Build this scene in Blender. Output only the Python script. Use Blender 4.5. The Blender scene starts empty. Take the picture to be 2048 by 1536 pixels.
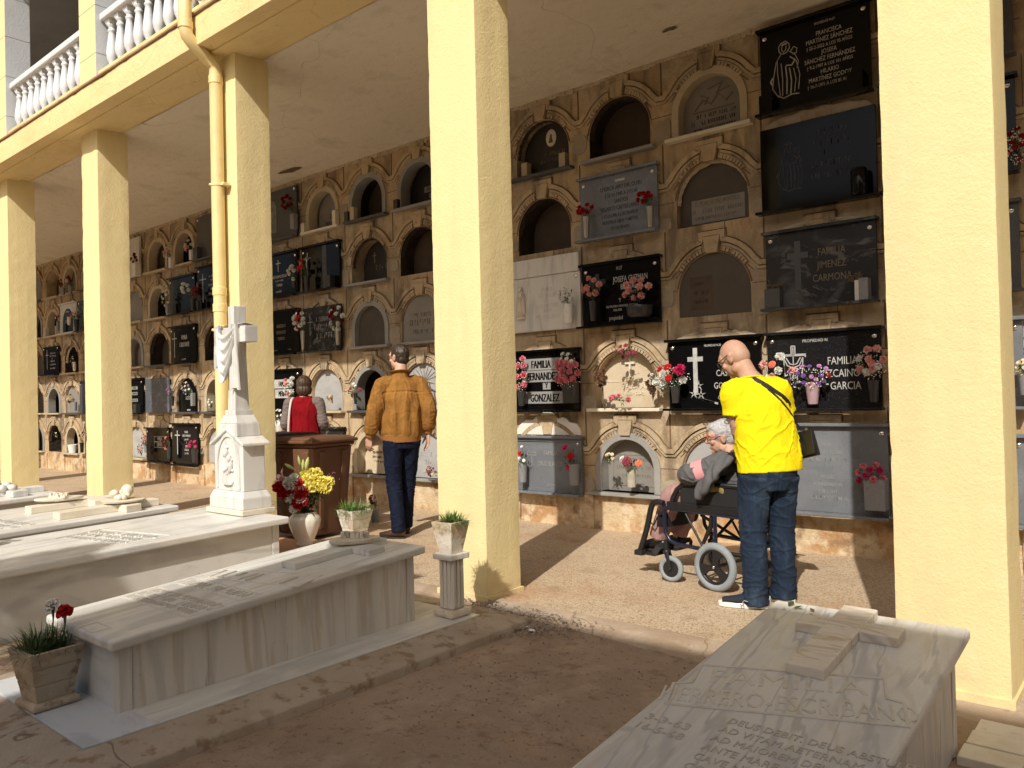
import bpy, bmesh, math, random
import numpy as np
from mathutils import Vector, Matrix, Euler, noise
rnd = random.Random(7)
S = bpy.context.scene
COL = S.collection
R = math.radians

# ------------------------------------------------------------ camera
cam = bpy.data.objects.new('camera', bpy.data.cameras.new('camera'))
COL.objects.link(cam)
cr = Vector((0.76361, 0.64523, -0.02397)); cu = Vector((0.02703, 0.00514, 0.99962)); cf = Vector((-0.64511, 0.76397, 0.01352))
mw = Matrix((cr, cu, -cf)).transposed().to_4x4(); mw.translation = (0.091, -3.841, 1.35)
cam.matrix_world = mw
cam.data.sensor_width = 36; cam.data.lens = 1577.26 / 2048 * 36
cam.data.clip_start = 0.05; cam.data.clip_end = 400
S.camera = cam

# ------------------------------------------------------------ sky, sun, exposure
SUN_EL = R(40.7)
sun_dir = Vector((-0.375, 1, 0)).normalized() * math.cos(SUN_EL) + Vector((0, 0, -math.sin(SUN_EL)))
W_ = bpy.data.worlds.new('World'); S.world = W_; W_.use_nodes = True
nt = W_.node_tree
sky = nt.nodes.new('ShaderNodeTexSky'); sky.sky_type = 'NISHITA'; sky.sun_disc = False
sky.air_density = 1.0; sky.dust_density = 5.0; sky.ozone_density = .6
sky.sun_elevation = SUN_EL; sky.sun_rotation = math.atan2(-sun_dir.x, -sun_dir.y)
bg = nt.nodes['Background']; nt.links.new(sky.outputs[0], bg.inputs[0]); bg.inputs[1].default_value = 0.10
sl = bpy.data.lights.new('sun', 'SUN'); sl.energy = 5.0; sl.angle = R(0.55); sl.color = (1.0, 0.945, 0.855)
so = bpy.data.objects.new('sun', sl); COL.objects.link(so); so.rotation_euler = sun_dir.to_track_quat('-Z', 'Y').to_euler()
so.location = (3, -8, 9)
vs = S.view_settings
S.display_settings.display_device = 'sRGB'
vs.view_transform = 'Standard'; vs.look = 'None'; vs.gamma = 1; vs.use_curve_mapping = False
vs.exposure = -0.12

# ------------------------------------------------------------ helpers
class MB:
    """collects shapes, then links them as ONE mesh object"""
    def __init__(s): s.v = []; s.f = []; s.m = []; s.cm = 0
    def add(s, vs_, fs, M=None):
        o = len(s.v)
        s.v += [tuple(M @ Vector(p)) if M is not None else tuple(p) for p in vs_]
        s.f += [tuple(i + o for i in f) for f in fs]; s.m += [s.cm] * len(fs)
        return s
    def box(s, x0, x1, y0, y1, z0, z1, M=None):
        p = [(x, y, z) for x in (x0, x1) for y in (y0, y1) for z in (z0, z1)]
        return s.add(p, [(0,1,3,2),(4,6,7,5),(0,4,5,1),(2,3,7,6),(0,2,6,4),(1,5,7,3)], M)
    def frus(s, c0, c1, z0, z1, M=None):
        """tapered box: c=(x0,x1,y0,y1) at each height"""
        p = [(x, y, z0) for x, y in ((c0[0],c0[2]),(c0[1],c0[2]),(c0[1],c0[3]),(c0[0],c0[3]))]
        p += [(x, y, z1) for x, y in ((c1[0],c1[2]),(c1[1],c1[2]),(c1[1],c1[3]),(c1[0],c1[3]))]
        return s.add(p, [(3,2,1,0),(4,5,6,7),(0,1,5,4),(1,2,6,5),(2,3,7,6),(3,0,4,7)], M)
    def lathe(s, prof, n=20, M=None, cap=True):
        vs_ = []; fs = []
        for r, z in prof:
            for i in range(n):
                a = 2*math.pi*i/n; vs_.append((r*math.cos(a), r*math.sin(a), z))
        for j in range(len(prof)-1):
            for i in range(n):
                fs.append((j*n+i, j*n+(i+1)%n, (j+1)*n+(i+1)%n, (j+1)*n+i))
        if cap:
            fs.append(tuple(reversed(range(n)))); fs.append(tuple(range((len(prof)-1)*n, len(prof)*n)))
        return s.add(vs_, fs, M)
    def prism(s, poly, d0, d1, M=None):
        """2-D polygon (u,v) in the x-z plane, extruded from y=d0 to y=d1 (counter-clockwise seen from -y)"""
        n = len(poly)
        vs_ = [(u, d0, v) for u, v in poly] + [(u, d1, v) for u, v in poly]
        fs = [tuple(range(n)), tuple(reversed(range(n, 2*n)))]
        fs += [((i+1)%n, i, n+i, n+(i+1)%n) for i in range(n)]
        return s.add(vs_, fs, M)
    def tube(s, pts, r, n=10, cap=True, M=None, side=None, close=False):
        """tube along points; r = number, list of numbers or list of (ra, rb)"""
        P = [Vector(p) for p in pts]; k = len(P)
        if not isinstance(r, (list, tuple)): r = [r]*k
        rr = [(a, a) if not isinstance(a, (list, tuple)) else a for a in r]
        T = []
        for i in range(k):
            a = P[(i-1) % k] if (i > 0 or close) else P[i]; b = P[(i+1) % k] if (i < k-1 or close) else P[i]
            T.append((b-a).normalized())
        if side is None:
            side = Vector((1,0,0)) if abs(T[0].x) < .8 else Vector((0,1,0))
        sd = Vector(side); vs_ = []; fs = []
        for i in range(k):
            sd = (sd - T[i]*sd.dot(T[i]))
            if sd.length < 1e-5: sd = T[i].orthogonal()
            sd.normalize(); bn = T[i].cross(sd)
            for j in range(n):
                a = 2*math.pi*j/n
                vs_.append(P[i] + sd*(rr[i][0]*math.cos(a)) + bn*(rr[i][1]*math.sin(a)))
        for i in range(k if close else k-1):
            i2 = (i+1) % k
            for j in range(n):
                fs.append((i*n+j, i*n+(j+1)%n, i2*n+(j+1)%n, i2*n+j))
        if cap and not close:
            fs.append(tuple(reversed(range(n)))); fs.append(tuple(range((k-1)*n, k*n)))
        return s.add(vs_, fs, M)
    def ball(s, c, r, n=12, m=8, M=None):
        r = r if isinstance(r, (list, tuple)) else (r, r, r)
        vs_ = [(c[0], c[1], c[2]-r[2])]; fs = []
        for j in range(1, m):
            t = -math.pi/2 + math.pi*j/m
            for i in range(n):
                a = 2*math.pi*i/n
                vs_.append((c[0]+r[0]*math.cos(t)*math.cos(a), c[1]+r[1]*math.cos(t)*math.sin(a), c[2]+r[2]*math.sin(t)))
        vs_.append((c[0], c[1], c[2]+r[2]))
        for i in range(n): fs.append((0, 1+(i+1)%n, 1+i))
        for j in range(m-2):
            for i in range(n):
                fs.append((1+j*n+i, 1+j*n+(i+1)%n, 1+(j+1)*n+(i+1)%n, 1+(j+1)*n+i))
        t = len(vs_)-1
        for i in range(n): fs.append((t, 1+(m-2)*n+i, 1+(m-2)*n+(i+1)%n))
        return s.add(vs_, fs, M)
    def mesh(s, name, mats):
        me = bpy.data.meshes.new(name)
        me.from_pydata([tuple(v) for v in s.v], [], s.f)
        for m in (mats if isinstance(mats, (list, tuple)) else [mats]): me.materials.append(m)
        if any(s.m): me.polygons.foreach_set('material_index', s.m)
        me.update(); return me
    def build(s, name, mats, parent=None, bevel=0, smooth=False, seg=2, loc=None, angle=35):
        me = s.mesh(name, mats)
        return put(name, me, parent, bevel, smooth, seg, loc, angle)

def put(name, me, parent=None, bevel=0, smooth=False, seg=2, loc=None, angle=35, rot=None, scale=None):
    o = bpy.data.objects.new(name, me); COL.objects.link(o)
    if parent: o.parent = parent
    if loc is not None: o.location = loc
    if rot is not None: o.rotation_euler = rot
    if scale is not None: o.scale = scale
    if bevel:
        b = o.modifiers.new('bevel', 'BEVEL'); b.width = bevel; b.segments = seg; b.limit_method = 'ANGLE'; b.angle_limit = R(angle)
        b.harden_normals = False
    if smooth:
        me.polygons.foreach_set('use_smooth', [True]*len(me.polygons)); me.set_sharp_from_angle(angle=R(48))
    return o
def flatten(me):
    me.polygons.foreach_set('use_smooth', [True]*len(me.polygons))
def tag(o, label=None, cat=None, group=None, kind=None):
    if label: o['label'] = label
    if cat: o['category'] = cat
    if group: o['group'] = group
    if kind: o['kind'] = kind
    return o
def empty(name, loc=(0,0,0), rz=0, label=None, cat=None, group=None, parent=None):
    o = bpy.data.objects.new(name, None); COL.objects.link(o); o.empty_display_size = .1
    o.location = loc; o.rotation_euler = (0, 0, rz)
    if parent: o.parent = parent
    return tag(o, label, cat, group)
def RZ(a): return Matrix.Rotation(a, 4, 'Z')
def RX(a): return Matrix.Rotation(a, 4, 'X')
def RY(a): return Matrix.Rotation(a, 4, 'Y')
def TR(*p): return Matrix.Translation(Vector(p))

# ------------------------------------------------------------ materials
def M(name, base, rough=.8, L=(), B=(), spec=.5, metal=0, coat=0, trans=0, obj=False, rvar=0):
    """L: (scale, lo, hi, colour, amount, stretch, kind); B: (scale, depth in m, stretch, kind)"""
    m = bpy.data.materials.new(name); m.use_nodes = True
    t = m.node_tree; N = t.nodes; K = t.links; p = N['Principled BSDF']
    if obj: pos = N.new('ShaderNodeTexCoord').outputs['Object']
    else: pos = N.new('ShaderNodeNewGeometry').outputs['Position']
    def tex(scale, st, kind, dist=0, detail=5):
        mp = N.new('ShaderNodeMapping'); K.new(pos, mp.inputs[0]); mp.inputs['Scale'].default_value = st
        if kind == 'vor':
            n = N.new('ShaderNodeTexVoronoi'); n.inputs['Scale'].default_value = scale; K.new(mp.outputs[0], n.inputs['Vector']); return n.outputs['Distance']
        if kind == 'cell':
            n = N.new('ShaderNodeTexVoronoi'); n.inputs['Scale'].default_value = scale; K.new(mp.outputs[0], n.inputs['Vector'])
            x = N.new('ShaderNodeSeparateColor'); K.new(n.outputs['Color'], x.inputs[0]); return x.outputs[0]
        if kind == 'crack':
            n = N.new('ShaderNodeTexVoronoi'); n.feature = 'DISTANCE_TO_EDGE'; n.inputs['Scale'].default_value = scale
            w = N.new('ShaderNodeTexNoise'); w.inputs['Scale'].default_value = scale*3; K.new(mp.outputs[0], w.inputs['Vector'])
            ad = N.new('ShaderNodeVectorMath'); ad.operation = 'MULTIPLY_ADD'; K.new(w.outputs['Color'], ad.inputs[0]); ad.inputs[1].default_value = (.35/scale,)*3; K.new(mp.outputs[0], ad.inputs[2])
            K.new(ad.outputs[0], n.inputs['Vector']); return n.outputs['Distance']
        if kind == 'wave':
            n = N.new('ShaderNodeTexWave'); n.inputs['Scale'].default_value = scale; n.inputs['Distortion'].default_value = 9; n.inputs['Detail'].default_value = 4
            n.inputs['Detail Scale'].default_value = 1.3; n.bands_direction = 'DIAGONAL'; K.new(mp.outputs[0], n.inputs['Vector']); return n.outputs['Fac']
        if kind == 'z':
            n = N.new('ShaderNodeSeparateXYZ'); K.new(mp.outputs[0], n.inputs[0])
            w = N.new('ShaderNodeTexNoise'); w.inputs['Scale'].default_value = scale; w.inputs['Detail'].default_value = 5; K.new(mp.outputs[0], w.inputs['Vector'])
            a = N.new('ShaderNodeMath'); a.operation = 'MULTIPLY_ADD'; K.new(w.outputs['Fac'], a.inputs[0]); a.inputs[1].default_value = .5; K.new(n.outputs[2], a.inputs[2]); return a.outputs[0]
        n = N.new('ShaderNodeTexNoise'); n.inputs['Scale'].default_value = scale; n.inputs['Detail'].default_value = detail
        n.inputs['Roughness'].default_value = .6; n.inputs['Distortion'].default_value = 1.2 if kind == 'dist' else dist
        K.new(mp.outputs[0], n.inputs['Vector']); return n.outputs['Fac']
    col = None
    for l in L:
        sc, lo, hi, c, am = l[:5]; st = l[5] if len(l) > 5 else (1,1,1); kd = l[6] if len(l) > 6 else 'noise'
        mr = N.new('ShaderNodeMapRange'); K.new(tex(sc, st, kd), mr.inputs[0])
        mr.inputs[1].default_value = lo; mr.inputs[2].default_value = hi; mr.inputs[3].default_value = 0; mr.inputs[4].default_value = am
        mx = N.new('ShaderNodeMix'); mx.data_type = 'RGBA'; K.new(mr.outputs[0], mx.inputs['Factor'])
        if col is None: mx.inputs['A'].default_value = (*base, 1)
        else: K.new(col, mx.inputs['A'])
        mx.inputs['B'].default_value = (*c, 1); col = mx.outputs['Result']
    if col is None: p.inputs['Base Color'].default_value = (*base, 1)
    else: K.new(col, p.inputs['Base Color'])
    prev = None
    for b in B:
        sc, dp = b[:2]; st = b[2] if len(b) > 2 else (1,1,1); kd = b[3] if len(b) > 3 else 'noise'
        bp = N.new('ShaderNodeBump'); bp.inputs['Strength'].default_value = 1; bp.inputs['Distance'].default_value = dp
        K.new(tex(sc, st, kd), bp.inputs['Height'])
        if prev: K.new(prev, bp.inputs['Normal'])
        prev = bp.outputs[0]
    if prev: K.new(prev, p.inputs['Normal'])
    if rvar:
        mr = N.new('ShaderNodeMapRange'); K.new(tex(5, (1,1,1), 'noise'), mr.inputs[0]); mr.inputs[1].default_value = .35; mr.inputs[2].default_value = .65
        mr.inputs[3].default_value = max(.02, rough-rvar); mr.inputs[4].default_value = min(1, rough+rvar); K.new(mr.outputs[0], p.inputs['Roughness'])
    else: p.inputs['Roughness'].default_value = rough
    p.inputs['Specular IOR Level'].default_value = spec; p.inputs['Metallic'].default_value = metal
    p.inputs['Coat Weight'].default_value = coat; p.inputs['Transmission Weight'].default_value = trans
    return m

m_yellow = M('yellow_stucco', (.80,.67,.35), .85, [(2.2,.45,.75,(.77,.65,.34),.7), (9,.55,.8,(.83,.73,.45),.5), (3.2,.52,.72,(.66,.55,.31),.45,(1,1,.12)), (1.1,.56,.72,(.70,.58,.33),.5,(1,1,.5)), (7,.36,.10,(.56,.45,.28),.75,(1,1,1),'z'), (17,.735,.75,(.45,.41,.33),.85,(1,1,.8))], [(5,.006),(60,.003),(170,.0014)], spec=.25)
m_beam = M('yellow_beam_stucco', (.77,.62,.32), .85, [(1.7,.42,.7,(.80,.62,.30),.7), (3,.5,.75,(.60,.42,.17),.55,(.4,1,1)), (1.3,.005,.0,(.42,.3,.15),.6,(1,1,1),'crack'), (14,.6,.75,(.55,.38,.16),.45)], [(4,.015),(45,.006)], spec=.25)
m_grey_paint = M('pale_grey_paint', (.56,.58,.60), .8, [(3,.5,.75,(.5,.5,.5),.6)], [(50,.004)], spec=.3)
m_grey_back = M('grey_back_wall', (.30,.28,.25), .9, [(2,.4,.7,(.24,.22,.2),.7)], [(40,.004)])
m_white = M('white_cast_concrete', (.66,.68,.70), .6, [(12,.5,.75,(.56,.57,.58),.6)], [(60,.002)], spec=.35)
m_ceil = M('cream_ceiling_plaster', (.70,.645,.53), .9, [(1.1,.4,.7,(.76,.71,.60),.7), (2.2,.54,.70,(.48,.43,.35),.5), (6,.55,.8,(.54,.44,.34),.5,(1,2,1)), (.35,.0016,.0,(.34,.26,.19),.6,(1,1,1),'crack'), (23,.70,.74,(.2,.15,.1),.7,(.5,1,1))], [(7,.012),(30,.006)], spec=.2)
m_stone = M('ochre_stone', (.49,.365,.215), .9, [(1.3,.42,.60,(.34,.28,.20),.85), (4,.5,.70,(.60,.485,.33),.75), (2.3,.55,.68,(.38,.23,.10),.6,(1,1,.6)), (3.5,.50,.66,(.17,.13,.088),.85,(1.6,1,.35)), (.9,.56,.66,(.27,.225,.165),.6), (9,.57,.7,(.25,.165,.09),.6,(1.4,1,.5)), (45,.6,.78,(.28,.19,.1),.5)], [(9,.012),(55,.006),(140,.002)], spec=.2)
m_stone2 = M('moulding_stone', (.53,.41,.26), .9, [(1.3,.42,.60,(.39,.32,.225),.75), (5,.5,.7,(.42,.285,.145),.7), (3.5,.51,.67,(.18,.138,.092),.8,(1.6,1,.35)), (11,.56,.7,(.24,.15,.08),.7), (50,.6,.78,(.3,.2,.1),.5)], [(12,.008),(70,.004)], spec=.2)
m_groove = M('dark_joint_and_crevice_shade', (.16,.095,.045), .95)  # stone joints, plus crevice shade put into the arch mouldings as colour
m_plinth = M('peeling_plinth_plaster', (.56,.43,.27), .9, [(3.0,.46,.56,(.40,.225,.10),.85), (7,.52,.62,(.64,.54,.38),.7), (5,.56,.66,(.24,.155,.09),.8), (22,.6,.72,(.2,.13,.08),.6)], [(5,.02),(40,.006)], spec=.2)
m_plaster = M('pale_plaster', (.54,.455,.335), .95, [(5,.45,.65,(.42,.33,.22),.7), (14,.55,.7,(.32,.21,.12),.7)], [(10,.015),(60,.006)], spec=.15)
m_terrazzo = M('worn_terrazzo', (.47,.36,.245), .72, [(1.3,.42,.62,(.40,.27,.16),.8), (110,.0,.42,(.58,.46,.32),.7,(1,1,1),'cell'), (130,.76,.84,(.20,.125,.075),.75,(1,1,1),'cell'), (.7,.56,.68,(.38,.20,.10),.6), (3.2,.56,.70,(.28,.19,.12),.5)], [(60,.003)], spec=.35, rvar=.12)
m_dirt = M('packed_dirt', (.38,.285,.205), .95, [(.9,.4,.62,(.30,.215,.15),.8), (3.5,.5,.66,(.45,.345,.25),.7), (1.7,.58,.66,(.42,.285,.185),.5), (30,.60,.70,(.13,.08,.05),.75), (90,.66,.72,(.45,.36,.27),.7), (11,.56,.7,(.2,.13,.085),.6)], [(4,.02),(28,.010),(110,.005)], spec=.15)
m_conc = M('dusty_concrete_strip', (.42,.325,.235), .92, [(1.2,.42,.6,(.33,.24,.16),.8), (5,.5,.68,(.52,.43,.33),.6), (24,.62,.7,(.18,.12,.08),.7), (.7,.005,0,(.16,.11,.08),.7,(1,1,1),'crack')], [(14,.008),(70,.004)], spec=.2)
m_bevel = M('stained_concrete_kerb', (.42,.35,.27), .92, [(2,.4,.62,(.34,.27,.195),.8), (11,.53,.61,(.23,.16,.095),.75), (3,.54,.66,(.48,.41,.33),.5), (25,.6,.72,(.38,.32,.25),.5), (.8,.004,0,(.10,.07,.05),.8,(1,1,1),'crack')], [(12,.008),(60,.005)], spec=.2)
m_marble = M('weathered_white_marble', (.66,.65,.605), .42, [(1.6,.92,.99,(.44,.43,.41),.6,(1,.15,1),'wave'), (1.3,.45,.66,(.50,.49,.46),.75,(5,.55,1),'dist'), (2.6,.56,.66,(.40,.395,.38),.6,(6,.4,1),'dist'), (2,.54,.74,(.60,.51,.37),.45,(3,.5,2)), (40,.68,.74,(.3,.25,.2),.6), (4,.5,.7,(.72,.70,.65),.6)], [(30,.0015),(140,.0006)], spec=.4, rvar=.12)
m_marble_side = M('marble_side_panel', (.67,.645,.585), .45, [(2.0,.90,.985,(.44,.425,.40),.45,(.2,1,.10),'wave'), (3.7,.94,.99,(.48,.39,.27),.45,(.2,1,.08),'wave'), (1.6,.47,.64,(.52,.50,.46),.6,(1,3.5,.25),'dist'), (3,.56,.68,(.50,.40,.26),.6,(1,5,.3),'dist'), (5,.62,.68,(.33,.31,.28),.6,(1,6,.3),'dist'), (45,.69,.74,(.2,.17,.14),.7)], [(40,.001)], spec=.4, rvar=.1)
m_marble_blue = M('bluish_marble', (.56,.58,.60), .45, [(2.2,.48,.66,(.38,.40,.43),.7,(1,3,3),'dist'), (4,.55,.7,(.62,.58,.5),.5)], [(40,.001)], spec=.4)
m_streak = M('grey_streaked_marble', (.66,.64,.59), .42, [(2.1,.93,.99,(.42,.415,.415),.6,(1,.16,1),'wave'), (5.2,.95,.995,(.36,.355,.355),.6,(1,.12,1),'wave'), (3.3,.95,.995,(.55,.47,.34),.35,(1,.2,1),'wave'), (2.0,.47,.60,(.50,.485,.46),.5,(4,.35,1),'dist'), (4.5,.59,.68,(.36,.355,.36),.5,(3.5,.25,1),'dist'), (2.4,.56,.70,(.54,.43,.28),.4,(3,.3,1),'dist'), (60,.7,.74,(.25,.2,.15),.6)], [(30,.0015),(120,.0007)], spec=.4, rvar=.12)
m_white_marble = M('clean_white_marble', (.66,.65,.61), .4, [(3,.48,.64,(.47,.465,.45),.75,(3,3,.5),'dist'), (2,.55,.7,(.72,.66,.55),.5)], [(60,.001)], spec=.45)
m_cream_marble = M('cream_relief_marble', (.70,.64,.52), .5, [(3,.5,.7,(.58,.48,.34),.6), (25,.6,.72,(.5,.4,.28),.5)], [(60,.0015)], spec=.35)
m_rust = M('rusty_marble_cross', (.70,.64,.55), .45, [(5,.46,.62,(.50,.37,.22),.8,(1,4,1),'dist'), (9,.55,.66,(.42,.40,.36),.6,(1,5,1),'dist')], [(40,.001)], spec=.4)
m_black = M('polished_black_granite', (.004,.004,.0045), .09, [(160,.66,.74,(.03,.03,.032),.5)], spec=.22, rvar=.04)
m_speck = M('speckled_black_granite', (.010,.010,.011), .16, [(150,.58,.70,(.11,.11,.115),.8)], spec=.22)
m_vein = M('veined_dark_slate', (.035,.037,.041), .20, [(1.5,.5,.66,(.12,.125,.135),.75,(1,1,1.8),'dist'), (4,.57,.64,(.17,.175,.18),.6,(1,1,2),'dist')], spec=.22, rvar=.08)
m_vein2 = M('cracked_black_slate', (.018,.019,.021), .22, [(7,.56,.62,(.16,.165,.17),.6,(1,1,1.5),'dist'), (20,.6,.68,(.10,.10,.11),.5,(1,1,1),'dist')], spec=.22)
m_gran = M('grey_granite', (.145,.155,.17), .30, [(1.3,.45,.65,(.20,.215,.235),.8,(1,1,1.6),'dist'), (130,.55,.7,(.26,.27,.285),.6)], spec=.5, rvar=.1)
m_gran_d = M('dark_grey_granite', (.062,.066,.072), .34, [(150,.52,.7,(.16,.165,.17),.6)], spec=.5)
m_blue_slab = M('blue_grey_slab', (.085,.10,.125), .22, [(5,.5,.7,(.20,.22,.26),.7,(1,1,1.4),'dist')], [(14,.006)], spec=.5)
m_slab = {
 'grey': M('dusty_grey_slab', (.23,.215,.19), .55, [(3,.45,.66,(.30,.28,.25),.7), (70,.55,.7,(.15,.14,.125),.5)], [(60,.002)]),
 'brown': M('dusty_brown_slab', (.070,.056,.040), .6, [(2.5,.45,.66,(.105,.085,.062),.7), (60,.58,.72,(.06,.047,.034),.5)], [(60,.002)]),
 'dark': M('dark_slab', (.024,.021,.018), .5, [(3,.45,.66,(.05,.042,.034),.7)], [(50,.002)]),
 'cream': M('cream_niche_slab', (.60,.50,.355), .6, [(3,.48,.68,(.50,.37,.22),.7), (30,.6,.72,(.42,.3,.17),.5)], [(50,.002)]),
 'pale': M('pale_grey_slab', (.42,.42,.41), .35, [(2.2,.45,.65,(.32,.32,.32),.7,(1,1,2),'dist'), (90,.58,.7,(.25,.25,.25),.4)], [(70,.001)]),
 'rust': M('rust_brown_slab', (.060,.040,.025), .7, [(3,.45,.62,(.095,.06,.034),.7)], [(40,.004)]),
 'black': m_black }
m_hollow = M('dark_hollow', (.030,.020,.013), .95, [(5,.45,.65,(.07,.035,.02),.7)], [(18,.02)])  # near-black colour for deep reveals, niche backs and broken rims
m_cement = M('grey_cement_patch', (.37,.315,.235), .95, [(5,.45,.65,(.29,.245,.18),.7), (30,.58,.72,(.2,.165,.12),.6)], [(12,.008),(80,.004)], spec=.15)
m_let_w = M('pale_lettering', (.50,.495,.47), .55, [(14,.45,.66,(.30,.295,.28),.7)])
m_let_g = M('grey_lettering', (.27,.27,.26), .5)
m_let_gold = M('dull_gold_lettering', (.17,.14,.085), .5)
m_let_d = M('dim_lettering', (.035,.034,.034), .4)
m_let_s = M('stone_lettering', (.20,.165,.12), .7)
m_let_c = M('cream_lettering', (.70,.64,.52), .6)
m_chrome = M('chrome', (.75,.75,.75), .18, metal=1)
m_steel = M('dull_steel', (.45,.43,.40), .35, metal=1)
m_dark_vase = M('dark_metal_vase', (.035,.035,.036), .3)
m_grey_vase = M('grey_stone_vase', (.22,.225,.235), .4, [(60,.5,.7,(.32,.32,.33),.6)])
m_white_vase = M('white_vase', (.74,.73,.70), .35, [(6,.5,.7,(.62,.6,.55),.5)])
m_pink_vase = M('pink_plastic_vase', (.45,.30,.33), .3, [(4,.45,.65,(.6,.45,.47),.7,(8,8,.5))], trans=.1)
m_glass = M('cloudy_jar_glass', (.55,.52,.42), .25, [(8,.45,.65,(.4,.36,.26),.7)], trans=.25)
m_leaf = M('dark_leaf', (.045,.085,.025), .55, [(9,.45,.65,(.075,.12,.035),.8), (3,.5,.7,(.03,.055,.02),.6)])
m_leaf_dry = M('dry_leaf', (.16,.105,.05), .8, [(9,.45,.65,(.09,.055,.03),.8)])
m_grass = M('fresh_grass_blades', (.10,.19,.035), .5, [(14,.45,.65,(.17,.26,.06),.8), (5,.5,.7,(.06,.11,.025),.7)])
def petal(name, c, c2): return M(name, c, .6, [(40,.4,.66,c2,.8)], spec=.25)
PET = {'red': petal('red_petals', (.50,.010,.014), (.30,.004,.010)), 'dred': petal('dark_red_petals', (.26,.008,.012), (.15,.004,.008)),
 'white': petal('white_petals', (.80,.79,.74), (.68,.67,.60)), 'pink': petal('pink_petals', (.80,.27,.32), (.66,.17,.22)),
 'pale': petal('pale_pink_petals', (.82,.45,.41), (.76,.34,.30)), 'yellow': petal('yellow_petals', (.83,.75,.22), (.80,.66,.10)),
 'purple': petal('purple_petals', (.16,.055,.30), (.26,.10,.40)), 'mauve': petal('mauve_petals', (.50,.23,.45), (.40,.15,.36)),
 'salmon': petal('salmon_petals', (.80,.22,.13), (.72,.15,.09)), 'wine': petal('wine_petals', (.30,.05,.08), (.20,.03,.05)),
 'magenta': petal('magenta_petals', (.62,.03,.14), (.50,.02,.10)), 'dry': petal('dried_petals', (.24,.13,.08), (.15,.075,.05)), 'cream': petal('cream_petals', (.76,.66,.44), (.66,.54,.32))}
m_bin = M('brown_bin_plastic', (.15,.072,.038), .5, [(2,.45,.65,(.18,.09,.05),.7), (30,.62,.75,(.27,.18,.12),.4)], [(90,.001)], spec=.4, rvar=.08)
m_bin_dark = M('dark_bin_plastic', (.022,.017,.014), .5, [(4,.45,.65,(.035,.028,.022),.7)])
m_pot = M('weathered_white_pot', (.66,.60,.50), .75, [(5,.47,.60,(.50,.36,.20),.75), (12,.55,.66,(.30,.19,.09),.7), (30,.6,.72,(.72,.69,.63),.6)], [(20,.006),(70,.003)])
m_pot_brown = M('weathered_brown_pot', (.48,.395,.285), .85, [(5,.45,.62,(.34,.25,.155),.8), (12,.55,.66,(.17,.10,.05),.7), (28,.6,.72,(.5,.43,.34),.5)], [(20,.008),(70,.004)])
m_soil = M('dark_soil', (.05,.035,.022), .95, B=[(60,.01)])
m_vasewhite = M('glazed_white_vase', (.74,.72,.62), .22, [(3,.5,.7,(.66,.63,.52),.6)], coat=.3)
m_gravel = M('gravel', (.26,.21,.165), .9, [(60,0,.4,(.36,.30,.24),.8,(1,1,1),'cell'), (60,.75,.85,(.12,.095,.07),.8,(1,1,1),'cell')])
m_terra = M('terracotta_step', (.46,.25,.15), .8, [(4,.45,.66,(.38,.2,.12),.7), (20,.6,.72,(.55,.36,.24),.5)], [(50,.003)])
m_tile = M('pale_floor_tile', (.72,.67,.58), .6, [(3,.45,.66,(.50,.42,.32),.7), (20,.6,.72,(.36,.28,.2),.5)], [(50,.002)])
# ------------------------------------------------------------ the setting: ground and floors
XA, WX, WY, SP, ZS, BF, BB, W, ZT = -0.469, 0.449, 0.35, 2.935, 4.524, -0.28, 0.312, 2.69, 4.436
PX, PZ = 0.945, 0.82
def cx_(k): return -2.10 - PX*k
def cz_(r): return 0.375 + PZ*(r-1) if r < 5 else 3.655

def rough_grid(nx, ny, fn, mb=None):
    mb = mb or MB(); vs_ = []; fs = []
    for j in range(ny+1):
        for i in range(nx+1): vs_.append(fn(i/nx, j/ny))
    for j in range(ny):
        for i in range(nx): a = j*(nx+1)+i; fs.append((a, a+1, a+nx+2, a+nx+1))
    return mb.add(vs_, fs)
def nz(x, y, z=0, s=1): return noise.noise(Vector((x*s, y*s, z*s)))
# yard: one sheet to the horizon, finer and slightly uneven near the graves
def gfn(u, v):
    x = -4 + 14*(u-.5) ; y = -3 + 7*(v-.5)
    return (x, y, -0.03 + .012*nz(x, y, 0, 1.3) + .006*nz(x, y, 3, 5) - (.02 if y > .02 else 0))
mb = rough_grid(140, 70, gfn)
big = MB(); big.add([(-90,-90,-.06),(90,-90,-.06),(90,90,-.06),(-90,90,-.06)], [(0,1,2,3)])
mb.add(big.v, big.f)
tag(mb.build('ground', m_dirt, smooth=True), kind='structure')
tag(MB().box(-30, 8, .10, W+.4, -.3, 0).build('gallery_floor', m_terrazzo), kind='structure')
def efn(u, v):
    x = -30 + 38*u; y = -.16 + .262*v
    yy = y + (.03*nz(x, 0, 5, 2.2)+.012*nz(x, 0, 9, 9) if v < .3 else 0)
    return (x, yy, -.036 + .039*min(1, v*1.15)**.8 + .004*nz(x, y, 0, 4))
tag(rough_grid(500, 6, efn).build('concrete_strip', m_conc, smooth=True), kind='structure')
mb = MB()
for i in range(5):
    for j in range(3):
        mb.box(-.56+.21*i+.004*j, -.36+.21*i+.004*j, -.62+.14*j, -.486+.14*j, -.05, .002+.003*((i+j) % 2))
tag(mb.build('tiled_edging', m_tile, bevel=.003), kind='structure')
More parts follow.
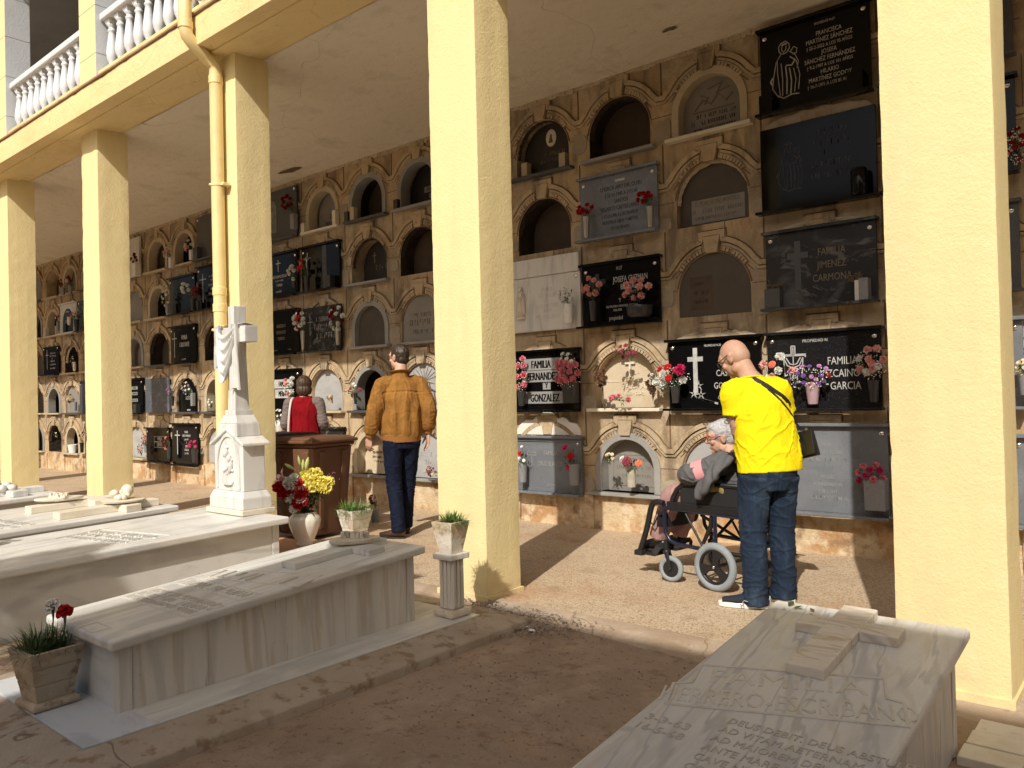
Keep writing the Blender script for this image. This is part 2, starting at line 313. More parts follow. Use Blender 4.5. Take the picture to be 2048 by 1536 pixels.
# gravel along the kerb by the second column
mb = MB(); g = random.Random(3)
for i in range(1500):
    a = g.random(); x = g.gauss(-3.05, .22); y = g.gauss(-.20, .12)
    if x < -3.62 or y < -.5 or y > 0: continue
    r = g.uniform(.004, .011); z = -.012 + (.02 if y > -.14 else 0)
    mb.ball((x, y, z+r*.3), (r, r*g.uniform(.6, 1), r*.7), 5, 3)
for i in range(500):
    x = g.uniform(-3.0, -1.3); y = g.uniform(-1.6, -.2); r = g.uniform(.002, .006)
    mb.ball((x, y, -.028), (r, r, r*.7), 5, 3)
tag(mb.build('gravel', m_gravel), kind='stuff')

# ------------------------------------------------------------ the gallery building
def rough_box(x0, x1, y0, y1, z0, z1, st, amp, mb):
    """box as a shared grid whose faces and arrises are slightly uneven"""
    nx, ny, nz_ = max(1, round((x1-x0)/st)), max(1, round((y1-y0)/st)), max(1, round((z1-z0)/st))
    idx = {}; vs_ = []; fs = []
    def vid(i, j, k):
        if (i, j, k) not in idx:
            p = Vector((x0+(x1-x0)*i/nx, y0+(y1-y0)*j/ny, z0+(z1-z0)*k/nz_))
            e = (i in (0, nx)) + (j in (0, ny)) + (k in (0, nz_))
            d = Vector(((i == nx)-(i == 0), (j == ny)-(j == 0), (k == nz_)-(k == 0)))
            n1 = noise.noise(p*2.3)*.8 + noise.noise(p*17)*.6
            p = p + d*(n1*amp - (.004 if e > 1 else 0) - (max(0, noise.noise(p*9)-.25)*.012 if e > 1 else 0))
            idx[(i, j, k)] = len(vs_); vs_.append(p)
        return idx[(i, j, k)]
    for j in range(ny):
        for k in range(nz_):
            fs.append((vid(0,j,k), vid(0,j,k+1), vid(0,j+1,k+1), vid(0,j+1,k))); fs.append((vid(nx,j,k), vid(nx,j+1,k), vid(nx,j+1,k+1), vid(nx,j,k+1)))
    for i in range(nx):
        for k in range(nz_):
            fs.append((vid(i,0,k), vid(i+1,0,k), vid(i+1,0,k+1), vid(i,0,k+1))); fs.append((vid(i,ny,k), vid(i,ny,k+1), vid(i+1,ny,k+1), vid(i+1,ny,k)))
    for i in range(nx):
        for j in range(ny):
            fs.append((vid(i,j,0), vid(i,j+1,0), vid(i+1,j+1,0), vid(i+1,j,0))); fs.append((vid(i,j,nz_), vid(i+1,j,nz_), vid(i+1,j+1,nz_), vid(i,j+1,nz_)))
    return mb.add(vs_, fs)

gal = empty('gallery_building', (-8, 1.2, 0), 0, 'yellow two storey gallery with square columns and white balustrades upstairs', 'building')
def gp(name, mb, mat, parent=None, **kw):
    """a part of the gallery, built in world coordinates"""
    o = mb.build(name, mat, parent or gal, **kw)
    if (parent or gal) is gal: o.matrix_parent_inverse = gal_inv
    return o
gal_inv = Matrix.Translation((8, -1.2, 0))
for i in range(-1, 8):
    x1 = XA - SP*i
    near = i <= 3
    mb = MB(); rough_box(x1-WX, x1, 0, WY, -.05, ZS+.02, .05 if near else .12, .0025, mb)
    if i in (0, 1):      # ragged skim of mortar where the column meets the floor
        mb.box(x1-WX-.012, x1+.012, -.012, WY+.012, -.05, .028)
    gp('column', mb, m_yellow, smooth=near)
for x0, x1 in ((-24, -17), (-17, -11), (-11, -6), (-6, 1), (1, 5)):
    pass
mb = MB(); rough_box(-24, 5, BF, BB, ZS, 4.80, .09, .005, mb)
gp('beam', mb, m_beam, smooth=True)
gp('beam', MB().box(-24, 5, BF+.15, BB-.16, ZS-.018, ZS+.02), m_beam, bevel=.006)
mb = MB()
for i in range(60):
    x = 5 - .5*i; mb.box(x-.497, x, BF-.018, BF+.12, 4.803, 4.822+.002*(i % 2))
gp('ledge_tile', mb, M('terracotta_ledge', (.34,.20,.11), .8, [(5,.45,.65,(.45,.34,.22),.7)]), bevel=.003)
def cfn(u, v):
    x = -24 + 29*u; y = BB-.02 + (W-BB+.06)*v
    return (x, y, ZS - .004 + (ZT-ZS)*v + .006*nz(x, y, 0, 1.1))
mb = rough_grid(140, 14, cfn)
mb.f = [tuple(reversed(f)) for f in mb.f]
gp('ceiling', mb, m_ceil, smooth=True)
mb = MB()      # flaked patch of ceiling
g = random.Random(11)
for cx0, cy0, s in ((-8.95, 2.35, .17), (-3.15, 2.2, .06), (-5.3, 1.9, .05)):
    n = 14; pts = [(cx0 + s*(1.5 if 0 else 1.6)*g.uniform(.55, 1)*math.cos(2*math.pi*i/n), cy0 + s*.5*g.uniform(.5, 1)*math.sin(2*math.pi*i/n)) for i in range(n)]
    zc = ZS - .004 + (ZT-ZS)*((cy0-BB)/(W-BB)) - .010
    mb.add([(p[0], p[1], zc - .004*g.random()) for p in pts], [tuple(reversed(range(n)))])
gp('ceiling_flake', mb, m_groove)
gp('upper_floor', MB().box(-24, 5, BF+.02, W+.3, 4.60, 4.798), m_grey_back)
gp('upper_back_wall', MB().box(-24, 5, W-.1, W+.2, 4.80, 8.2), m_grey_back)
gp('upper_ceiling', MB().box(-24, 5, BF-.05, W+.3, 7.6, 8.0), m_grey_back)
mb0 = MB()
for j in range(5): mb0.box(-WX/2, WX/2, 0, .32, .005+.556*j, .001+.556*(j+1))
for i in range(-1, 8):
    x1 = XA - SP*i
    mb = MB(); mb.v = list(mb0.v); mb.f = list(mb0.f); mb.m = [1 if (q % 6) == 2 else 0 for q in range(len(mb.f))]
    o = gp('upper_column', mb, [m_grey_paint, m_yellow], bevel=.005); o.location = (x1-WX/2, 0, 4.822)
# balustrades: only the bays beside and inside the picture
prof = [(.052,0),(.052,.05),(.030,.062),(.036,.085),(.060,.135),(.066,.19),(.060,.25),(.048,.34),(.040,.40),(.036,.44),(.046,.452),(.046,.468),(.034,.478),(.036,.50),(.052,.515),(.052,.535)]
bm_ = MB(); bm_.lathe(prof, 14); bm_.box(-.06, .06, -.06, .06, -.003, .045); bm_.frus((-.040,.040,-.040,.040), (-.058,.058,-.058,.058), .525, .562); bm_.box(-.058,.058,-.058,.058,.560,.585)
bal_me = bm_.mesh('baluster', m_white)
fl = [len(p.vertices) == 4 and i < 15*14 for i, p in enumerate(bal_me.polygons)]; bal_me.polygons.foreach_set('use_smooth', fl)
for i in range(0, 6):
    xr = XA - SP*(i+1) + WX*0; xl_end = XA - SP*(i+1); xr_end = XA - SP*i - WX
    bay = empty('balustrade', (0, 0, 0), 0, parent=gal); bay.matrix_parent_inverse = gal_inv
    o = MB().box(xl_end+.004, xr_end-.004, .045, .235, 5.762, 5.842).build('handrail', m_white, bay, bevel=.012)
    n = 11; st = (xr_end-xl_end)/n
    for j in range(n):
        b = put('baluster', bal_me, bay, loc=(xl_end + st*(j+.5), .14, 5.178))
gp('balustrade_plinth', MB().box(-24, 5, .03, .25, 4.80, 5.176), m_beam)
# downpipe on the third column
px = XA - 2*SP - WX + .25; py = -.075; r = .057
mb = MB()
yb = BF - .075
pts = [(px, yb+.15, 5.02), (px, yb+.03, 5.01), (px, yb, 4.96), (px, yb, 4.66), (px, yb+.015, 4.60), (px, yb+.07, 4.545), (px, py-.09, 4.46), (px, py-.02, 4.42), (px, py, 4.35), (px, py, 3.0), (px+.005, py, 1.5), (px+.01, py, .02)]
mb.tube(pts, r, 18)
for z in (4.94, 4.69): mb.tube([(px, yb, z-.035), (px, yb, z-.03), (px, yb, z+.03), (px, yb, z+.035)], [r, r+.007, r+.007, r], 18)
for z in (4.28, 2.35, 2.2): mb.tube([(px, py, z-.04), (px, py, z-.035), (px, py, z+.035), (px, py, z+.04)], [r, r+.006, r+.006, r], 18)
dp = gp('drainpipe', mb, M('yellow_painted_pipe', (.78,.62,.30), .5, [(6,.5,.7,(.70,.52,.23),.6), (30,.66,.72,(.5,.38,.2),.5)], [(60,.001)]), smooth=True)
for z in (3.32, 2.0):
    mb = MB(); mb.tube([(px, py, z-.012), (px, py, z+.012)], r+.006, 18); mb.box(px+.05, px+.11, py-.006, py+.06, z-.012, z+.012); mb.ball((px-.02, py-r-.006, z), .012, 8, 6)
    mb.build('pipe_bracket', m_yellow, dp)

# ------------------------------------------------------------ the niche wall
HW, SPR = .345, .215
def arch(hw=HW, spr=SPR, n=20, v0=0, top=None):
    rr = hw if top is None else top-spr
    return [(-hw, v0)] + [(-hw*math.cos(math.pi*i/n), spr + rr*math.sin(math.pi*i/n)) for i in range(n+1)] + [(hw, v0)]
def band(mb, path, hw, d0, d1):
    n = len(path); L_ = []; R_ = []
    for i in range(n):
        a = Vector(path[max(0, i-1)]); b = Vector(path[i]); c = Vector(path[min(n-1, i+1)])
        t1 = (b-a).normalized() if i else (c-b).normalized(); t2 = (c-b).normalized() if i < n-1 else t1
        nn = Vector((-(t1+t2).y, (t1+t2).x)).normalized(); sc = hw/max(.45, nn.dot(Vector((-t1.y, t1.x))))
        L_.append(b+nn*sc); R_.append(b-nn*sc)
    vs_ = []; fs = []
    for i in range(n):
        for p in (L_[i], R_[i]): vs_ += [(p.x, d0, p.y), (p.x, d1, p.y)]
    for i in range(n-1):
        a = 4*i; b = a+4
        fs += [(a, b, b+2, a+2), (a+1, b+1, b, a), (a+2, b+2, b+3, a+3), (a+1, a+3, b+3, b+1)]
    fs += [(0, 2, 3, 1), (4*n-4, 4*n-3, 4*n-1, 4*n-2)]
    return mb.add(vs_, fs)
def arc(r, a0, a1, n, c=(0, SPR)): return [(c[0]+r*math.cos(R(a0+(a1-a0)*i/n)), c[1]+r*math.sin(R(a0+(a1-a0)*i/n))) for i in range(n+1)]
nw = empty('niche_wall', (0, W, 0), 0, 'ochre stone wall of arched burial niches in five rows', 'wall')
def mould(seed):
    g = random.Random(seed); mb = MB()
    left = [(-.4725, .415), (-.437, .415), (-.404, .452)] + arc(.462, 148, 103.2, 9)
    keyp = [(-.105, .728), (.105, .728)]
    path = left + [(-.105, .668)] + keyp + [(.105, .668)] + [(-x, y) for x, y in reversed(left)]
    band(mb, path, .021, -.030, .01)
    band(mb, [(-.4725, .375), (-.425, .375)] + arc(.418, 146, 104, 9), .011, -.016, .01)
    band(mb, list(reversed([(.4725, .375), (.425, .375)] + arc(.418, 34, 76, 9))), .011, -.016, .01)
    for a0, a1 in ((146, 105), (75, 34)):
        for j in range(8):
            if g.random() < .08: continue
            b0 = a0 + (a1-a0)*(j+.1)/8; b1 = a0 + (a1-a0)*(j+.86)/8
            band(mb, arc(.378, b0, b1, 2), .019, -.017-.004*g.random(), .01)
        band(mb, arc(.396, a0+2, a1, 9), .004, -.022, .01)
    mb.prism([(-.052, .556), (.052, .556), (.083, .702), (-.083, .702)], -.036, .01)
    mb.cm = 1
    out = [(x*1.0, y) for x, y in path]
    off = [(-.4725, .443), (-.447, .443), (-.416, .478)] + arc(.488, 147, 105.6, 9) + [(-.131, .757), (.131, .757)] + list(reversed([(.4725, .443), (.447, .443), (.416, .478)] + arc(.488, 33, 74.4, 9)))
    band(mb, off, .006, -.004, .002); band(mb, arc(.357, 172, 8, 26), .007, -.004, .002)  # widened joint line and added arch-edge line: crevice shade drawn in dark colour
    band(mb, [(-.4725, .394), (-.43, .394)] + arc(.437, 147, 104.6, 9), .004, -.006, .002); band(mb, list(reversed([(.4725, .394), (.43, .394)] + arc(.437, 33, 75.4, 9))), .004, -.006, .002)  # second lines inside the outer band, also crevice shade put into colour
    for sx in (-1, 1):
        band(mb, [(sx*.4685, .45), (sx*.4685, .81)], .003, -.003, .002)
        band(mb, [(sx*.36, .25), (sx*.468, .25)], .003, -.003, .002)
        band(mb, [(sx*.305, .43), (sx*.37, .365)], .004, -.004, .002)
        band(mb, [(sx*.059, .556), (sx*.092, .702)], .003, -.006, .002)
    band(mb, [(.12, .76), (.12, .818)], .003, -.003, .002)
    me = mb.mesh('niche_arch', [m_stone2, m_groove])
    return me
moulds = [mould(s) for s in range(5)]
for me in moulds[:2]: pass
slab_mesh = {}
def slab_me(mat, hw=HW-.004):
    if (mat.name, hw) not in slab_mesh:
        mb = MB(); mb.prism(arch(hw, SPR), 0, .04); slab_mesh[(mat.name, hw)] = mb.mesh('niche_slab', mat)
    return slab_mesh[(mat.name, hw)]
def mk(fn, name, mat):
    mb = MB(); fn(mb); return mb.mesh(name, mat)
fr_path = [(-.33, 0)] + [(-.33*math.cos(math.pi*i/22), SPR+.33*math.sin(math.pi*i/22)) for i in range(23)] + [(.33, 0)]
frame_me = {}
def frame(mat):
    if mat.name not in frame_me: frame_me[mat.name] = mk(lambda m: band(m, fr_path, .034, -.022, .13), 'frame', mat)
    return frame_me[mat.name]
sill_me = {}
def sill(mat):
    if mat.name not in sill_me: sill_me[mat.name] = mk(lambda m: m.box(-.41, .41, -.085, .14, -.032, .0), 'sill', mat)
    return sill_me[mat.name]
m_sill_w = m_cream_marble; m_sill_g = m_gran_d
m_frame_g = M('grey_niche_frame', (.27,.265,.25), .6, [(4,.45,.65,(.36,.34,.3),.6)], [(50,.002)])
m_frame_c = M('cream_niche_frame', (.50,.42,.29), .7, [(4,.45,.65,(.4,.3,.18),.6)], [(50,.002)])

# covered: cells behind a plaque; NI: (k, r) -> (kind, slab, frame, sill, recess)
COVER = {(0,1),(0,2),(0,3),(0,4),(0,5),(1,2),(2,3),(2,4),(3,1),(3,2),(3,3),(7,1),(7,3),(7,4),(8,2),(8,3),(8,4),(8,5),(10,4),(10,5),(11,1),(11,3),(11,4),(12,1),(12,2),(13,2),(13,5),(15,2),(15,4),(17,3),(-1,1),(-1,2),(-1,3),(-1,4),(-1,5),(16,4)}
NI = {(1,5):('slab','grey','c','w',.09),(1,4):('slab','brown',None,None,.07),(1,3):('slab','brown',None,None,.015),(1,1):('slab','pale',None,None,.03),
 (2,5):('slab','rust',None,'s',.22),(2,2):('slab','cream',None,'w',.11),(2,1):('slab','grey','g','s',.12),
 (3,5):('slab','dark',None,'d',.13),(3,4):('slab','rust',None,None,.26),
 (5,5):('slab','dark','g','s',.2),(5,4):('slab','rust',None,None,.22),(5,3):('slab','grey',None,'s',.02),(5,2):('slab','pale',None,'d',.03),(5,1):('slab','pale',None,'s',.05),
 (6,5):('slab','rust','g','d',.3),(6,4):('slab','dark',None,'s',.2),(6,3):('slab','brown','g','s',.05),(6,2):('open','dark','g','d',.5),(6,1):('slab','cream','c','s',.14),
 (7,5):('slab','grey','c','w',.16),(7,2):('slab','pale',None,'s',.06),(8,1):('slab','grey',None,'s',.08),
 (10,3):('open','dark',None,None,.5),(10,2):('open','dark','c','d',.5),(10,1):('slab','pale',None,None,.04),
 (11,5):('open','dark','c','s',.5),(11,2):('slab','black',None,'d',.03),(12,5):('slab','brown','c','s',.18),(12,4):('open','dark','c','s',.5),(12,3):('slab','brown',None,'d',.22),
 (13,4):('slab','grey',None,'s',.05),(13,3):('slab','grey','g','s',.2),(13,1):('slab','pale',None,'s',.04),
 (15,5):('slab','black','c','d',.15),(15,3):('slab','brown',None,'s',.2),(15,1):('slab','grey','c','s',.08),
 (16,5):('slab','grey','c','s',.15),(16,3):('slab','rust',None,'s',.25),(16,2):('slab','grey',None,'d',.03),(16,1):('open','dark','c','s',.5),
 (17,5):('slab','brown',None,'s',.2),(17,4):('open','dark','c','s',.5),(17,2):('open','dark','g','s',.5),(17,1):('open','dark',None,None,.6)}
DEF = [('slab','brown',None,'s',.12),('slab','grey','c','s',.08),('slab','rust',None,'s',.2),('slab','grey',None,'d',.05),('slab','dark','g','s',.15)]
g = random.Random(21)
bmw = bmesh.new()
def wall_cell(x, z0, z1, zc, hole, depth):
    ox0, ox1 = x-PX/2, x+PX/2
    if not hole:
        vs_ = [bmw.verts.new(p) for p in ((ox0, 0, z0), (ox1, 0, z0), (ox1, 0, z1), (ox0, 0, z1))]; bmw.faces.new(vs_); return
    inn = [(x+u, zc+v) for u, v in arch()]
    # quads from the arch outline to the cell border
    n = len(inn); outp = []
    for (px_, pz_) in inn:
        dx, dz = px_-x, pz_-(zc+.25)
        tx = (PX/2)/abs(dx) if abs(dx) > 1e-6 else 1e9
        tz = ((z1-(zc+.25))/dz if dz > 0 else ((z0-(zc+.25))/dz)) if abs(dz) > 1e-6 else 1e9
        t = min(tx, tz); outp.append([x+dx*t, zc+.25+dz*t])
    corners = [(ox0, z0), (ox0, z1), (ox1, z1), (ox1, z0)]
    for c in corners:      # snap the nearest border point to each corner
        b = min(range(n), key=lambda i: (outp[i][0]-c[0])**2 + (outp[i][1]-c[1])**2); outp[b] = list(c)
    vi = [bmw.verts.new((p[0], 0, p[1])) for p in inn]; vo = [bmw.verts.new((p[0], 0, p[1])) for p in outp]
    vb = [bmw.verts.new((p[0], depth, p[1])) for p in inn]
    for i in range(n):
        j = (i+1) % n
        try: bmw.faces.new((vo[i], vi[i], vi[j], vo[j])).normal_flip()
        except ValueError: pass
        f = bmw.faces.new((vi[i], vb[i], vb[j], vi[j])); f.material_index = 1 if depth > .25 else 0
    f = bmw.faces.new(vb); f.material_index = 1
def niche_at(k, r): return min((c for c in nw.children if c.name.startswith('niche_arch')), key=lambda c: (c.location.x-cx_(k))**2 + (c.location.z-cz_(r))**2)
KS = list(range(-1, 19))
for k in KS:
    x = cx_(k)
    for r in range(1, 6):
        zc = cz_(r); z0 = zc-.06 if r > 1 else zc-.03; z1 = (cz_(r+1)-.06) if r < 5 else ZT+.1
        cov = (k, r) in COVER
        spec = NI.get((k, r)) or DEF[g.randrange(5)]
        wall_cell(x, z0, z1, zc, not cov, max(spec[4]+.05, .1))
        na = put('niche_arch', moulds[(k*7+r*3) % 5], nw, loc=(x, 0, zc))
        if cov: continue
        kind, sm, fr, si, rec = spec
        if kind == 'slab':
            s_ = put('niche_slab', slab_me(m_slab[sm]), na, loc=(0, rec, .002))
            if (k, r) == (6, 1): s_.rotation_euler = (R(-9), 0, R(3)); s_.location.y = .10
        if fr: put('frame', frame({'c': m_frame_c, 'g': m_frame_g}[fr]), na, bevel=.005, loc=(0, .004, .003))
        if si: put('sill', sill({'w': m_sill_w, 's': m_frame_g if k < 7 else m_frame_c, 'd': m_sill_g}[si]), na, bevel=.005, loc=(0, 0, 0))
for x0, x1 in ((cx_(-1)+PX/2, 8), (-30, cx_(18)-PX/2)):
    bmw.faces.new([bmw.verts.new(p) for p in ((x0, 0, .3), (x1, 0, .3), (x1, 0, ZT+.1), (x0, 0, ZT+.1))])
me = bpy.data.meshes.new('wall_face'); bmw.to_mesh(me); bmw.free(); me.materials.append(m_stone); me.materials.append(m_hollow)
put('wall_face', me, nw)
# plinth: plastered panels between short pilasters
mb = MB()
def pfn(u, v):
    x = -24 + 27*u; z = -.03 + .385*v
    return (x, -.006 + .006*nz(x, z, 0, 4) - .02*max(0, .25-v), z)
rough_grid(540, 10, pfn, mb)
for k in range(-2, 21):
    x = cx_(k) - PX/2; rough_box(x-.085, x+.085, -.035, .02, -.03, .335, .05, .006, mb)
mb.build('wall_plinth', m_plinth, nw, smooth=True)
# ragged plaster where the ceiling meets the wall
mb = MB(); g = random.Random(5); x = 3.0
while x > -22:
    w = g.uniform(.03, .09); h = .02 + .05*abs(nz(x, 0, 0, 1.7)) + g.uniform(0, .02)
    mb.box(x-w, x, -.016-.012*g.random(), .01, ZT-.004-h, ZT+.05); x -= w+.0006
mb.build('plaster_edge', m_plaster, nw, bevel=.006)
# rough plaster above some plaques
def patch(k, r, vb, h, mat=None, hw=.40, seed=0):
    g = random.Random(seed); n = 26
    pts = [(-hw, vb)] + [(-hw*math.cos(math.pi*i/n), vb + h*(max(0, math.sin(math.pi*i/n))**.8)*g.uniform(.86, 1.04)) for i in range(n+1)] + [(hw, vb)]
    mb = MB(); mb.prism(pts, -.026, .01)
    put('plaster_patch', mb.mesh('plaster_patch', mat or m_plaster), nw, loc=(cx_(k), 0, cz_(r)), bevel=.008)
m_skim = M('white_plaster_skim', (.74,.70,.62), .9, [(3,.5,.7,(.66,.58,.46),.6)], [(40,.003)])
patch(3, 1, .55, .20, m_skim, .42, 1); patch(3, 1, .70, .10, m_skim, .10, 2)
for i, (k, r, vb, h) in enumerate(((2,3,.55,.10),(2,4,.55,.09),(1,2,.56,.13),(3,2,.53,.13),(0,3,.60,.11),(0,2,.58,.10),(0,1,.64,.06),(12,1,.52,.15),(8,5,.70,.05),(0,5,.70,.05),(0,4,.70,.10))):
    patch(k, r, vb, h, None, .43, i+10)

# grey cement repairs and broken, mostly dark arch edges
g = random.Random(31); used_ = set()
for i in range(60):
    k = g.choice([0, 1, 1, 2, 2, 3, 5, 6, 7, 8, 10, 11, 12, 13, 16]); r = g.randrange(1, 6)
    if (k, r) in used_: continue
    used_.add((k, r)); x = cx_(k) - PX/2 + g.uniform(-.02, .02); z = cz_(r) + g.uniform(-.05, .12); w, h = g.uniform(.07, .11), g.uniform(.10, .26)
    n = 18; pts = []
    for j in range(n):
        a = 2*math.pi*j/n; c, s_ = math.cos(a), math.sin(a); q = 1/max(abs(c), abs(s_)); q = min(q, 1.25)*g.uniform(.86, 1.04); pts.append((w*c*q, h*.5*s_*q + h*.5))
    mb = MB(); mb.prism(pts, -.0062-.0001*i, -.0005); put('cement_patch', mb.mesh('cement_patch', m_cement), nw, loc=(x, 0, z))
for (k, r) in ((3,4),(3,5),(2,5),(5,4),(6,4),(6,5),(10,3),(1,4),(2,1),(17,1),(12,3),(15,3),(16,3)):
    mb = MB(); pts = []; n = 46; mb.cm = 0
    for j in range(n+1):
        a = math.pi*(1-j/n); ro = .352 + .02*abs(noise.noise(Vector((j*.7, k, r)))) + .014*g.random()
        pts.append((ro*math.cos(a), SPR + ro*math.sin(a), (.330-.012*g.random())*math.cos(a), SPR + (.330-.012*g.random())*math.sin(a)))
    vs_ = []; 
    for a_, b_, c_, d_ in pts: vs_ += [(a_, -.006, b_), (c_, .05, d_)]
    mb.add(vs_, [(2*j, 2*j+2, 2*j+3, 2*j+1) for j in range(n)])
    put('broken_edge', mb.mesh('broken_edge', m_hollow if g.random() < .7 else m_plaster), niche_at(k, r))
# ------------------------------------------------------------ lettering
_fc = bpy.data.curves.new('lettering', 'FONT'); _fo = bpy.data.objects.new('lettering_source', _fc)
def letters(parent, lines, mat, y, name='lettering', depth=.0025, bold=.012, flat=False, res=2):
    """lines: (text, cap height, u, v of baseline, align, squeeze); one mesh facing -y (or lying flat, facing up)"""
    out = None
    for ln in lines:
        mb = MB()
        s, h, u, v = ln[:4]; al = ln[4] if len(ln) > 4 else 'CENTER'; sq = (ln[5] if len(ln) > 5 else 1)*(1 if flat else .74)
        _fc.body = s; _fc.size = h/.70; _fc.align_x = al; _fc.extrude = depth; _fc.offset = 0; _fc.resolution_u = res
        me = _fo.to_mesh()
        for du_, dd_ in (((-.7, .0), (0, .0003), (.7, .00015)) if bold >= .05 else ((0, 0),)):
            mb.add([((q.co.x*sq+u+du_*bold*h, -q.co.z+y-dd_, q.co.y+v) if not flat else (q.co.x*sq+u+du_*bold*h, q.co.y+v, q.co.z+y+dd_)) for q in me.vertices], [tuple(p.vertices) for p in me.polygons])
        _fo.to_mesh_clear()
        q = mb.build(name, mat, parent) if out is None or not flat else None
        if q is None: out.append(mb.mesh(name, mat))
        elif flat: out = [q.data]; first = q
        else: out = q
    if flat:
        res_ = [first] + [put(name, me, parent) for me in out[1:]]
        return res_
    return out
def strokes(parent, rows, mat, y, seed=0, name='lettering', flat=False, d=.0025):
    """worn inscription that can no longer be read: rows of short upright cuts (u0, u1, v, h)"""
    g = random.Random(seed); res_ = []
    for u0, u1, v, h in rows:
        u = u0; mb = MB()
        while u < u1:
            w = h*g.uniform(.18, .5)
            if g.random() > .16:
                for _ in range(2):
                    a = u + g.uniform(0, w*.7); t = h*.13; z0 = v + (0 if g.random() < .7 else h*.45); z1 = v + (h if g.random() < .8 else h*.5)
                    if flat: mb.box(a, a+t, z0, z1, y-d, y+d)
                    else: mb.box(a, a+t, y-d, y+d, z0, z1)
                if g.random() < .7:
                    zb = v + h*g.choice((0, .42, .86)); 
                    if flat: mb.box(u, u+w, zb, zb+h*.13, y-d*.9, y+d*.9)
                    else: mb.box(u, u+w, y-d*.9, y+d*.9, zb, zb+h*.13)
            u += w + h*.22
        res_.append(mb.build(name, mat, parent))
    return res_
def poly_relief(parent, polys, mat, y, name, d=.004):
    mb = MB()
    for p in polys: mb.prism(p, y-d, y+.002)
    return mb.build(name, mat, parent)
def rectp(u0, u1, v0, v1): return [(u0, v0), (u1, v0), (u1, v1), (u0, v1)]
def saint(s, u, v):
    """standing robed figure holding a child, as bold line work"""
    P = []
    def ln(pts, w=.006):
        mbp = MB(); band(mbp, [(u+a*s, v+b*s) for a, b in pts], w*s*1.0, 0, 1)
        P.append(mbp)
    ln([(-.13+.0, .98), (-.17, .92), (-.16, .83), (-.10, .78), (-.03, .79), (.03, .86), (.02, .94), (-.04, 1.0), (-.13, .98)])
    ln([(-.10, .93), (-.12, .86), (-.08, .81), (-.04, .85), (-.03, .92)]); ln([(-.12, .945), (-.02, .955)], .012)
    ln([(-.12, .80), (-.22, .66), (-.27, .42), (-.30, .20)]); ln([(-.30, .20), (-.24, .10), (-.2, .02)])
    ln([(-.2, .70), (-.20, .45), (-.16, .05)]); ln([(-.13, .62), (-.11, .30), (-.12, .03)]); ln([(-.05, .55), (-.03, .3), (-.04, .04)], .010)
    ln([(.02, .5), (.05, .26), (.03, .03)], .010); ln([(.09, .48), (.13, .28), (.10, .05)]); ln([(.14, .60), (.20, .34), (.17, .08)])
    ln([(.02, .80), (.12, .72), (.18, .58), (.15, .46)]); ln([(.04, .78), (.10, .86), (.16, .82), (.15, .74), (.08, .73)])
    ln([(.03, .70), (.12, .62), (.06, .54), (-.04, .56)], .010); ln([(-.22, .06), (-.1, -.02), (.05, .02), (.18, .0)], .010); ln([(-.29, .4), (-.33, .33), (-.3, .26)], .012)
    return P
def cross_polys(u, v, h, w, t, drop=.3):
    yb = v + h*(1-drop)
    return [rectp(u-t/2, u+t/2, v, v+h), rectp(u-w/2, u-t/2-.0002, yb-t/2, yb+t/2), rectp(u+t/2+.0002, u+w/2, yb-t/2, yb+t/2)]

# ------------------------------------------------------------ plaques that cover a niche
YF = -.058
def plaque(k, r, mat, label, w=.87, v0=-.005, h=.59, du=0, lines=(), lm=None, ledge='b', screws=2, rim=None, y_extra=0, bold=.018):
    o = empty('memorial_plaque', (cx_(k)+du, W-y_extra, cz_(r)+v0), 0, label, 'memorial plaque', 'memorial plaques fixed over the niches')
    MB().box(-w/2, w/2, YF, -.030, 0, h).build('slab', mat, o, bevel=.003)
    if 'b' in ledge: MB().box(-w/2-.02, w/2+.02, YF-.10, YF-.001, -.022, .0).build('ledge', mat, o, bevel=.004)
    if 't' in ledge: MB().box(-w/2-.02, w/2+.02, YF-.045, -.02, h+.001, h+.026).build('top_ledge', mat, o, bevel=.004)
    if rim:
        mb = MB(); b = .035
        band(mb, [(-w/2+b/2, b/2), (-w/2+b/2, h-b/2), (w/2-b/2, h-b/2), (w/2-b/2, b/2), (-w/2+b/2, b/2)], b/2, YF-.012, YF)
        mb.build('rim', rim, o, bevel=.004)
    for sx in ((-1, 1) if screws else ()):
        mb = MB(); mb.lathe([(.004, 0), (.018, 0), (.019, .006), (.012, .013), (.004, .015)], 14, TR(sx*(w/2-.045), YF, h-.05) @ RX(R(90)))
        mb.build('screw', m_chrome, o, smooth=True)
    if lines: letters(o, lines, lm or m_let_w, YF, bold=bold)
    return o
def boxvase(o, u, w, h, mat, y=YF-.09, v=.001):
    mb = MB(); mb.box(u-w/2, u+w/2, y, YF-.002, v, v+h); return mb.build('vase', mat, o, bevel=.004)

p = plaque(0, 5, m_black, 'polished black plaque with a white engraved saint, topmost beside the near column', .88, -.01, .70, lines=[
 ('PROPIEDAD N-29', .020, .10, .635), ('FRANCISCA', .036, .13, .545), ('MARTÍNEZ SÁNCHEZ', .036, .13, .490), ('† 25-2-2022 A LOS 95 AÑOS', .028, .13, .442),
 ('JOSEFA', .036, .13, .388), ('SÁNCHEZ FERNÁNDEZ', .036, .13, .333), ('† 9-2-1997 A LOS 101 AÑOS', .028, .13, .285), ('HILARIO', .036, .13, .231), ('MARTÍNEZ GODOY', .036, .13, .176), ('† 16-7-1971 A LOS 81 AÑOS', .028, .13, .128)], ledge='tb')
mb = MB()
for q in saint(.46, -.20, .12): mb.add([(a, YF-.003+b*.003, c) for a, b, c in q.v], q.f)
mb.build('saint_engraving', m_let_w, p)
boxvase(p, -.37, .11, .15, m_black); boxvase(p, .34, .12, .15, m_black)
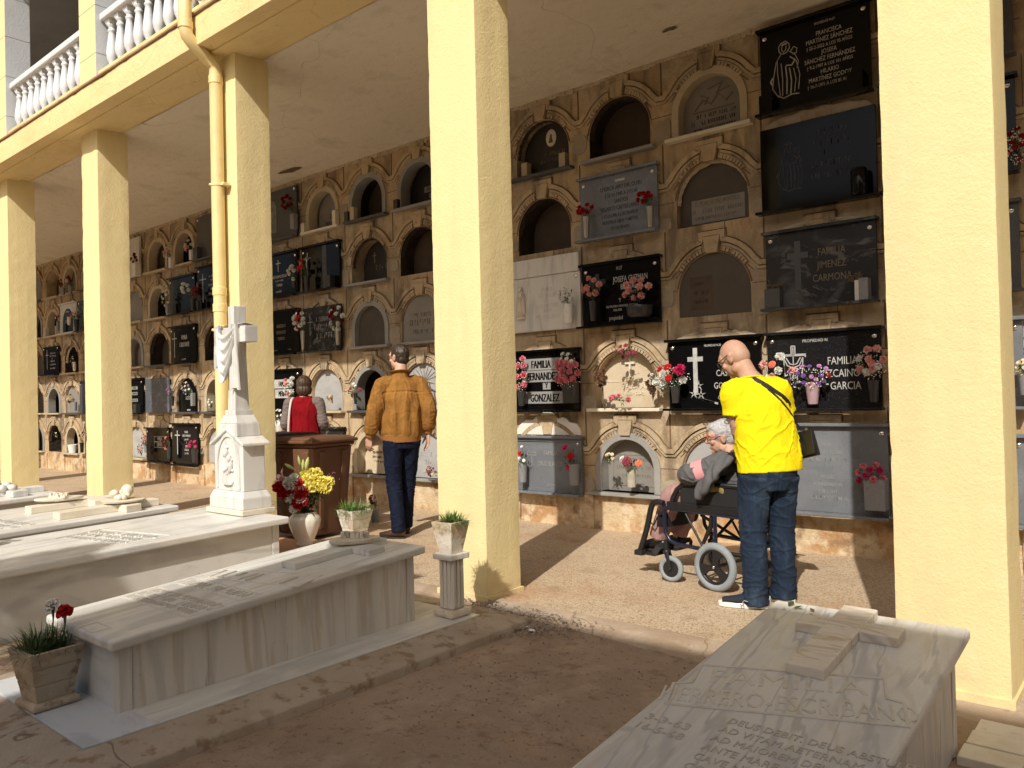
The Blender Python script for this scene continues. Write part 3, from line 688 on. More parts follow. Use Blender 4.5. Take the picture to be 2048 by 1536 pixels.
p = plaque(0, 4, m_black, 'frameless black plaque with barely visible inscription below the saint plaque', .92, -.01, .705, screws=0, ledge='b')
strokes(p, [(-.02, .25, .56, .045), (-.02, .26, .47, .045), (.06, .14, .39, .045), (-.04, .28, .30, .045), (-.04, .28, .21, .045)], m_let_d, YF, 4)
mb = MB()
for q in saint(.4, -.19, .16): mb.add([(a, YF-.002+b*.002, c) for a, b, c in q.v], q.f)
mb.build('saint_engraving', m_let_d, p)
mb = MB(); mb.lathe([(.055, 0), (.062, .02), (.062, .19), (.05, .21)], 18, TR(.35, YF-.07, .002)); mb.build('vase', m_black, p, smooth=True)
p = plaque(0, 3, m_vein, 'dark veined plaque reading FAMILIA JIMENEZ CARMONA in dull gold', .88, 0, .62, lines=[('FAMILIA', .058, .10, .40), ('JIMENEZ', .058, .10, .295), ('CARMONA', .058, .10, .19)], lm=m_let_gold, ledge='tb')
poly_relief(p, cross_polys(-.17, .14, .40, .17, .05), m_gran_d, YF, 'cross_relief')
boxvase(p, -.36, .13, .16, m_gran_d); boxvase(p, .36, .07, .17, m_grey_vase)
mb = MB(); mb.box(.29, .325, YF-.07, YF-.004, .001, .16); mb.build('white_block', m_white_vase, p, bevel=.002)
mb = MB(); g = random.Random(2)
for cx0 in (-.38, -.33, .30, .27, .33):
    for j in range(5):
        a = Vector((cx0+g.uniform(-.02, .02), YF-.06, .15)); b_ = a + Vector((g.uniform(-.06, .05), g.uniform(-.03, .01), g.uniform(.02, .09) if cx0 < 0 else g.uniform(-.02, .07)))
        mb.tube([a, (a+b_)/2 + Vector((0, 0, .03)), b_], [.003, .003, .006], 5)
mb.build('withered_stems', m_leaf_dry, p)
p = plaque(0, 2, m_speck, 'speckled black plaque reading FAMILIA VIZCAINO GARCIA with a draped cross', .90, -.01, .605, lines=[('PROPIEDAD N', .024, -.05, .535, 'CENTER', 1.25), ('FAMILIA', .062, .16, .345), ('VIZCAINO', .062, .14, .245), ('GARCIA', .062, .18, .145)], ledge='tb')
mb = MB(); cu_, cv_ = -.23, .26
for pts in ([(0, .24), (0, .10)], [(-.10, .17), (.10, .17)], [(-.016, .25), (-.016, .18), (-.1, .18), (-.1, .155)], [(.016, .25), (.016, .18), (.1, .18), (.1, .155)], [(-.016, .25), (.016, .25)], [(-.08, .155), (-.05, .09), (0, .07), (.05, .09), (.08, .155)], [(-.06, .155), (-.03, .105), (0, .095), (.03, .105), (.06, .155)], [(-.08, .15), (-.07, .0)], [(.08, .15), (.07, .0)], [(-.03, .07), (-.03, -.06)], [(.03, .07), (.03, -.06)], [(0, .06), (0, -.06)]):
    band(mb, [(cu_+a, cv_+b) for a, b in pts], .004, YF-.004, YF)
mb.build('draped_cross_engraving', m_let_w, p)
p = plaque(0, 1, m_gran, 'large grey veined plaque with shallow inscription, lowest beside the near column', .96, -.03, .69, lines=[('PILAR', .030, .02, .53), ('SANCHEZ FLORES', .030, .02, .47), ('MIGUEL', .030, .02, .27), ('BONNEMAISON', .030, .02, .21), ('† 28-2-2017', .028, .02, .155)], lm=m_let_g, ledge='tb')
strokes(p, [(-.2, .24, .41, .028), (-.12, .2, .10, .028)], m_let_g, YF, 8)
p = plaque(1, 2, m_black, 'black plaque with a white lily covered cross behind the bald man', .88, -.005, .60, lines=[('PROPIEDAD N.28', .020, .0, .545), ('FAMILIA', .056, .16, .39), ('CASTILLO', .056, .16, .28), ('GONZALEZ', .056, .16, .17), ('CARMONA', .034, .13, .075)], ledge='tb')
poly_relief(p, cross_polys(-.17, .12, .42, .15, .042, .24), m_let_w, YF, 'cross_relief')
mb = MB(); g = random.Random(9)
for c0 in ((-.14, .20), (-.19, .13), (-.12, .12)):
    for j in range(5):
        a = 2*math.pi*j/5+.3; mb.prism([(c0[0]+.012*math.cos(a-.5), c0[1]+.012*math.sin(a-.5)), (c0[0]+.05*math.cos(a), c0[1]+.05*math.sin(a)), (c0[0]+.012*math.cos(a+.5), c0[1]+.012*math.sin(a+.5))][::1], YF-.007, YF)
for j in range(5): band(mb, [(-.16, .09), (-.08+.03*j, .07-.008*j)], .008, YF-.005, YF)
mb.build('lily_relief', m_let_w, p)
p = plaque(2, 4, m_gran, 'grey granite plaque with dark SANTOS VELASCO inscription between red carnations', .87, .02, .60, lines=[('CHURCA APIO DEL OLMO', .040, .04, .455, 'CENTER', .95), ('† 23-11-1945 A LOS 60', .036, .04, .388), ('SANTOS', .040, .04, .322), ('VELASCO CASTELLANO', .040, .02, .256, 'CENTER', .95), ('† 17-12-1980 A LOS 70 AÑOS', .034, .02, .19, 'CENTER', .9), ('NUESTROS HIJOS Y NIETOS', .034, .02, .128, 'CENTER', .9), ('OS OLVIDAN', .034, .02, .066)], lm=m_let_d, ledge='tb')
MB().box(-.02, .09, YF-.004, YF, .525, .548).build('number_plate', m_let_w, p)
p = plaque(2, 3, m_black, 'black plaque with white blackletter JOSEFA GUZMAN BERNAL', .87, -.01, .59, lines=[('N.27', .032, .0, .525), ('JOSEFA GUZMAN', .055, .12, .405, 'CENTER', .85), ('BERNAL', .055, .10, .33, 'CENTER', .85), ('† 2-12-1972', .028, .11, .285), ('Y', .040, .0, .21), ('SALVADORA URBANEJA GUZMAN', .022, .02, .165), ('1926-2020', .022, -.03, .128), ('propiedad', .040, -.05, .045, 'CENTER', .9)], ledge='tb')
poly_relief(p, cross_polys(-.25, .30, .21, .19, .045, .38), m_let_d, YF, 'cross_relief', .012)
p = plaque(3, 3, m_white_marble, 'white marble plaque with raised virgin figure and OS QUEREMOS in relief', .92, -.01, .57, du=.02, lines=[('FAMILIA', .042, .04, .405), ('GUTIERREZ', .042, .04, .345), ('Y', .03, .04, .30), ('GARCIA FELIPE', .042, .04, .235), ('SIEMPRE', .03, .04, .19), ('OS QUEREMOS', .042, .04, .125)], lm=m_white_marble, ledge='')
MB().box(-.46, .46, YF-.018, -.02, .572, .76).build('top_band', m_white_marble, p, bevel=.004)
mb = MB(); mb.lathe([(.05, 0), (.055, .02), (.045, .03), (.06, .10), (.055, .18), (.045, .25), (.02, .275), (.022, .285)], 14, TR(-.30, YF-.012, .14) @ Matrix.Diagonal((1, .6, 1, 1)))
mb.ball((-.30, YF-.02, .455), (.026, .024, .034), 10, 8); mb.ball((-.275, YF-.045, .375), (.018, .018, .035), 8, 6); mb.ball((-.26, YF-.045, .415), (.013, .013, .015), 8, 6)
for a in (-.04, -.02, .0, .02, .04): mb.tube([(-.30+a, YF-.045, .16), (-.30+a*.6, YF-.045, .38)], [.006, .004], 5)
mb.build('virgin_figure', m_cream_marble, p, smooth=True)
p = plaque(3, 2, m_black, 'black plaque with grey panels reading FAMILIA GONZALEZ behind pink carnations', .88, -.01, .60, lines=[('FAMILIA', .080, -.04, .435, 'CENTER', .85), ('FERNANDEZ', .080, -.02, .31, 'CENTER', .85), ('Y', .055, .03, .225), ('GONZALEZ', .080, .0, .085, 'CENTER', .85)], lm=m_black, ledge='tb', screws=0, bold=.07)
for u0, u1, v0, v1 in ((-.27, .23, .415, .535), (-.30, .30, .29, .41), (-.02, .08, .21, .28), (-.27, .30, .065, .19)): MB().box(u0, u1, YF-.0012, YF, v0, v1).build('letter_panel', m_let_g, p)
p = plaque(3, 1, m_gran, 'grey granite plaque reading FAMILIA CRUZ BLANCO under white plaster', .90, -.035, .55, lines=[('FAMILIA', .048, .06, .375), ('CRUZ BLANCO', .048, .05, .265, 'CENTER', .92), ('PROPIEDAD', .020, .06, .06)], lm=m_let_g, ledge='tb', rim=m_gran)
band_mb = MB()
for pts in ([(-.19, .26), (-.19, .40)], [(-.25, .40), (-.25, .37), (-.13, .37), (-.13, .40)], [(-.25, .40), (-.13, .40)]): band(band_mb, pts, .004, YF-.003, YF)
band_mb.build('tau_engraving', m_let_g, p)
p = plaque(7, 4, m_black, 'black plaque with a silver crucifix in the fourth row', .84, -.01, .60, ledge='tb', screws=2)
poly_relief(p, cross_polys(-.27, .06, .48, .17, .02, .17), m_steel, YF, 'crucifix', .012)
mb = MB(); mb.tube([(-.27, YF-.02, .28), (-.27, YF-.025, .38), (-.27, YF-.02, .44)], [.008, .014, .012], 8); mb.ball((-.27, YF-.025, .465), .014, 8, 6)
for sx in (-1, 1): mb.tube([(-.27, YF-.02, .43), (-.27+sx*.07, YF-.016, .465)], .006, 6)
mb.build('crucified_figure', m_steel, p, smooth=True)
strokes(p, [(-.10, .14, .40, .04), (-.12, .16, .32, .04), (-.05, .1, .22, .04), (-.10, .14, .08, .03)], m_let_d, YF, 5); boxvase(p, .27, .11, .16, m_dark_vase)
MB().box(.05, .14, YF-.0015, YF, .0, .59).build('panel_strip', m_gran_d, p)
p = plaque(7, 3, m_vein2, 'cracked dark slate plaque between two steel vases', .84, -.01, .60, ledge='b', screws=0)
poly_relief(p, cross_polys(-.25, .22, .26, .12, .012), m_let_g, YF, 'cross_relief'); strokes(p, [(-.12, .22, .40, .06), (-.16, .22, .29, .07), (-.12, .22, .17, .07)], m_let_g, YF, 6)
p = plaque(7, 1, m_vein2, 'dark rough slate plaque behind the brown bin', .84, .0, .58, ledge='t', screws=0)
p = plaque(8, 5, m_gran_d, 'dark grey plaque with arched saint relief in the top row by the third column', .86, -.02, .72, ledge='b', screws=1)
poly_relief(p, [[(-.31, .12)] + [(-.18-.13*math.cos(math.pi*i/12), .46+.13*math.sin(math.pi*i/12)) for i in range(13)] + [(-.05, .12)]], m_gran, YF, 'saint_panel', .006)
mb = MB()
for q in saint(.38, -.17, .15): mb.add([(a, YF-.010+b*.004, c) for a, b, c in q.v], q.f)
mb.build('saint_relief', m_let_g, p)
p = plaque(8, 4, m_black, 'black plaque reading RAMOS Y FAMILIA with a small cross', .84, -.01, .60, lines=[('MARTA RAMOS SERON', .042, -.02, .27, 'CENTER', .8), ('21-4-1925  15-9-2005', .022, -.02, .22), ('Y FAMILIA', .040, -.02, .15, 'CENTER', .8), ('propiedad', .036, -.04, .065, 'CENTER', .9)], ledge='tb')
poly_relief(p, cross_polys(-.04, .36, .17, .11, .014), m_let_w, YF, 'cross_relief')
p = plaque(8, 3, m_black, 'black plaque reading HERENCIAS FERNANDEZ MORENO by the third column', .84, -.01, .60, lines=[('HEREDEROS', .048, .0, .38, 'CENTER', .8), ('FERNANDEZ', .048, .0, .29, 'CENTER', .8), ('MORENO', .048, .0, .20, 'CENTER', .8), ('propiedad', .026, -.16, .05), ('FAMILIA', .022, .20, .05)], lm=m_let_gold, ledge='tb')
p = plaque(8, 2, m_black, 'black plaque with pale boxed letters FAMILIA MERINO beside the woman in red', .84, -.01, .58, lines=[('FAMILIA', .075, .02, .36, 'CENTER', .75), ('MERINO', .075, .02, .22, 'CENTER', .75)], lm=m_black, ledge='tb', screws=1, bold=.07)
MB().box(-.20, .24, YF-.0012, YF, .335, .46).build('letter_panel', m_let_w, p); MB().box(-.18, .22, YF-.0012, YF, .195, .32).build('letter_panel', m_let_w, p)
p = plaque(10, 5, m_gran_d, 'dark grey plaque with a small shield just left of the drainpipe in the top row', .86, -.02, .70, ledge='b')
poly_relief(p, [[(.05, .40), (.12, .33), (.19, .40), (.19, .56), (.05, .56)]], m_gran, YF, 'shield_relief', .006); boxvase(p, -.33, .12, .2, m_gran_d)
p = plaque(10, 4, m_black, 'black plaque with a tall thin white cross just left of the drainpipe', .86, -.01, .68, ledge='tb')
poly_relief(p, cross_polys(-.26, .12, .46, .20, .014, .2), m_let_w, YF, 'cross_relief')
strokes(p, [(-.1, .28, .50, .035), (-.04, .22, .44, .03), (-.1, .25, .36, .035), (-.04, .2, .30, .03), (-.1, .26, .22, .035)], m_let_w, YF, 7)
p = plaque(11, 4, m_black, 'black plaque almost covered by white chrysanthemums in the fourth row', .86, -.01, .60, ledge='tb')
p = plaque(11, 3, m_black, 'black plaque with thin cross reading FAMILIA CARDONERE', .84, -.01, .60, lines=[('FAMILIA', .075, .05, .39, 'CENTER', .7), ('CARDONERE', .075, .05, .27, 'CENTER', .7), ('propiedad', .03, .02, .05)], ledge='tb')
poly_relief(p, cross_polys(-.28, .10, .42, .16, .014, .24), m_let_w, YF, 'cross_relief')
p = plaque(11, 1, m_black, 'black plaque with tall cross and MARIA inscription in the lowest row', .86, -.05, .66, lines=[('MARIA', .036, .06, .52), ('GARCIA MORALES', .036, .06, .46, 'CENTER', .85), ('† 30-4-1977', .028, .06, .40), ('Y', .03, .06, .345), ('JOSE', .036, .06, .285), ('GARCIA', .036, .06, .225), ('† 5-3-1992', .028, .06, .17)], ledge='tb')
poly_relief(p, cross_polys(-.24, .16, .40, .17, .02, .2), m_let_w, YF, 'cross_relief')
p = plaque(12, 2, m_blue_slab, 'wavy blue grey slab without inscription in the second row', .86, -.01, .60, ledge='', screws=0)
p = plaque(12, 1, m_black, 'small black plaque with boxed word FAMILIA low on the wall', .84, -.03, .56, lines=[('FAMILIA', .06, .07, .36, 'CENTER', .75), ('CERVERA', .06, .07, .26, 'CENTER', .75)], ledge='tb', screws=1)
mb = MB()
for pts in ([(-.12, .34), (-.12, .43), (.26, .43), (.26, .34), (-.12, .34)], [(-.12, .24), (-.12, .33), (.26, .33), (.26, .24), (-.12, .24)]): band(mb, pts, .003, YF-.003, YF)
mb.build('letter_box', m_let_w, p)
p = plaque(13, 5, m_white_marble, 'white framed plaque with dark lettering in the top row by the fourth column', .80, -.02, .70, ledge='', rim=m_white_marble); strokes(p, [(-.25, .05, .54, .04), (-.25, .0, .42, .04), (-.25, .05, .30, .04), (-.25, .0, .18, .04)], m_let_d, YF, 14)
p = plaque(13, 2, m_black, 'black plaque with pale boxed lines in the second row by the fourth column', .84, -.01, .60, ledge='tb')
for v in (.42, .32, .20): MB().box(-.05, .22, YF-.0015, YF, v, v+.055).build('letter_panel', m_let_g, p)
strokes(p, [(-.04, .2, .43, .035), (-.04, .2, .33, .035), (-.04, .2, .21, .035)], m_black, YF-.001, 15); boxvase(p, .28, .11, .16, m_dark_vase)
p = plaque(15, 4, m_vein2, 'dark plaque behind potted roses left of the fourth column', .86, -.01, .60, ledge='b')
p = plaque(15, 2, m_gran_d, 'grey plaque with rows of boxed writing left of the fourth column', .86, -.01, .62, ledge='tb'); strokes(p, [(-.1, .3, .50, .045), (-.15, .3, .42, .045), (-.15, .3, .34, .045), (-.1, .3, .20, .045), (-.1, .3, .12, .045)], m_let_w, YF, 17)
p = plaque(16, 4, m_white_marble, 'white arched marble surround with dark panel in the farthest bay', .80, -.01, .60, ledge='tb', screws=0)
poly_relief(p, [[(a*.75, .03+b*.85) for a, b in arch()]], m_black, YF, 'arched_panel', .003); strokes(p, [(-.12, .12, .30, .07), (-.12, .14, .20, .07)], m_let_w, YF-.003, 18)
p = plaque(17, 3, m_black, 'black plaque with small cross and worn writing in the farthest bay', .84, -.01, .60, ledge='b')
poly_relief(p, cross_polys(-.2, .12, .42, .14, .014, .28), m_let_w, YF, 'cross_relief'); strokes(p, [(-.02, .25, .44, .03), (-.06, .28, .38, .03), (.05, .1, .32, .03), (.0, .22, .27, .03), (-.06, .26, .2, .03), (-.04, .24, .12, .03)], m_let_w, YF, 19)
for r, mt, lb, hh in ((5, m_gran_d, 'dark plaque in the top row seen past the right edge of the near column', .68), (4, m_black, 'black plaque with red roses seen past the right edge of the near column', .66), (3, m_gran_d, 'grey plaque of the middle row past the right edge of the near column', .6), (2, m_gran, 'bluish grey plaque behind yellow flowers past the right edge of the near column', .6), (1, m_gran, 'lowest grey plaque past the right edge of the near column', .6)):
    plaque(-1, r, mt, lb, .86, -.01, hh, ledge='tb')

# inscriptions on the recessed slabs
def niche_of(k, r):
    return min((c for c in nw.children if c.name.startswith('niche_arch')), key=lambda c: (c.location.x-cx_(k))**2 + (c.location.z-cz_(r))**2)
n = niche_of(1, 4); letters(n, [('D. PEDRO FLORES MONTERO', .042, .02, .19, 'CENTER', .72)], m_let_s, .069); strokes(n, [(-.22, .26, .12, .035), (-.2, .2, .06, .03)], m_let_s, .069, 3)
poly_relief(n, [rectp(-.23, .28, .03, .245)], m_slab['grey'], .0695, 'name_panel', .0004)
n = niche_of(1, 5); strokes(n, [(-.2, .22, .17, .035), (-.22, .22, .11, .035), (-.2, .2, .05, .03)], m_let_d, .089, 4)
mb = MB()
for pts in ([(-.18, .25), (-.1, .33), (-.02, .28), (.05, .36), (.13, .28), (.19, .34)], [(-.05, .42), (.09, .45), (.04, .37), (.16, .40)], [(-.2, .23), (.2, .23)], [(-.12, .38), (-.05, .34), (-.08, .29)]): band(mb, pts, .006, .083, .09)
mb.build('relief', m_let_s, n)
n = niche_of(1, 3); poly_relief(n, [rectp(-.24, -.02, .06, .36)], m_slab['rust'], .0145, 'name_panel', .0004); strokes(n, [(-.2, -.06, .28, .03), (-.2, -.06, .20, .03), (-.2, -.06, .12, .03)], m_let_d, .0135, 5)
n = niche_of(2, 2); letters(n, [('PALOMA', .058, .03, .185, 'CENTER', 1.05), ('1-2-59 † 5-6-93', .034, .03, .12)], m_cream_marble, .108, depth=.007)
mb = MB(); band(mb, [(-.28, .26), (.3, .26)], .003, .105, .112)
for q in cross_polys(0, .30, .2, .11, .02, .32): mb.prism(q, .085, .105)
mb.build('cross_relief', m_cream_marble, n)
n = niche_of(2, 1); strokes(n, [(-.2, .24, .30, .03), (-.2, .24, .22, .03), (-.16, .2, .14, .03)], m_let_s, .12, 6)
mb = MB(); band(mb, [(-.24, .06), (-.24, .36), (.27, .36), (.27, .06), (-.24, .06)], .004, .115, .122); mb.build('border', m_slab['grey'], n)
n = niche_of(3, 5); mb = MB(); mb.lathe([(.078, 0), (.080, .006), (.066, .010)], 20, TR(.03, .128, .40) @ Matrix.Diagonal((.85, 1, 1.15, 1)) @ RX(R(90))); pm = mb.build('oval_photo', m_cream_marble, n, smooth=True)
mb = MB(); mb.ball((.03, .118, .42), (.016, .006, .02), 8, 6); mb.tube([(.03, .118, .40), (.03, .118, .35)], [.015, .026], 8); mb.build('portrait', m_let_s, n)
for sx in (-1, 1): MB().box(sx*.25-.04, sx*.25+.04, .0, .08, .001, .17).build('vase_block', m_frame_c, n, bevel=.006)
strokes(n, [(-.1, .2, .22, .035), (-.14, .2, .15, .035)], m_let_s, .129, 7)
n = niche_of(5, 5); poly_relief(n, [rectp(-.10, .30, .20, .27), rectp(-.02, .2, .13, .18)], m_let_g, .199, 'name_panel', .002); letters(n, [('JOSE ANTONIO HERNAN', .042, .1, .214, 'CENTER', .62)], m_let_d, .197)
MB().box(-.38, -.31, -.07, -.005, .001, .12).build('vase_block', m_dark_vase, n, bevel=.004)
n = niche_of(5, 3); strokes(n, [(-.14, .24, .30, .05), (-.22, .26, .20, .07), (-.2, .24, .1, .05)], m_let_s, .019, 8)
n = niche_of(5, 2); mb = MB()
for j in range(9): a = R(20+140*j/8); band(mb, [(.04*math.cos(a), .34+.03*math.sin(a)), (.24*math.cos(a), .34+.18*math.sin(a))], .003, .024, .031)
for q in cross_polys(.05, .10, .24, .12, .016, .3): mb.prism(q, .005, .03)
mb.build('crucifix', m_let_s, n); mb = MB()
for pts in ([(.0, -.03, .36), (.14, -.07, .33), (.30, -.09, .30)], [(.1, -.06, .33), (.20, -.10, .22), (.16, -.12, .05)], [(.2, -.08, .32), (.24, -.1, .18)]): mb.tube(pts, [.008, .012, .004], 6)
mb.build('dry_palm', m_leaf_dry, n)
n = niche_of(5, 1); strokes(n, [(-.1, .24, .26, .05), (-.05, .22, .17, .05)], m_let_w, .049, 9)
n = niche_of(6, 1); strokes(n, [(-.15, .2, .26, .03), (-.15, .2, .2, .03), (-.15, .2, .14, .03)], m_let_s, .12, 10)
n = niche_of(6, 4); poly_relief(n, cross_polys(-.12, .28, .14, .07, .014), m_let_s, .199, 'cross_relief'); strokes(n, [(-.1, .26, .18, .07)], m_let_s, .199, 12)
n = niche_of(6, 5)
for u, h in ((-.36, .13), (-.24, .17)): MB().box(u-.04, u+.04, -.07, .0, .001, h).build('vase_block', m_dark_vase if u < -.3 else m_frame_c, n, bevel=.004)
n = niche_of(7, 5); letters(n, [('FAMI', .055, .02, .17)], m_let_d, .159); strokes(n, [(-.15, .22, .08, .06)], m_let_d, .159, 13)
for u, h in ((-.36, .13), (.34, .19)): MB().box(u-.035, u+.035, -.08, -.01, .001, h).build('vase_block', m_sill_w, n, bevel=.004)
n = niche_of(11, 2); letters(n, [('AGUSTIN', .06, 0, .20, 'CENTER', .8)], m_let_g, .029); MB().box(-.05, .05, .02, .03, .02, .04).build('number_plate', m_let_w, n)
n = niche_of(16, 1); mb = MB(); mb.lathe([(.08, 0), (.10, .14), (.105, .17), (.09, .17), (.08, .15)], 18, TR(.0, .0, .002)); mb.build('white_pot', m_white_vase, n, smooth=True)
n = niche_of(17, 4)
for u in (-.36, -.30, .26): MB().box(u-.012, u+.012, -.06, .02, .001, .19).build('book_block', m_sill_w, n, bevel=.002)

# ------------------------------------------------------------ flowers
def bloom_mesh(kind, colour, seed=0):
    g = random.Random(seed); mb = MB()
    def petal_q(d, up, r0, r1, w, cup=.0, jag=0):
        d = Vector(d).normalized(); s = d.cross(Vector(up)); s = s.normalized() if s.length > 1e-4 else d.orthogonal().normalized(); t = s.cross(d)
        a = d*r0; c = d*(r0+r1)/2 + t*cup*r1; e = d*r1
        v = [a-s*w*.25, a+s*w*.25, c-s*w*.55, c+s*w*.55, e-s*w*.5+t*g.uniform(-jag, jag), e+s*w*.5+t*g.uniform(-jag, jag), e*(1.08)+t*g.uniform(-jag, jag)]
        mb.add(v, [(0,1,3,2), (2,3,5,4), (4,5,6)])
    if kind in ('carnation', 'mum', 'bigmum'):
        n = {'carnation': 44, 'mum': 80, 'bigmum': 130}[kind]; w = {'carnation': .50, 'mum': .24, 'bigmum': .17}[kind]
        for i in range(n):
            z = 1 - 1.35*(i+.5)/n; a = i*2.39996 + g.uniform(-.2, .2); q = math.sqrt(max(0, 1-z*z))
            d = Vector((q*math.cos(a), q*math.sin(a), z*.75 + .1)); petal_q(d, (g.uniform(-1,1), g.uniform(-1,1), g.uniform(-1,1)), .15, g.uniform(.82, 1.05), w*g.uniform(.8, 1.2), g.uniform(-.1,.1), .12 if kind == 'carnation' else .04)
    elif kind == 'daisy':
        for lay in range(3):
            for i in range(13):
                a = 2*math.pi*(i+.5*lay)/13 + g.uniform(-.1,.1); petal_q((math.cos(a), math.sin(a), .15+.4*lay), (0,0,1), .1, 1-.16*lay, .34, .05, .05)
        mb.ball((0,0,.28), (.22,.22,.16), 8, 5)
    elif kind in ('rose', 'bigrose'):
        for lay, (n, tilt, rr, ww) in enumerate(((5,.15,1,.95),(5,.55,.9,.85),(4,1.1,.75,.7),(3,2.0,.62,.55))):
            for i in range(n):
                a = 2*math.pi*(i+.5*lay)/n + g.uniform(-.15,.15); d = Vector((math.cos(a), math.sin(a), tilt)).normalized(); s = Vector((-math.sin(a), math.cos(a), 0)); t = s.cross(d)
                vs_ = []
                for j, f in enumerate((.1, .45, .8, 1.0)):
                    wj = ww*(.3, .8, 1, .6)[j]*.62
                    for q in (-1, 0, 1): vs_.append(d*rr*f + s*q*wj + t*((-.16 if q == 0 else .06)*(1 if j < 3 else -.6) ) + Vector((0,0,.03*g.random())))
                mb.add(vs_, [(3*j+q, 3*j+q+1, 3*j+q+4, 3*j+q+3) for j in range(3) for q in range(2)])
    me = mb.mesh(kind.replace('bigmum', 'chrysanthemum').replace('bigrose', 'rose').replace('mum', 'chrysanthemum'), PET[colour]); return me
BM = {}
def bloom(kind, colour, i):
    k_ = (kind, colour, i % 3)
    if k_ not in BM: BM[k_] = bloom_mesh(kind, colour, i % 3 + 10)
    return BM[k_]
RB = {'carnation': .033, 'mum': .036, 'bigmum': .052, 'daisy': .022, 'rose': .030, 'bigrose': .048}
def leaf(mb, a, d, L_, w, up=Vector((0,0,1)), droop=.15):
    d = d.normalized(); s = d.cross(up); s = s.normalized() if s.length > 1e-3 else d.orthogonal().normalized(); n_ = s.cross(d)
    mid = a + d*L_*.5 + n_*L_*.06; tip = a + d*L_ - up*L_*droop
    mb.add([a, mid-s*w*.5, mid+s*w*.5, tip], [(0,2,1), (1,2,3)])
def vase_mesh(kind, r, h):
    mb = MB(); sm = True; bv = 0
    if kind == 'dark': mb.lathe([(r*.62, 0), (r*.7, .01), (r*.95, h*.9), (r, h), (r*.85, h)], 16); m = m_dark_vase
    elif kind == 'bowl': mb.lathe([(r*.8, 0), (r*.95, h*.15), (r, h*.6), (r*.97, h*.75), (r*.8, h*.72)], 20); m = m_dark_vase
    elif kind == 'white': mb.lathe([(r*.8, 0), (r*.82, h*.05), (r*.95, h*.12), (r*.95, h*.45), (r*1.05, h*.5), (r*1.05, h*.8), (r*.9, h*.86), (r*.95, h), (r*.7, h)], 18); m = m_white_vase
    elif kind == 'steel': mb.lathe([(r*.45, 0), (r*.6, .01), (r*.9, h*.7), (r*1.05, h), (r*.9, h)], 16); m = m_steel
    elif kind == 'glass': mb.lathe([(r*.95, 0), (r, .01), (r, h*.72), (r*.72, h*.82), (r*.78, h*.86), (r*.78, h), (r*.6, h)], 18); m = m_glass
    elif kind == 'pink': mb.lathe([(r*.62, 0), (r*.66, .008), (r*.98, h*.93), (r*1.05, h), (r*.9, h)], 18); m = m_pink_vase
    elif kind == 'brown': mb.lathe([(r*.85, 0), (r, h*.8), (r*.8, h)], 14); m = m_frame_c
    elif kind == 'stick': mb.lathe([(r, 0), (r*.8, h)], 6); m = m_leaf_dry
    else:
        sm = False; bv = .004; mb.frus((-r, r, -r*.8, r*.8), (-r*1.05, r*1.05, -r*.85, r*.85), 0, h); m = {'gbox': m_grey_vase, 'box': m_dark_vase, 'wbox': m_white_vase, 'grey': m_grey_vase}[kind]
        if kind == 'grey': mb = MB(); mb.lathe([(r*.8, 0), (r*.85, h*.1), (r*1.02, h*.8), (r*1.05, h), (r*.85, h)], 14); sm = True; bv = 0
    return mb, m, sm, bv
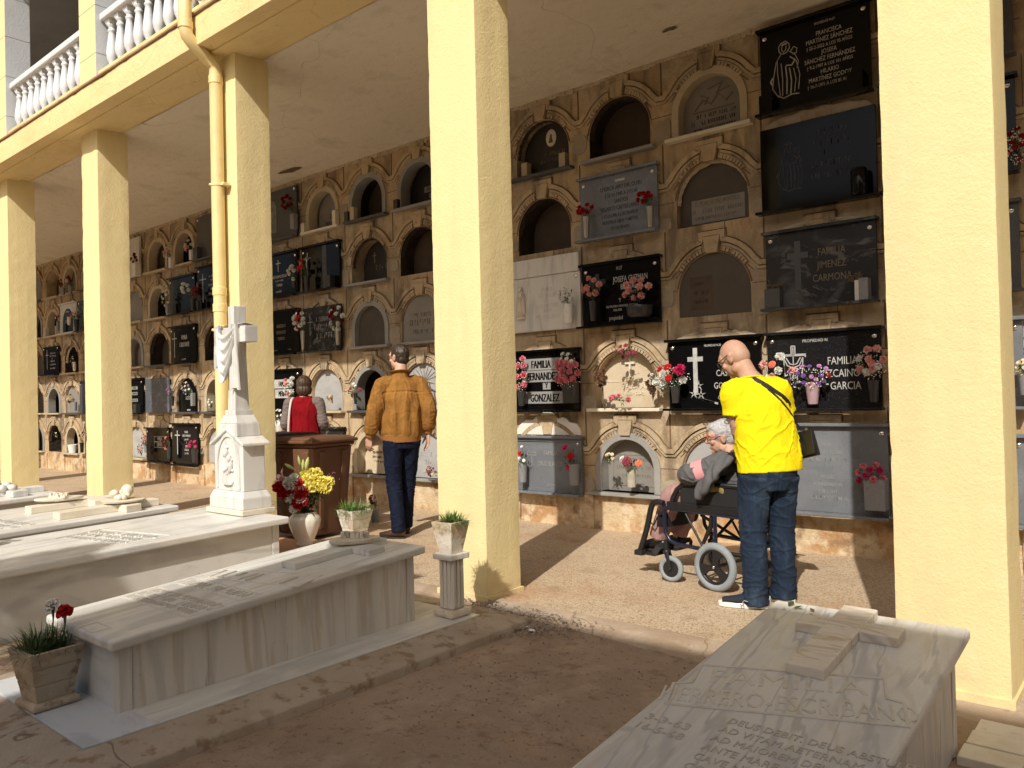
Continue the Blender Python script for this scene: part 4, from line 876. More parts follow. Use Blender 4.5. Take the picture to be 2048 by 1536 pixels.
def bouquet(X, Z, dx, dz, sw, sh, vase, spec, label, seed, Y=None, dep=None, group='flowers on the niche wall'):
    g = random.Random(seed); Y = W-.15 if Y is None else Y
    o = empty('flower_arrangement', (X, Y, Z), 0, label, 'flowers', group)
    top = Vector((0, 0, .02))
    if vase:
        mb, m, sm, bv = vase_mesh(*vase); mb.build('vase', m, o, smooth=sm, bevel=bv); top = Vector((0, 0, vase[2]))
    cen = Vector((dx, 0, dz)); items = []
    toks = spec.split(); i = 0; extra = []
    while i < len(toks):
        if '*' in toks[i]:
            c, n = toks[i].split('*'); items += [(toks[i+1], c)]*int(n); i += 2
        else: extra.append(toks[i]); i += 1
    big = [q for q in items if q[0].startswith('big')]; items = [q for q in items if not q[0].startswith('big')]
    if len(set(c for _, c in items)) > 1: 
        if spec.startswith('pink*15'): pass
        else: g.shuffle(items)
    pos = []; dep = dep or min(sw, sh, .07)
    for q, (kd, c) in enumerate(items):
        best = None
        for t in range(14):
            a = g.uniform(0, 2*math.pi); rr = math.sqrt(g.random())
            if spec.startswith('pink*15'): yy = (-.55+.0, .55)[0] + g.random()*1.0 if c == 'pink' else g.uniform(.3, .95); xx = g.uniform(-1, 1)*(.95 if c == 'pink' else .5); p_ = Vector((xx*sw, 0, yy*sh))
            else: p_ = Vector((rr*math.cos(a)*sw, 0, rr*math.sin(a)*sh))
            dmin = min([(p_-z_).length for z_ in pos] or [9])
            if best is None or dmin > best[0]: best = (dmin, p_)
        pos.append(best[1])
    fol = MB(); stems = MB()
    rs = min(1.25, max(.8, .75*math.sqrt(sw*sh/(max(3, len(items)))) / .028)) if items else 1
    for q, (kd, c) in enumerate(items):
        p_ = pos[q]; e = (p_.x/sw)**2 + (p_.z/sh)**2
        P_ = cen + p_ + Vector((0, -dep*math.sqrt(max(0, 1-min(1, e)))*1.0, 0)); r_ = RB[kd]*rs*g.uniform(.85, 1.12)
        nrm = (Vector((p_.x/sw*.8, -1.1, p_.z/sh*.7+.35))).normalized()
        b = put(bloom(kd, c, q).name.split('.')[0], bloom(kd, c, q), o, loc=P_); b.rotation_euler = (nrm.to_track_quat('Z', 'Y').to_matrix() @ Matrix.Rotation(g.uniform(0, 6.28), 3, 'Z')).to_euler(); b.scale = (r_,)*3
        stems.tube([top, (top+P_)/2 + Vector((0, .02, 0)), P_ - nrm*r_*.4], .0022, 4, cap=False)
    for kd, c in big:
        P_ = cen + Vector((sw*.75 if kd == 'bigmum' else 0, -dep-.02, sh*.55 if kd == 'bigmum' else sh*.3)); b = put('chrysanthemum' if kd == 'bigmum' else 'rose', bloom(kd, c, 0), o, loc=P_); b.rotation_euler = (R(75), 0, 0); b.scale = (RB[kd]*1.0,)*3
        stems.tube([top, P_], .003, 5, cap=False)
    dry = 'dry' in spec.split('*')[0]
    nl = int(26 + 1500*sw*sh) * (2 if 'leafy' in extra else 1)
    for j in range(min(nl, 130)):
        a = g.uniform(0, 6.28); rr = g.random()**.5
        P_ = cen + Vector((rr*math.cos(a)*sw*1.05, g.uniform(-dep, .02), rr*math.sin(a)*sh*1.0 - sh*.25))
        base = top.lerp(P_, g.uniform(.35, .95)); d = (P_-top).normalized()*.5 + Vector((g.uniform(-1,1), g.uniform(-1,.3), g.uniform(-.6,.9)))
        leaf(fol, base, d, g.uniform(.03, .075), g.uniform(.008, .02))
    if 'fern' in extra or 'bigmum' in spec:
        for j in range(7):
            a = R(g.uniform(70, 150)); L_ = g.uniform(.10, .19); b0 = cen + Vector((-sw*.3, 0, 0)); dd = Vector((math.cos(a), -.2, math.sin(a)*.8))
            for t in range(10):
                P_ = b0 + dd*L_*(t/10) + Vector((0, 0, .0))
                for sx in (-1, 1): leaf(fol, P_, dd*.4 + Vector((sx*.9, 0, .1)), .035*(1-t/12), .009)
    fol.add(stems.v, stems.f); fol.build('foliage', m_leaf_dry if dry else m_leaf, o)
    if 'breath' in extra:
        mb = MB()
        for j in range(120):
            a = g.uniform(0, 6.28); rr = g.uniform(.45, 1.1); P_ = cen + Vector((rr*math.cos(a)*sw, -dep*g.uniform(0, 1.1), rr*math.sin(a)*sh-sh*.12)); s_ = g.uniform(.003, .006)
            mb.ball(P_, s_, 5, 3)
        mb.build('baby_breath', PET['white'], o)
    return o
BQ = [
 (-4.24, 2.048, 0.005, 0.341, 0.112, 0.083, ('dark', 0.039, 0.195), 'pale*7 carnation', 'pale pink carnations in a dark vase at the left of the JOSEFA plaque'),
 (-3.719, 2.044, -0.013, 0.263, 0.163, 0.084, ('bowl', 0.121, 0.14), 'pale*9 carnation', 'pale pink carnations in a low dark bowl at the right of the JOSEFA plaque'),
 (-4.534, 2.051, -0.022, 0.282, 0.085, 0.08, ('white', 0.05, 0.19), 'white*16 daisy', 'white daisies in a white ribbed vase on the white marble plaque'),
 (-5.167, 1.229, 0.01, 0.335, 0.094, 0.162, ('dark', 0.047, 0.157), 'pink*9 carnation breath', 'pink carnations half hidden by the yellow column, left on the FAMILIA GONZALEZ plaque'),
 (-4.534, 1.253, -0.021, 0.32, 0.154, 0.189, ('box', 0.065, 0.219), 'pink*15 carnation white*5 daisy breath', 'large fan of pink carnations with white daisies at the right of the FAMILIA GONZALEZ plaque'),
 (-3.876, 1.67, 0.001, 0.061, 0.108, 0.057, None, 'wine*7 rose', 'spray of dark pink roses hanging at the top of the cream PALOMA niche'),
 (-4.154, 1.249, 0.013, 0.245, 0.072, 0.082, ('stick', 0.01, 0.193), 'dry*9 mum', 'dried brown flower head on a stem at the left inside the PALOMA niche'),
 (-3.961, 1.246, 0.001, 0.043, 0.104, 0.033, None, 'pink*4 carnation', 'small fallen posy of pink flowers and green leaves on the sill of the PALOMA niche'),
 (-3.605, 1.242, -0.005, 0.175, 0.037, 0.083, None, 'dry*7 mum', 'dried brown cones standing at the right of the PALOMA niche'),
 (-3.369, 1.239, -0.043, 0.245, 0.189, 0.09, ('dark', 0.045, 0.153), 'white*5 carnation red*4 rose magenta*1 bigmum breath', 'bouquet with a big magenta chrysanthemum and red roses beside the white cross plaque'),
 (-2.48, 1.221, 0.055, 0.288, 0.124, 0.116, ('dark', 0.041, 0.141), 'white*3 carnation pale*4 carnation salmon*1 rose fern', 'white and pale pink carnations with ferns beside the bald man in yellow'),
 (-2.147, 1.217, -0.026, 0.226, 0.176, 0.088, ('pink', 0.06, 0.176), 'purple*9 daisy mauve*6 daisy dred*2 rose breath', 'purple and mauve flowers with dark red roses in a pink vase'),
 (-1.686, 1.228, -0.002, 0.305, 0.118, 0.107, ('dark', 0.042, 0.168), 'pale*7 carnation white*3 carnation breath', 'pale pink carnations with white sprays at the right end of the speckled plaque'),
 (-1.688, 0.405, -0.039, 0.276, 0.107, 0.084, ('gbox', 0.072, 0.236), 'magenta*5 carnation pink*5 carnation', 'magenta and pink carnations in a square grey stone vase on the lowest grey plaque'),
 (-4.516, 0.438, -0.047, 0.276, 0.089, 0.109, ('grey', 0.055, 0.209), 'red*1 rose magenta*2 rose leafy', 'red and magenta roses in a grey vase at the right of the CRUZ BLANCO plaque'),
 (-5.179, 0.433, 0.008, 0.262, 0.058, 0.12, ('grey', 0.047, 0.199), 'red*1 rose white*6 daisy', 'white flowers with one red rose at the left of the CRUZ BLANCO plaque'),
 (-3.858, 0.456, 0.012, 0.226, 0.122, 0.07, ('glass', 0.042, 0.216), 'wine*1 bigrose salmon*1 rose white*2 daisy leafy', 'dusty pink rose with leaves in a cloudy glass jar in the lowest grey niche'),
 (-4.08, 0.678, 0.002, 0.062, 0.043, 0.048, None, 'cream*5 daisy', 'small cream chrysanthemums hanging inside the lowest grey niche'),
 (-4.297, 2.867, 0.002, 0.284, 0.093, 0.039, ('steel', 0.039, 0.206), 'red*7 carnation', 'flat bunch of red carnations in a steel cone, left on the SANTOS plaque'),
 (-3.583, 2.859, -0.038, 0.289, 0.083, 0.051, ('steel', 0.037, 0.193), 'red*7 carnation', 'red carnations leaning from a steel cone at the right of the grey SANTOS plaque'),
 (-6.545, 0.424, 0.003, 0.064, 0.104, 0.058, None, 'dry*4 daisy cream*5 daisy wine*5 daisy', 'withered purple and cream flowers on the sill behind the suede jacket man'),
 (-7.911, 1.279, -0.014, 0.191, 0.108, 0.089, ('dark', 0.025, 0.14), 'white*4 daisy wine*3 rose dry*3 daisy', 'white and dusty pink flowers hung beside the dark grey framed niche'),
 (-8.428, 1.298, 0.002, 0.059, 0.046, 0.026, ('brown', 0.033, 0.105), 'dry*3 daisy', 'small brown pot of withered flowers on the sill behind the woman in red'),
 (-9.295, 1.294, -0.015, 0.25, 0.104, 0.139, ('dark', 0.042, 0.152), 'pale*4 carnation white*4 carnation', 'pale pink and white flowers on the FAMILIA MERINO plaque'),
 (-9.598, 0.916, 0.033, 0.24, 0.106, 0.085, ('white', 0.063, 0.155), 'white*8 daisy leafy', 'white daisies with thick green leaves in a white pot near the woman in red'),
 (-9.001, 2.027, -0.055, 0.414, 0.123, 0.143, ('steel', 0.041, 0.259), 'white*9 carnation red*2 rose dred*2 rose', 'white carnations with red centre in a steel vase by the third column'),
 (-8.244, 2.05, 0.012, 0.351, 0.13, 0.15, ('steel', 0.039, 0.221), 'white*8 carnation dred*5 carnation leafy', 'white and dark red carnations in a steel vase on the cracked slate plaque'),
 (-9.192, 2.901, 0.006, 0.199, 0.09, 0.09, ('dark', 0.035, 0.083), 'white*6 mum', 'white chrysanthemums on the black FAMILIA plaque in the fourth row'),
 (-8.895, 2.808, -0.067, 0.362, 0.102, 0.088, ('dark', 0.041, 0.217), 'red*5 rose', 'red roses in a dark square vase beside the silver crucifix'),
 (-9.165, 3.706, -0.105, 0.392, 0.124, 0.09, ('gbox', 0.041, 0.207), 'dred*9 carnation leafy', 'dark red carnations in a grey stone vase on the topmost dark grey plaque'),
 (-13.928, 3.607, -0.007, 0.312, 0.08, 0.08, ('wbox', 0.062, 0.23), 'dred*6 carnation', 'dark red flowers in a white block vase on the white plaque'),
 (-12.669, 3.604, -0.094, 0.263, 0.083, 0.075, ('wbox', 0.033, 0.167), 'white*3 mum pale*3 carnation', 'white and pale flowers between two arched niches of the top row'),
 (-11.986, 3.641, -0.056, 0.234, 0.08, 0.089, ('wbox', 0.032, 0.161), 'white*4 mum pale*2 carnation', 'white and pale flowers in front of a dark niche of the top row'),
 (-12.801, 2.856, -0.04, 0.306, 0.109, 0.193, ('gbox', 0.034, 0.168), 'white*14 daisy', 'long trailing spray of white flowers before the dark open niche'),
 (-11.968, 2.833, -0.18, 0.373, 0.112, 0.096, ('dark', 0.04, 0.177), 'white*9 mum', 'white chrysanthemums on the black plaque left of the drainpipe'),
 (-11.81, 2.835, -0.021, 0.274, 0.088, 0.072, ('dark', 0.032, 0.128), 'red*5 carnation', 'bright red carnations on the black plaque left of the drainpipe'),
 (-12.704, 1.297, -0.024, 0.267, 0.1, 0.092, ('dark', 0.033, 0.166), 'purple*5 daisy mauve*5 daisy', 'purple and mauve flowers at the left of the black arched slab'),
 (-12.025, 1.291, -0.183, 0.294, 0.129, 0.097, ('gbox', 0.032, 0.209), 'white*8 daisy mauve*3 daisy cream*2 daisy', 'white and mauve flowers in front of the black arched slab'),
 (-11.452, 1.239, -0.012, 0.094, 0.055, 0.078, None, 'white*9 daisy', 'white flowers on the sill of the dark niche beside the drainpipe'),
 (-13.685, 0.495, 0.009, 0.218, 0.078, 0.07, ('grey', 0.035, 0.157), 'pale*4 carnation leafy', 'pale pink carnations at the left of the small FAMILIA plaque low on the wall'),
 (-13.858, 0.402, 0.006, 0.176, 0.079, 0.07, None, 'salmon*3 daisy dry*4 daisy', 'faded orange flowers hanging at the left edge of the small FAMILIA plaque'),
 (-12.84, 0.411, -0.06, 0.266, 0.075, 0.092, ('dark', 0.042, 0.201), 'dred*5 carnation pale*2 carnation', 'dark red and pale carnations between two black plaques of the lowest row'),
 (-11.994, 0.384, -0.038, 0.279, 0.104, 0.064, ('dark', 0.056, 0.209), 'magenta*6 rose', 'magenta roses in a black box vase on the cross plaque of the lowest row'),
 (-17.208, 3.599, -0.042, 0.249, 0.081, 0.061, ('grey', 0.041, 0.143), 'dred*5 carnation', 'dark red carnations in the farthest bay of the top row'),
 (-16.83, 3.581, 0.012, 0.28, 0.08, 0.08, ('grey', 0.04, 0.16), 'white*2 mum dred*4 carnation', 'white and dark red flowers on the arch of the farthest bay'),
 (-17.498, 2.885, 0.039, 0.296, 0.062, 0.072, ('grey', 0.031, 0.206), 'red*2 rose white*2 daisy', 'red and white flowers left of the small white framed niche'),
 (-16.93, 2.966, -0.041, 0.225, 0.06, 0.05, ('white', 0.03, 0.161), 'magenta*2 rose white*1 mum', 'magenta and white flowers inside the small white framed niche'),
 (-16.566, 2.789, -0.036, 0.331, 0.099, 0.089, ('dark', 0.05, 0.258), 'pale*3 rose leafy', 'pale roses with leaves in a dark pot right of the white framed niche'),
 (-16.695, 2.03, -0.041, 0.202, 0.05, 0.11, ('white', 0.03, 0.179), 'white*7 daisy', 'white spray in a tall vase in the brown niche of the farthest bay'),
 (-16.703, 1.233, -0.137, 0.251, 0.11, 0.08, ('grey', 0.04, 0.179), 'cream*5 mum wine*4 carnation', 'cream and wine coloured flowers before the grey arched slab far left'),
 (-17.642, 0.659, -0.023, 0.093, 0.041, 0.047, None, 'white*4 daisy', 'small white flowers at the edge of the empty dark niche far left'),
 (-16.397, 0.416, 0.037, 0.325, 0.049, 0.108, ('dark', 0.039, 0.197), 'cream*2 daisy pale*3 carnation', 'pale flowers in a dark vase beside the fourth column low on the wall'),
 (-0.715, 2.809, 0.005, 0.171, 0.051, 0.12, ('dark', 0.031, 0.103), 'dred*8 rose breath', 'dark red roses with white sprays on the black plaque right of the near column'),
 (-0.705, 1.264, -0.007, 0.188, 0.041, 0.051, ('grey', 0.041, 0.137), 'cream*8 daisy leafy', 'cream yellow flowers in a grey vase right of the near column'),
]
for i_, (X, Z, dx, dz, sw, sh, vz, spec, lab) in enumerate(BQ):
    bouquet(X, Z, dx, dz, max(sw, .03), max(sh, .025), vz, spec, lab, 100+i_)
# ------------------------------------------------------------ the tombs in the yard
def tomb(x0, x1, y0, y1, zf, slope, th, zb, lidmat, sidemat, label, ov=.055, front=True, open_end=0):
    """chest tomb; lid x0..x1, y0 (foot) .. y1 (head), top height zf at the head, falling towards the foot"""
    o = empty('tomb', ((x0+x1)/2, (y0+y1)/2, 0), 0, label, 'tomb', 'marble tombs in the yard'); inv = Matrix.Translation((-(x0+x1)/2, -(y0+y1)/2, 0))
    zt = lambda y: zf + slope*(y-y1)
    def part(name, mb, mat, **kw):
        q = mb.build(name, mat, o, **kw); q.matrix_parent_inverse = inv; return q
    def slope_box(mb, a0, a1, b0, b1, t0, t1):
        p = [(x, y, zt(y)+t) for x in (a0, a1) for y in (b0, b1) for t in (t0, t1)]
        mb.add(p, [(0,1,3,2),(4,6,7,5),(0,4,5,1),(2,3,7,6),(0,2,6,4),(1,5,7,3)]); return mb
    part('lid', slope_box(MB(), x0, x1, y0, y1, -th, 0), lidmat, bevel=.013, seg=3)
    a0, a1, b0, b1 = x0+ov, x1-ov, y0+ov, y1-ov
    def side(name, xa, xb, ya, yb, mat):
        p = [(x, y, z) for x in (xa, xb) for y in (ya, yb) for z in (zb, zt(y)-th-.001)]
        return part(name, MB().add(p, [(0,1,3,2),(4,6,7,5),(0,4,5,1),(2,3,7,6),(0,2,6,4),(1,5,7,3)]), mat, bevel=.004)
    side('side_panel', a1-.03, a1, b0+.055, b1-.055, sidemat); side('side_panel', a0, a0+.03, b0+.055, b1-.055, sidemat)
    side('end_panel', a0+.056, a1-.056, b0+.002, b0+.03, m_marble_blue); side('end_panel', a0+.056, a1-.056, b1-.03, b1-.002, sidemat)
    for xa, xb in ((a0-.004, a0+.054), (a1-.054, a1+.004)):
        for ya, yb in ((b0-.004, b0+.053), (b1-.053, b1+.004)): side('corner_post', xa, xb, ya, yb, sidemat)
    o['_'] = 0; del o['_']
    return o, part, slope_box, zt
def lid_text(part_o, fn, zt, ang=0, origin=(0, 0)):
    """put a flat object (made facing up at its own origin) on a sloping lid"""
    pass
def on_lid(q, x, y, zt, inv, slope, ang=0, dz=0, sx=1):
    if isinstance(q, list):
        for e in q: on_lid(e, x, y, zt, inv, slope, ang, dz, sx)
        return
    q.scale.x = sx
    q.matrix_parent_inverse = inv; q.location = (x, y, zt(y)+dz); q.rotation_mode = 'ZYX'; q.rotation_euler = (math.atan(slope), 0, ang)

# tomb in the right foreground
T1, part, sbox, zt = tomb(-1.272, -.528, -2.62, -.478, .432, .10, .042, -.03, m_streak, m_marble_side, 'grey streaked marble tomb with a flat cross and carved Latin lines, nearest on the right', ov=.05)
inv1 = Matrix.Translation((.9, 1.549, 0))
mb = MB(); sbox(mb, -.972, -.842, -1.150, -.522, .0, .036); c1 = part('cross', mb, m_rust, bevel=.004)
mb = MB(); sbox(mb, -1.075, -.9722, -.785, -.678, .0, .036); part('cross_arm', mb, m_rust, bevel=.004); mb = MB(); sbox(mb, -.8418, -.705, -.775, -.668, .0, .036); part('cross_arm', mb, m_rust, bevel=.004)
m_carved = M('carved_marble', (.62,.585,.515), .55, [(20,.45,.65,(.52,.455,.35),.7)], [(60,.001)])
m_cut = M('dark_cut_letters', (.50,.46,.385), .7, [(30,.45,.65,(.40,.355,.28),.7)])
q = letters(T1, [('FAMILIA', .105, .0, .135, 'CENTER', .95), ('HERRERO-ESCRIBANO', .105, .0, -.02, 'CENTER', .52)], m_carved, .0, depth=.0028, bold=.03, flat=True)
on_lid(q, -.893, -1.392, zt, inv1, .1, R(18))
mb = MB()
for pts in ([(-.36, -.05), (-.36, .10), (-.30, .12), (-.29, .265), (.31, .265), (.31, .12), (.355, .10), (.355, -.05), (-.36, -.05)],): band(mb, pts, .005, -.003, .003)
mb.v = [(a, c, -b) for a, b, c in mb.v]; q = mb.build('panel_border', m_carved, T1); on_lid(q, -.893, -1.392, zt, inv1, .1, R(18), .001)
q = letters(T1, [(s, .034, .0, -.058*i, 'LEFT', 1.0) for i, s in enumerate(('DEUS DEBIT. DEUS ABSTULIT.', 'AD VITAM AETERNAM', 'AD MAIOREM DEI GLORIA', 'ANTE MARE UNDAE', 'CAVE NE CADAS', 'CONSUMMATUM EST'))], m_cut, .0, depth=.0015, bold=.004, flat=True)
on_lid(q, -1.0, -1.565, zt, inv1, .1, 0, .001, .86)
q = letters(T1, [('3-3-63', .038, 0, 0, 'LEFT', 1.1), ('16-5-68', .038, -.005, -.062, 'LEFT', 1.0)], m_cut, .0, depth=.0015, bold=.004, flat=True)
on_lid(q, -1.235, -1.665, zt, inv1, .1, 0, .001)
# fallen leaves on it
g = random.Random(4)
for i, (x, y, s) in enumerate(((-1.19, -.55, .030), (-1.165, -.57, .026), (-1.075, -.57, .02), (-1.085, -.63, .018), (-1.09, -.70, .014), (-1.06, -.74, .014), (-1.15, -.55, .02), (-1.20, -.575, .02))):
    mb = MB(); a = g.uniform(0, 6.28); d = Vector((math.cos(a), math.sin(a), .15)); leaf(mb, Vector((0, 0, .003)), d, s*1.6, s, droop=-.1); mb.v = [Vector(p)+Vector((0,0,.002)) for p in mb.v]
    o = mb.build('fallen_leaf', m_leaf if i in (0, 1, 6) else m_leaf_dry); o.location = (x, y, zt(y)+.002)
    tag(o, 'small dry curled leaf lying on the head of the streaked marble tomb', 'leaf', 'fallen leaves on the near right tomb')

# tomb with the stepped plinth, left foreground
T2, part, sbox, zt = tomb(-3.99, -3.285, -2.435, -.655, .482, .062, .045, .040, m_marble, m_marble_side, 'pale marble tomb on a stained concrete kerb with a flat cross and wreath, left foreground')
inv2 = Matrix.Translation((3.6375, 1.545, 0))
mb = MB(); x0, x1, y0, y1 = -4.22, -3.105, -2.615, -.40
part('plinth_slab', MB().box(x1-.275, x1, y0+.2805, y1, .02, .052), m_marble, bevel=.003)
part('plinth_slab', MB().box(x0, x1, y0, y0+.28, .02, .0535), m_marble_blue, bevel=.003)
part('plinth_slab', MB().box(x0, x0+.275, y0+.2805, y1, .02, .052), m_marble, bevel=.003)
part('plinth_slab', MB().box(x0+.277, x1-.277, -.74, y1-.002, .02, .051), m_marble, bevel=.003)
mb = MB()
def kerb(mb, x0, x1, y0, y1, w, zt_, zb_):
    n = 34; ring = []
    cs = [(x0, y0, -1, -1), (x1, y0, 1, -1), (x1, y1, 1, 1), (x0, y1, -1, 1)]
    for i in range(4):
        a = cs[i]; b = cs[(i+1) % 4]
        for j in range(n): t = j/n; ring.append((a[0]+(b[0]-a[0])*t, a[1]+(b[1]-a[1])*t, a[2]+(b[2]-a[2])*t, a[3]+(b[3]-a[3])*t))
    prof_ = [(0, zt_, 0), (.022, zt_-.003, .3), (.08, zt_-.010, .8), (w-.03, zb_+.076, 1), (w, zb_+.070, .6), (w+.006, zb_+.062, .6), (w+.010, zb_-.05, .6)]
    vs_ = []
    for d, z, am in prof_:
        for (x, y, nx, ny) in ring: 
            j_ = am*(.010*noise.noise(Vector((x*4, y*4, z*3))) + .004*noise.noise(Vector((x*21, y*21, d*30))))
            vs_.append((x+nx*(d+j_), y+ny*(d+j_), z+j_*.8))
    N_ = len(ring); fs = []
    for k in range(len(prof_)-1):
        for i in range(N_): fs.append((k*N_+i, k*N_+(i+1) % N_, (k+1)*N_+(i+1) % N_, (k+1)*N_+i))
    mb.add(vs_, [tuple(reversed(f)) for f in fs]); return mb
part('kerb', kerb(MB(), x0-.002, x1+.002, y0-.002, y1+.002, 0.215, .046, -.055), m_bevel, smooth=True)
part('kerb_core', MB().box(x0+.01, x1-.01, y0+.01, y1-.01, -.05, .019), m_bevel)
mb = MB(); sbox(mb, -3.672, -3.548, -1.37, -.725, .0, .034); part('cross', mb, m_marble, bevel=.004)
mb = MB(); sbox(mb, -3.80, -3.6725, -.985, -.868, .0, .034); part('cross_arm', mb, m_marble, bevel=.004); mb = MB(); sbox(mb, -3.5475, -3.40, -.985, -.868, .0, .034); part('cross_arm', mb, m_marble, bevel=.004)
def wreath(parent_part, x, y, z, ang, sx, sy, mat, name='wreath', seed=1):
    g = random.Random(seed); mb = MB(); mb.lathe([(.92, 0), (1.0, .012), (.98, .024), (.9, .027)], 30, TR(x, y, z) @ RZ(ang) @ Matrix.Diagonal((sx, sy, 1, 1)))
    for i in range(16):
        a = g.uniform(0, 6.28); r_ = g.uniform(.1, .75); c = (x + sx*r_*math.cos(a)*.8, y + sy*r_*math.sin(a), z+.03)
        for k in range(3): mb.ball((c[0], c[1], c[2]+.008*k), (.02-.004*k, .016-.003*k, .010), 8, 5)
    for i in range(3):
        for k in range(3):
            mb.tube([(x+.05*(i-1)+.024*math.cos(t), y+.03*(i-1)+.024*math.sin(t), z+.04+.008*k) for t in [j*.9 for j in range(7)]], .007, 6)
    return parent_part(name, mb, mat, smooth=True)
m_wreath = M('carved_stone_wreath', (.56,.50,.40), .75, [(14,.45,.65,(.42,.35,.26),.7)], [(40,.004)])
wreath(part, -3.63, -.90, .505, R(60), .15, .085, m_wreath)
for rows, (xx, yy) in (([(-.29, .30, .005, .045), (-.29, .30, -.055, .045), (-.29, .30, -.11, .04)], (-3.64, -1.97)), ([(-.28, .29, 0, .06)], (-3.64, -1.81))):
    q = strokes(T2, rows, m_carved, .001, 31, flat=True, d=.003); on_lid(q, xx, yy, zt, inv2, .062, R(3))
q = strokes(T2, [(-.29, .27, 0, .12)], m_carved, .001, 33, flat=True, d=.004); on_lid(q, -3.63, -1.62, zt, inv2, .062, R(13))
mb = MB()
for cx0, cy0, pts in ((-3.63, -2.0, [(-.31, -.10), (-.31, .08), (.32, .08), (.32, -.10), (-.31, -.10)]), (-3.63, -1.79, [(-.31, -.04), (-.31, .07), (.32, .07), (.32, -.04), (-.31, -.04)]), (-3.63, -1.60, [(-.31, -.12), (-.31, .06), (.31, .24), (.37, .05), (-.31, -.12)]), (-3.56, -2.39, [(-.07, -.03), (-.07, .04), (.07, .04), (.07, -.03), (-.07, -.03)])):
    m2 = MB(); band(m2, pts, .004, -.002, .002); mb.add([(a+cx0, c+cy0, zt(c+cy0)-b) for a, b, c in m2.v], m2.f)
part('panel_border', mb, m_carved)

# second tomb from the left foreground, carrying the draped cross
T3, part, sbox, zt = tomb(-6.13, -5.03, -3.0, -.40, .476, .028, .052, -.03, m_marble, m_marble, 'wide pale marble tomb carrying the white draped cross', ov=.06)
q = strokes(T3, [(-.33, .34, 0, .06), (-.33, .34, -.09, .06), (-.33, .30, -.18, .05)], m_marble, .001, 41, flat=True, d=.006); on_lid(q, -5.5, -1.45, zt, Matrix.Translation((5.58, 1.7, 0)), .028, R(12))
mb = MB(); m2 = MB()
for pts in ([(-.36, -.22), (-.36, .12), (.38, .12)], [(-.36, .02), (.37, .02)]): band(m2, pts, .006, -.004, .002)
ca, sa = math.cos(R(12)), math.sin(R(12))
mb.add([(-5.5+a*ca-c*sa, -1.45+a*sa+c*ca, zt(-1.45+a*sa+c*ca)-b) for a, b, c in m2.v], m2.f); part('panel_border', mb, m_marble)
part('head_step', MB().box(-6.2, -4.95, -.452, .30, -.05, .10), m_terra, bevel=.008)
part('side_kerb', MB().box(-5.07, -4.80, -3.0, -.44, -.06, .0), m_conc, bevel=.01)

# third: double tomb with two crosses
T4, part, sbox, zt = tomb(-7.86, -6.50, -3.0, -.51, .468, .028, .05, -.03, m_marble, m_marble, 'double marble tomb with two flat crosses before the fourth column', ov=.06)
for xc, w1 in ((-6.74, 'b'), (-7.35, 'a')):
    mb = MB(); sbox(mb, xc-.07, xc+.07, -1.40, -.60, 0, .06); part('cross', mb, m_cream_marble, bevel=.006)
    mb = MB(); sbox(mb, xc-.22, xc-.0702, -.95, -.82, 0, .06); part('cross_arm', mb, m_cream_marble, bevel=.006); mb = MB(); sbox(mb, xc+.0702, xc+.22, -.95, -.82, 0, .06); part('cross_arm', mb, m_cream_marble, bevel=.006)
wreath(part, -7.36, -1.15, .53, R(75), .19, .09, m_cream_marble, seed=3)
mb = MB()
for k in range(9):
    a = k*.7; mb.ball((-6.74+.05*math.cos(a), -.90+.05*math.sin(a), .57+.012*(k % 4)), (.05, .035, .03), 10, 6)
mb.ball((-6.74, -.84, .62), (.055, .05, .05), 12, 8); mb.lathe([(.16, 0), (.17, .014), (.1, .02)], 20, TR(-6.74, -.88, .53)); part('carved_rose', mb, m_cream_marble, smooth=True)
q = strokes(T4, [(-.45, .45, 0, .07), (-.45, .45, -.11, .06), (-.45, .40, -.2, .06)], m_marble, .001, 43, flat=True, d=.006); on_lid(q, -7.1, -1.70, zt, Matrix.Translation((7.18, 1.755, 0)), .028, R(8))

# fourth, at the left edge
T5, part, sbox, zt = tomb(-9.56, -8.62, -3.0, -.66, .462, .028, .05, -.03, m_white_marble, m_marble, 'white marble tomb with a scroll draped cross, farthest at the left edge', ov=.06)
mb = MB(); sbox(mb, -9.1, -8.94, -1.6, -.72, 0, .06); part('cross', mb, m_white_marble, bevel=.006)
mb = MB(); sbox(mb, -9.3, -9.1002, -1.08, -.94, 0, .06); part('cross_arm', mb, m_white_marble, bevel=.006); mb = MB(); sbox(mb, -8.9398, -8.72, -1.08, -.94, 0, .06); part('cross_arm', mb, m_white_marble, bevel=.006)
mb = MB()
for k in range(12): mb.ball((-9.02+.09*math.cos(k*1.9), -1.02-.035*k+.03*math.sin(k*2.3), .535+.02*(k % 3)), (.06, .05, .035), 10, 6)
part('carved_drape', mb, m_white_marble, smooth=True)

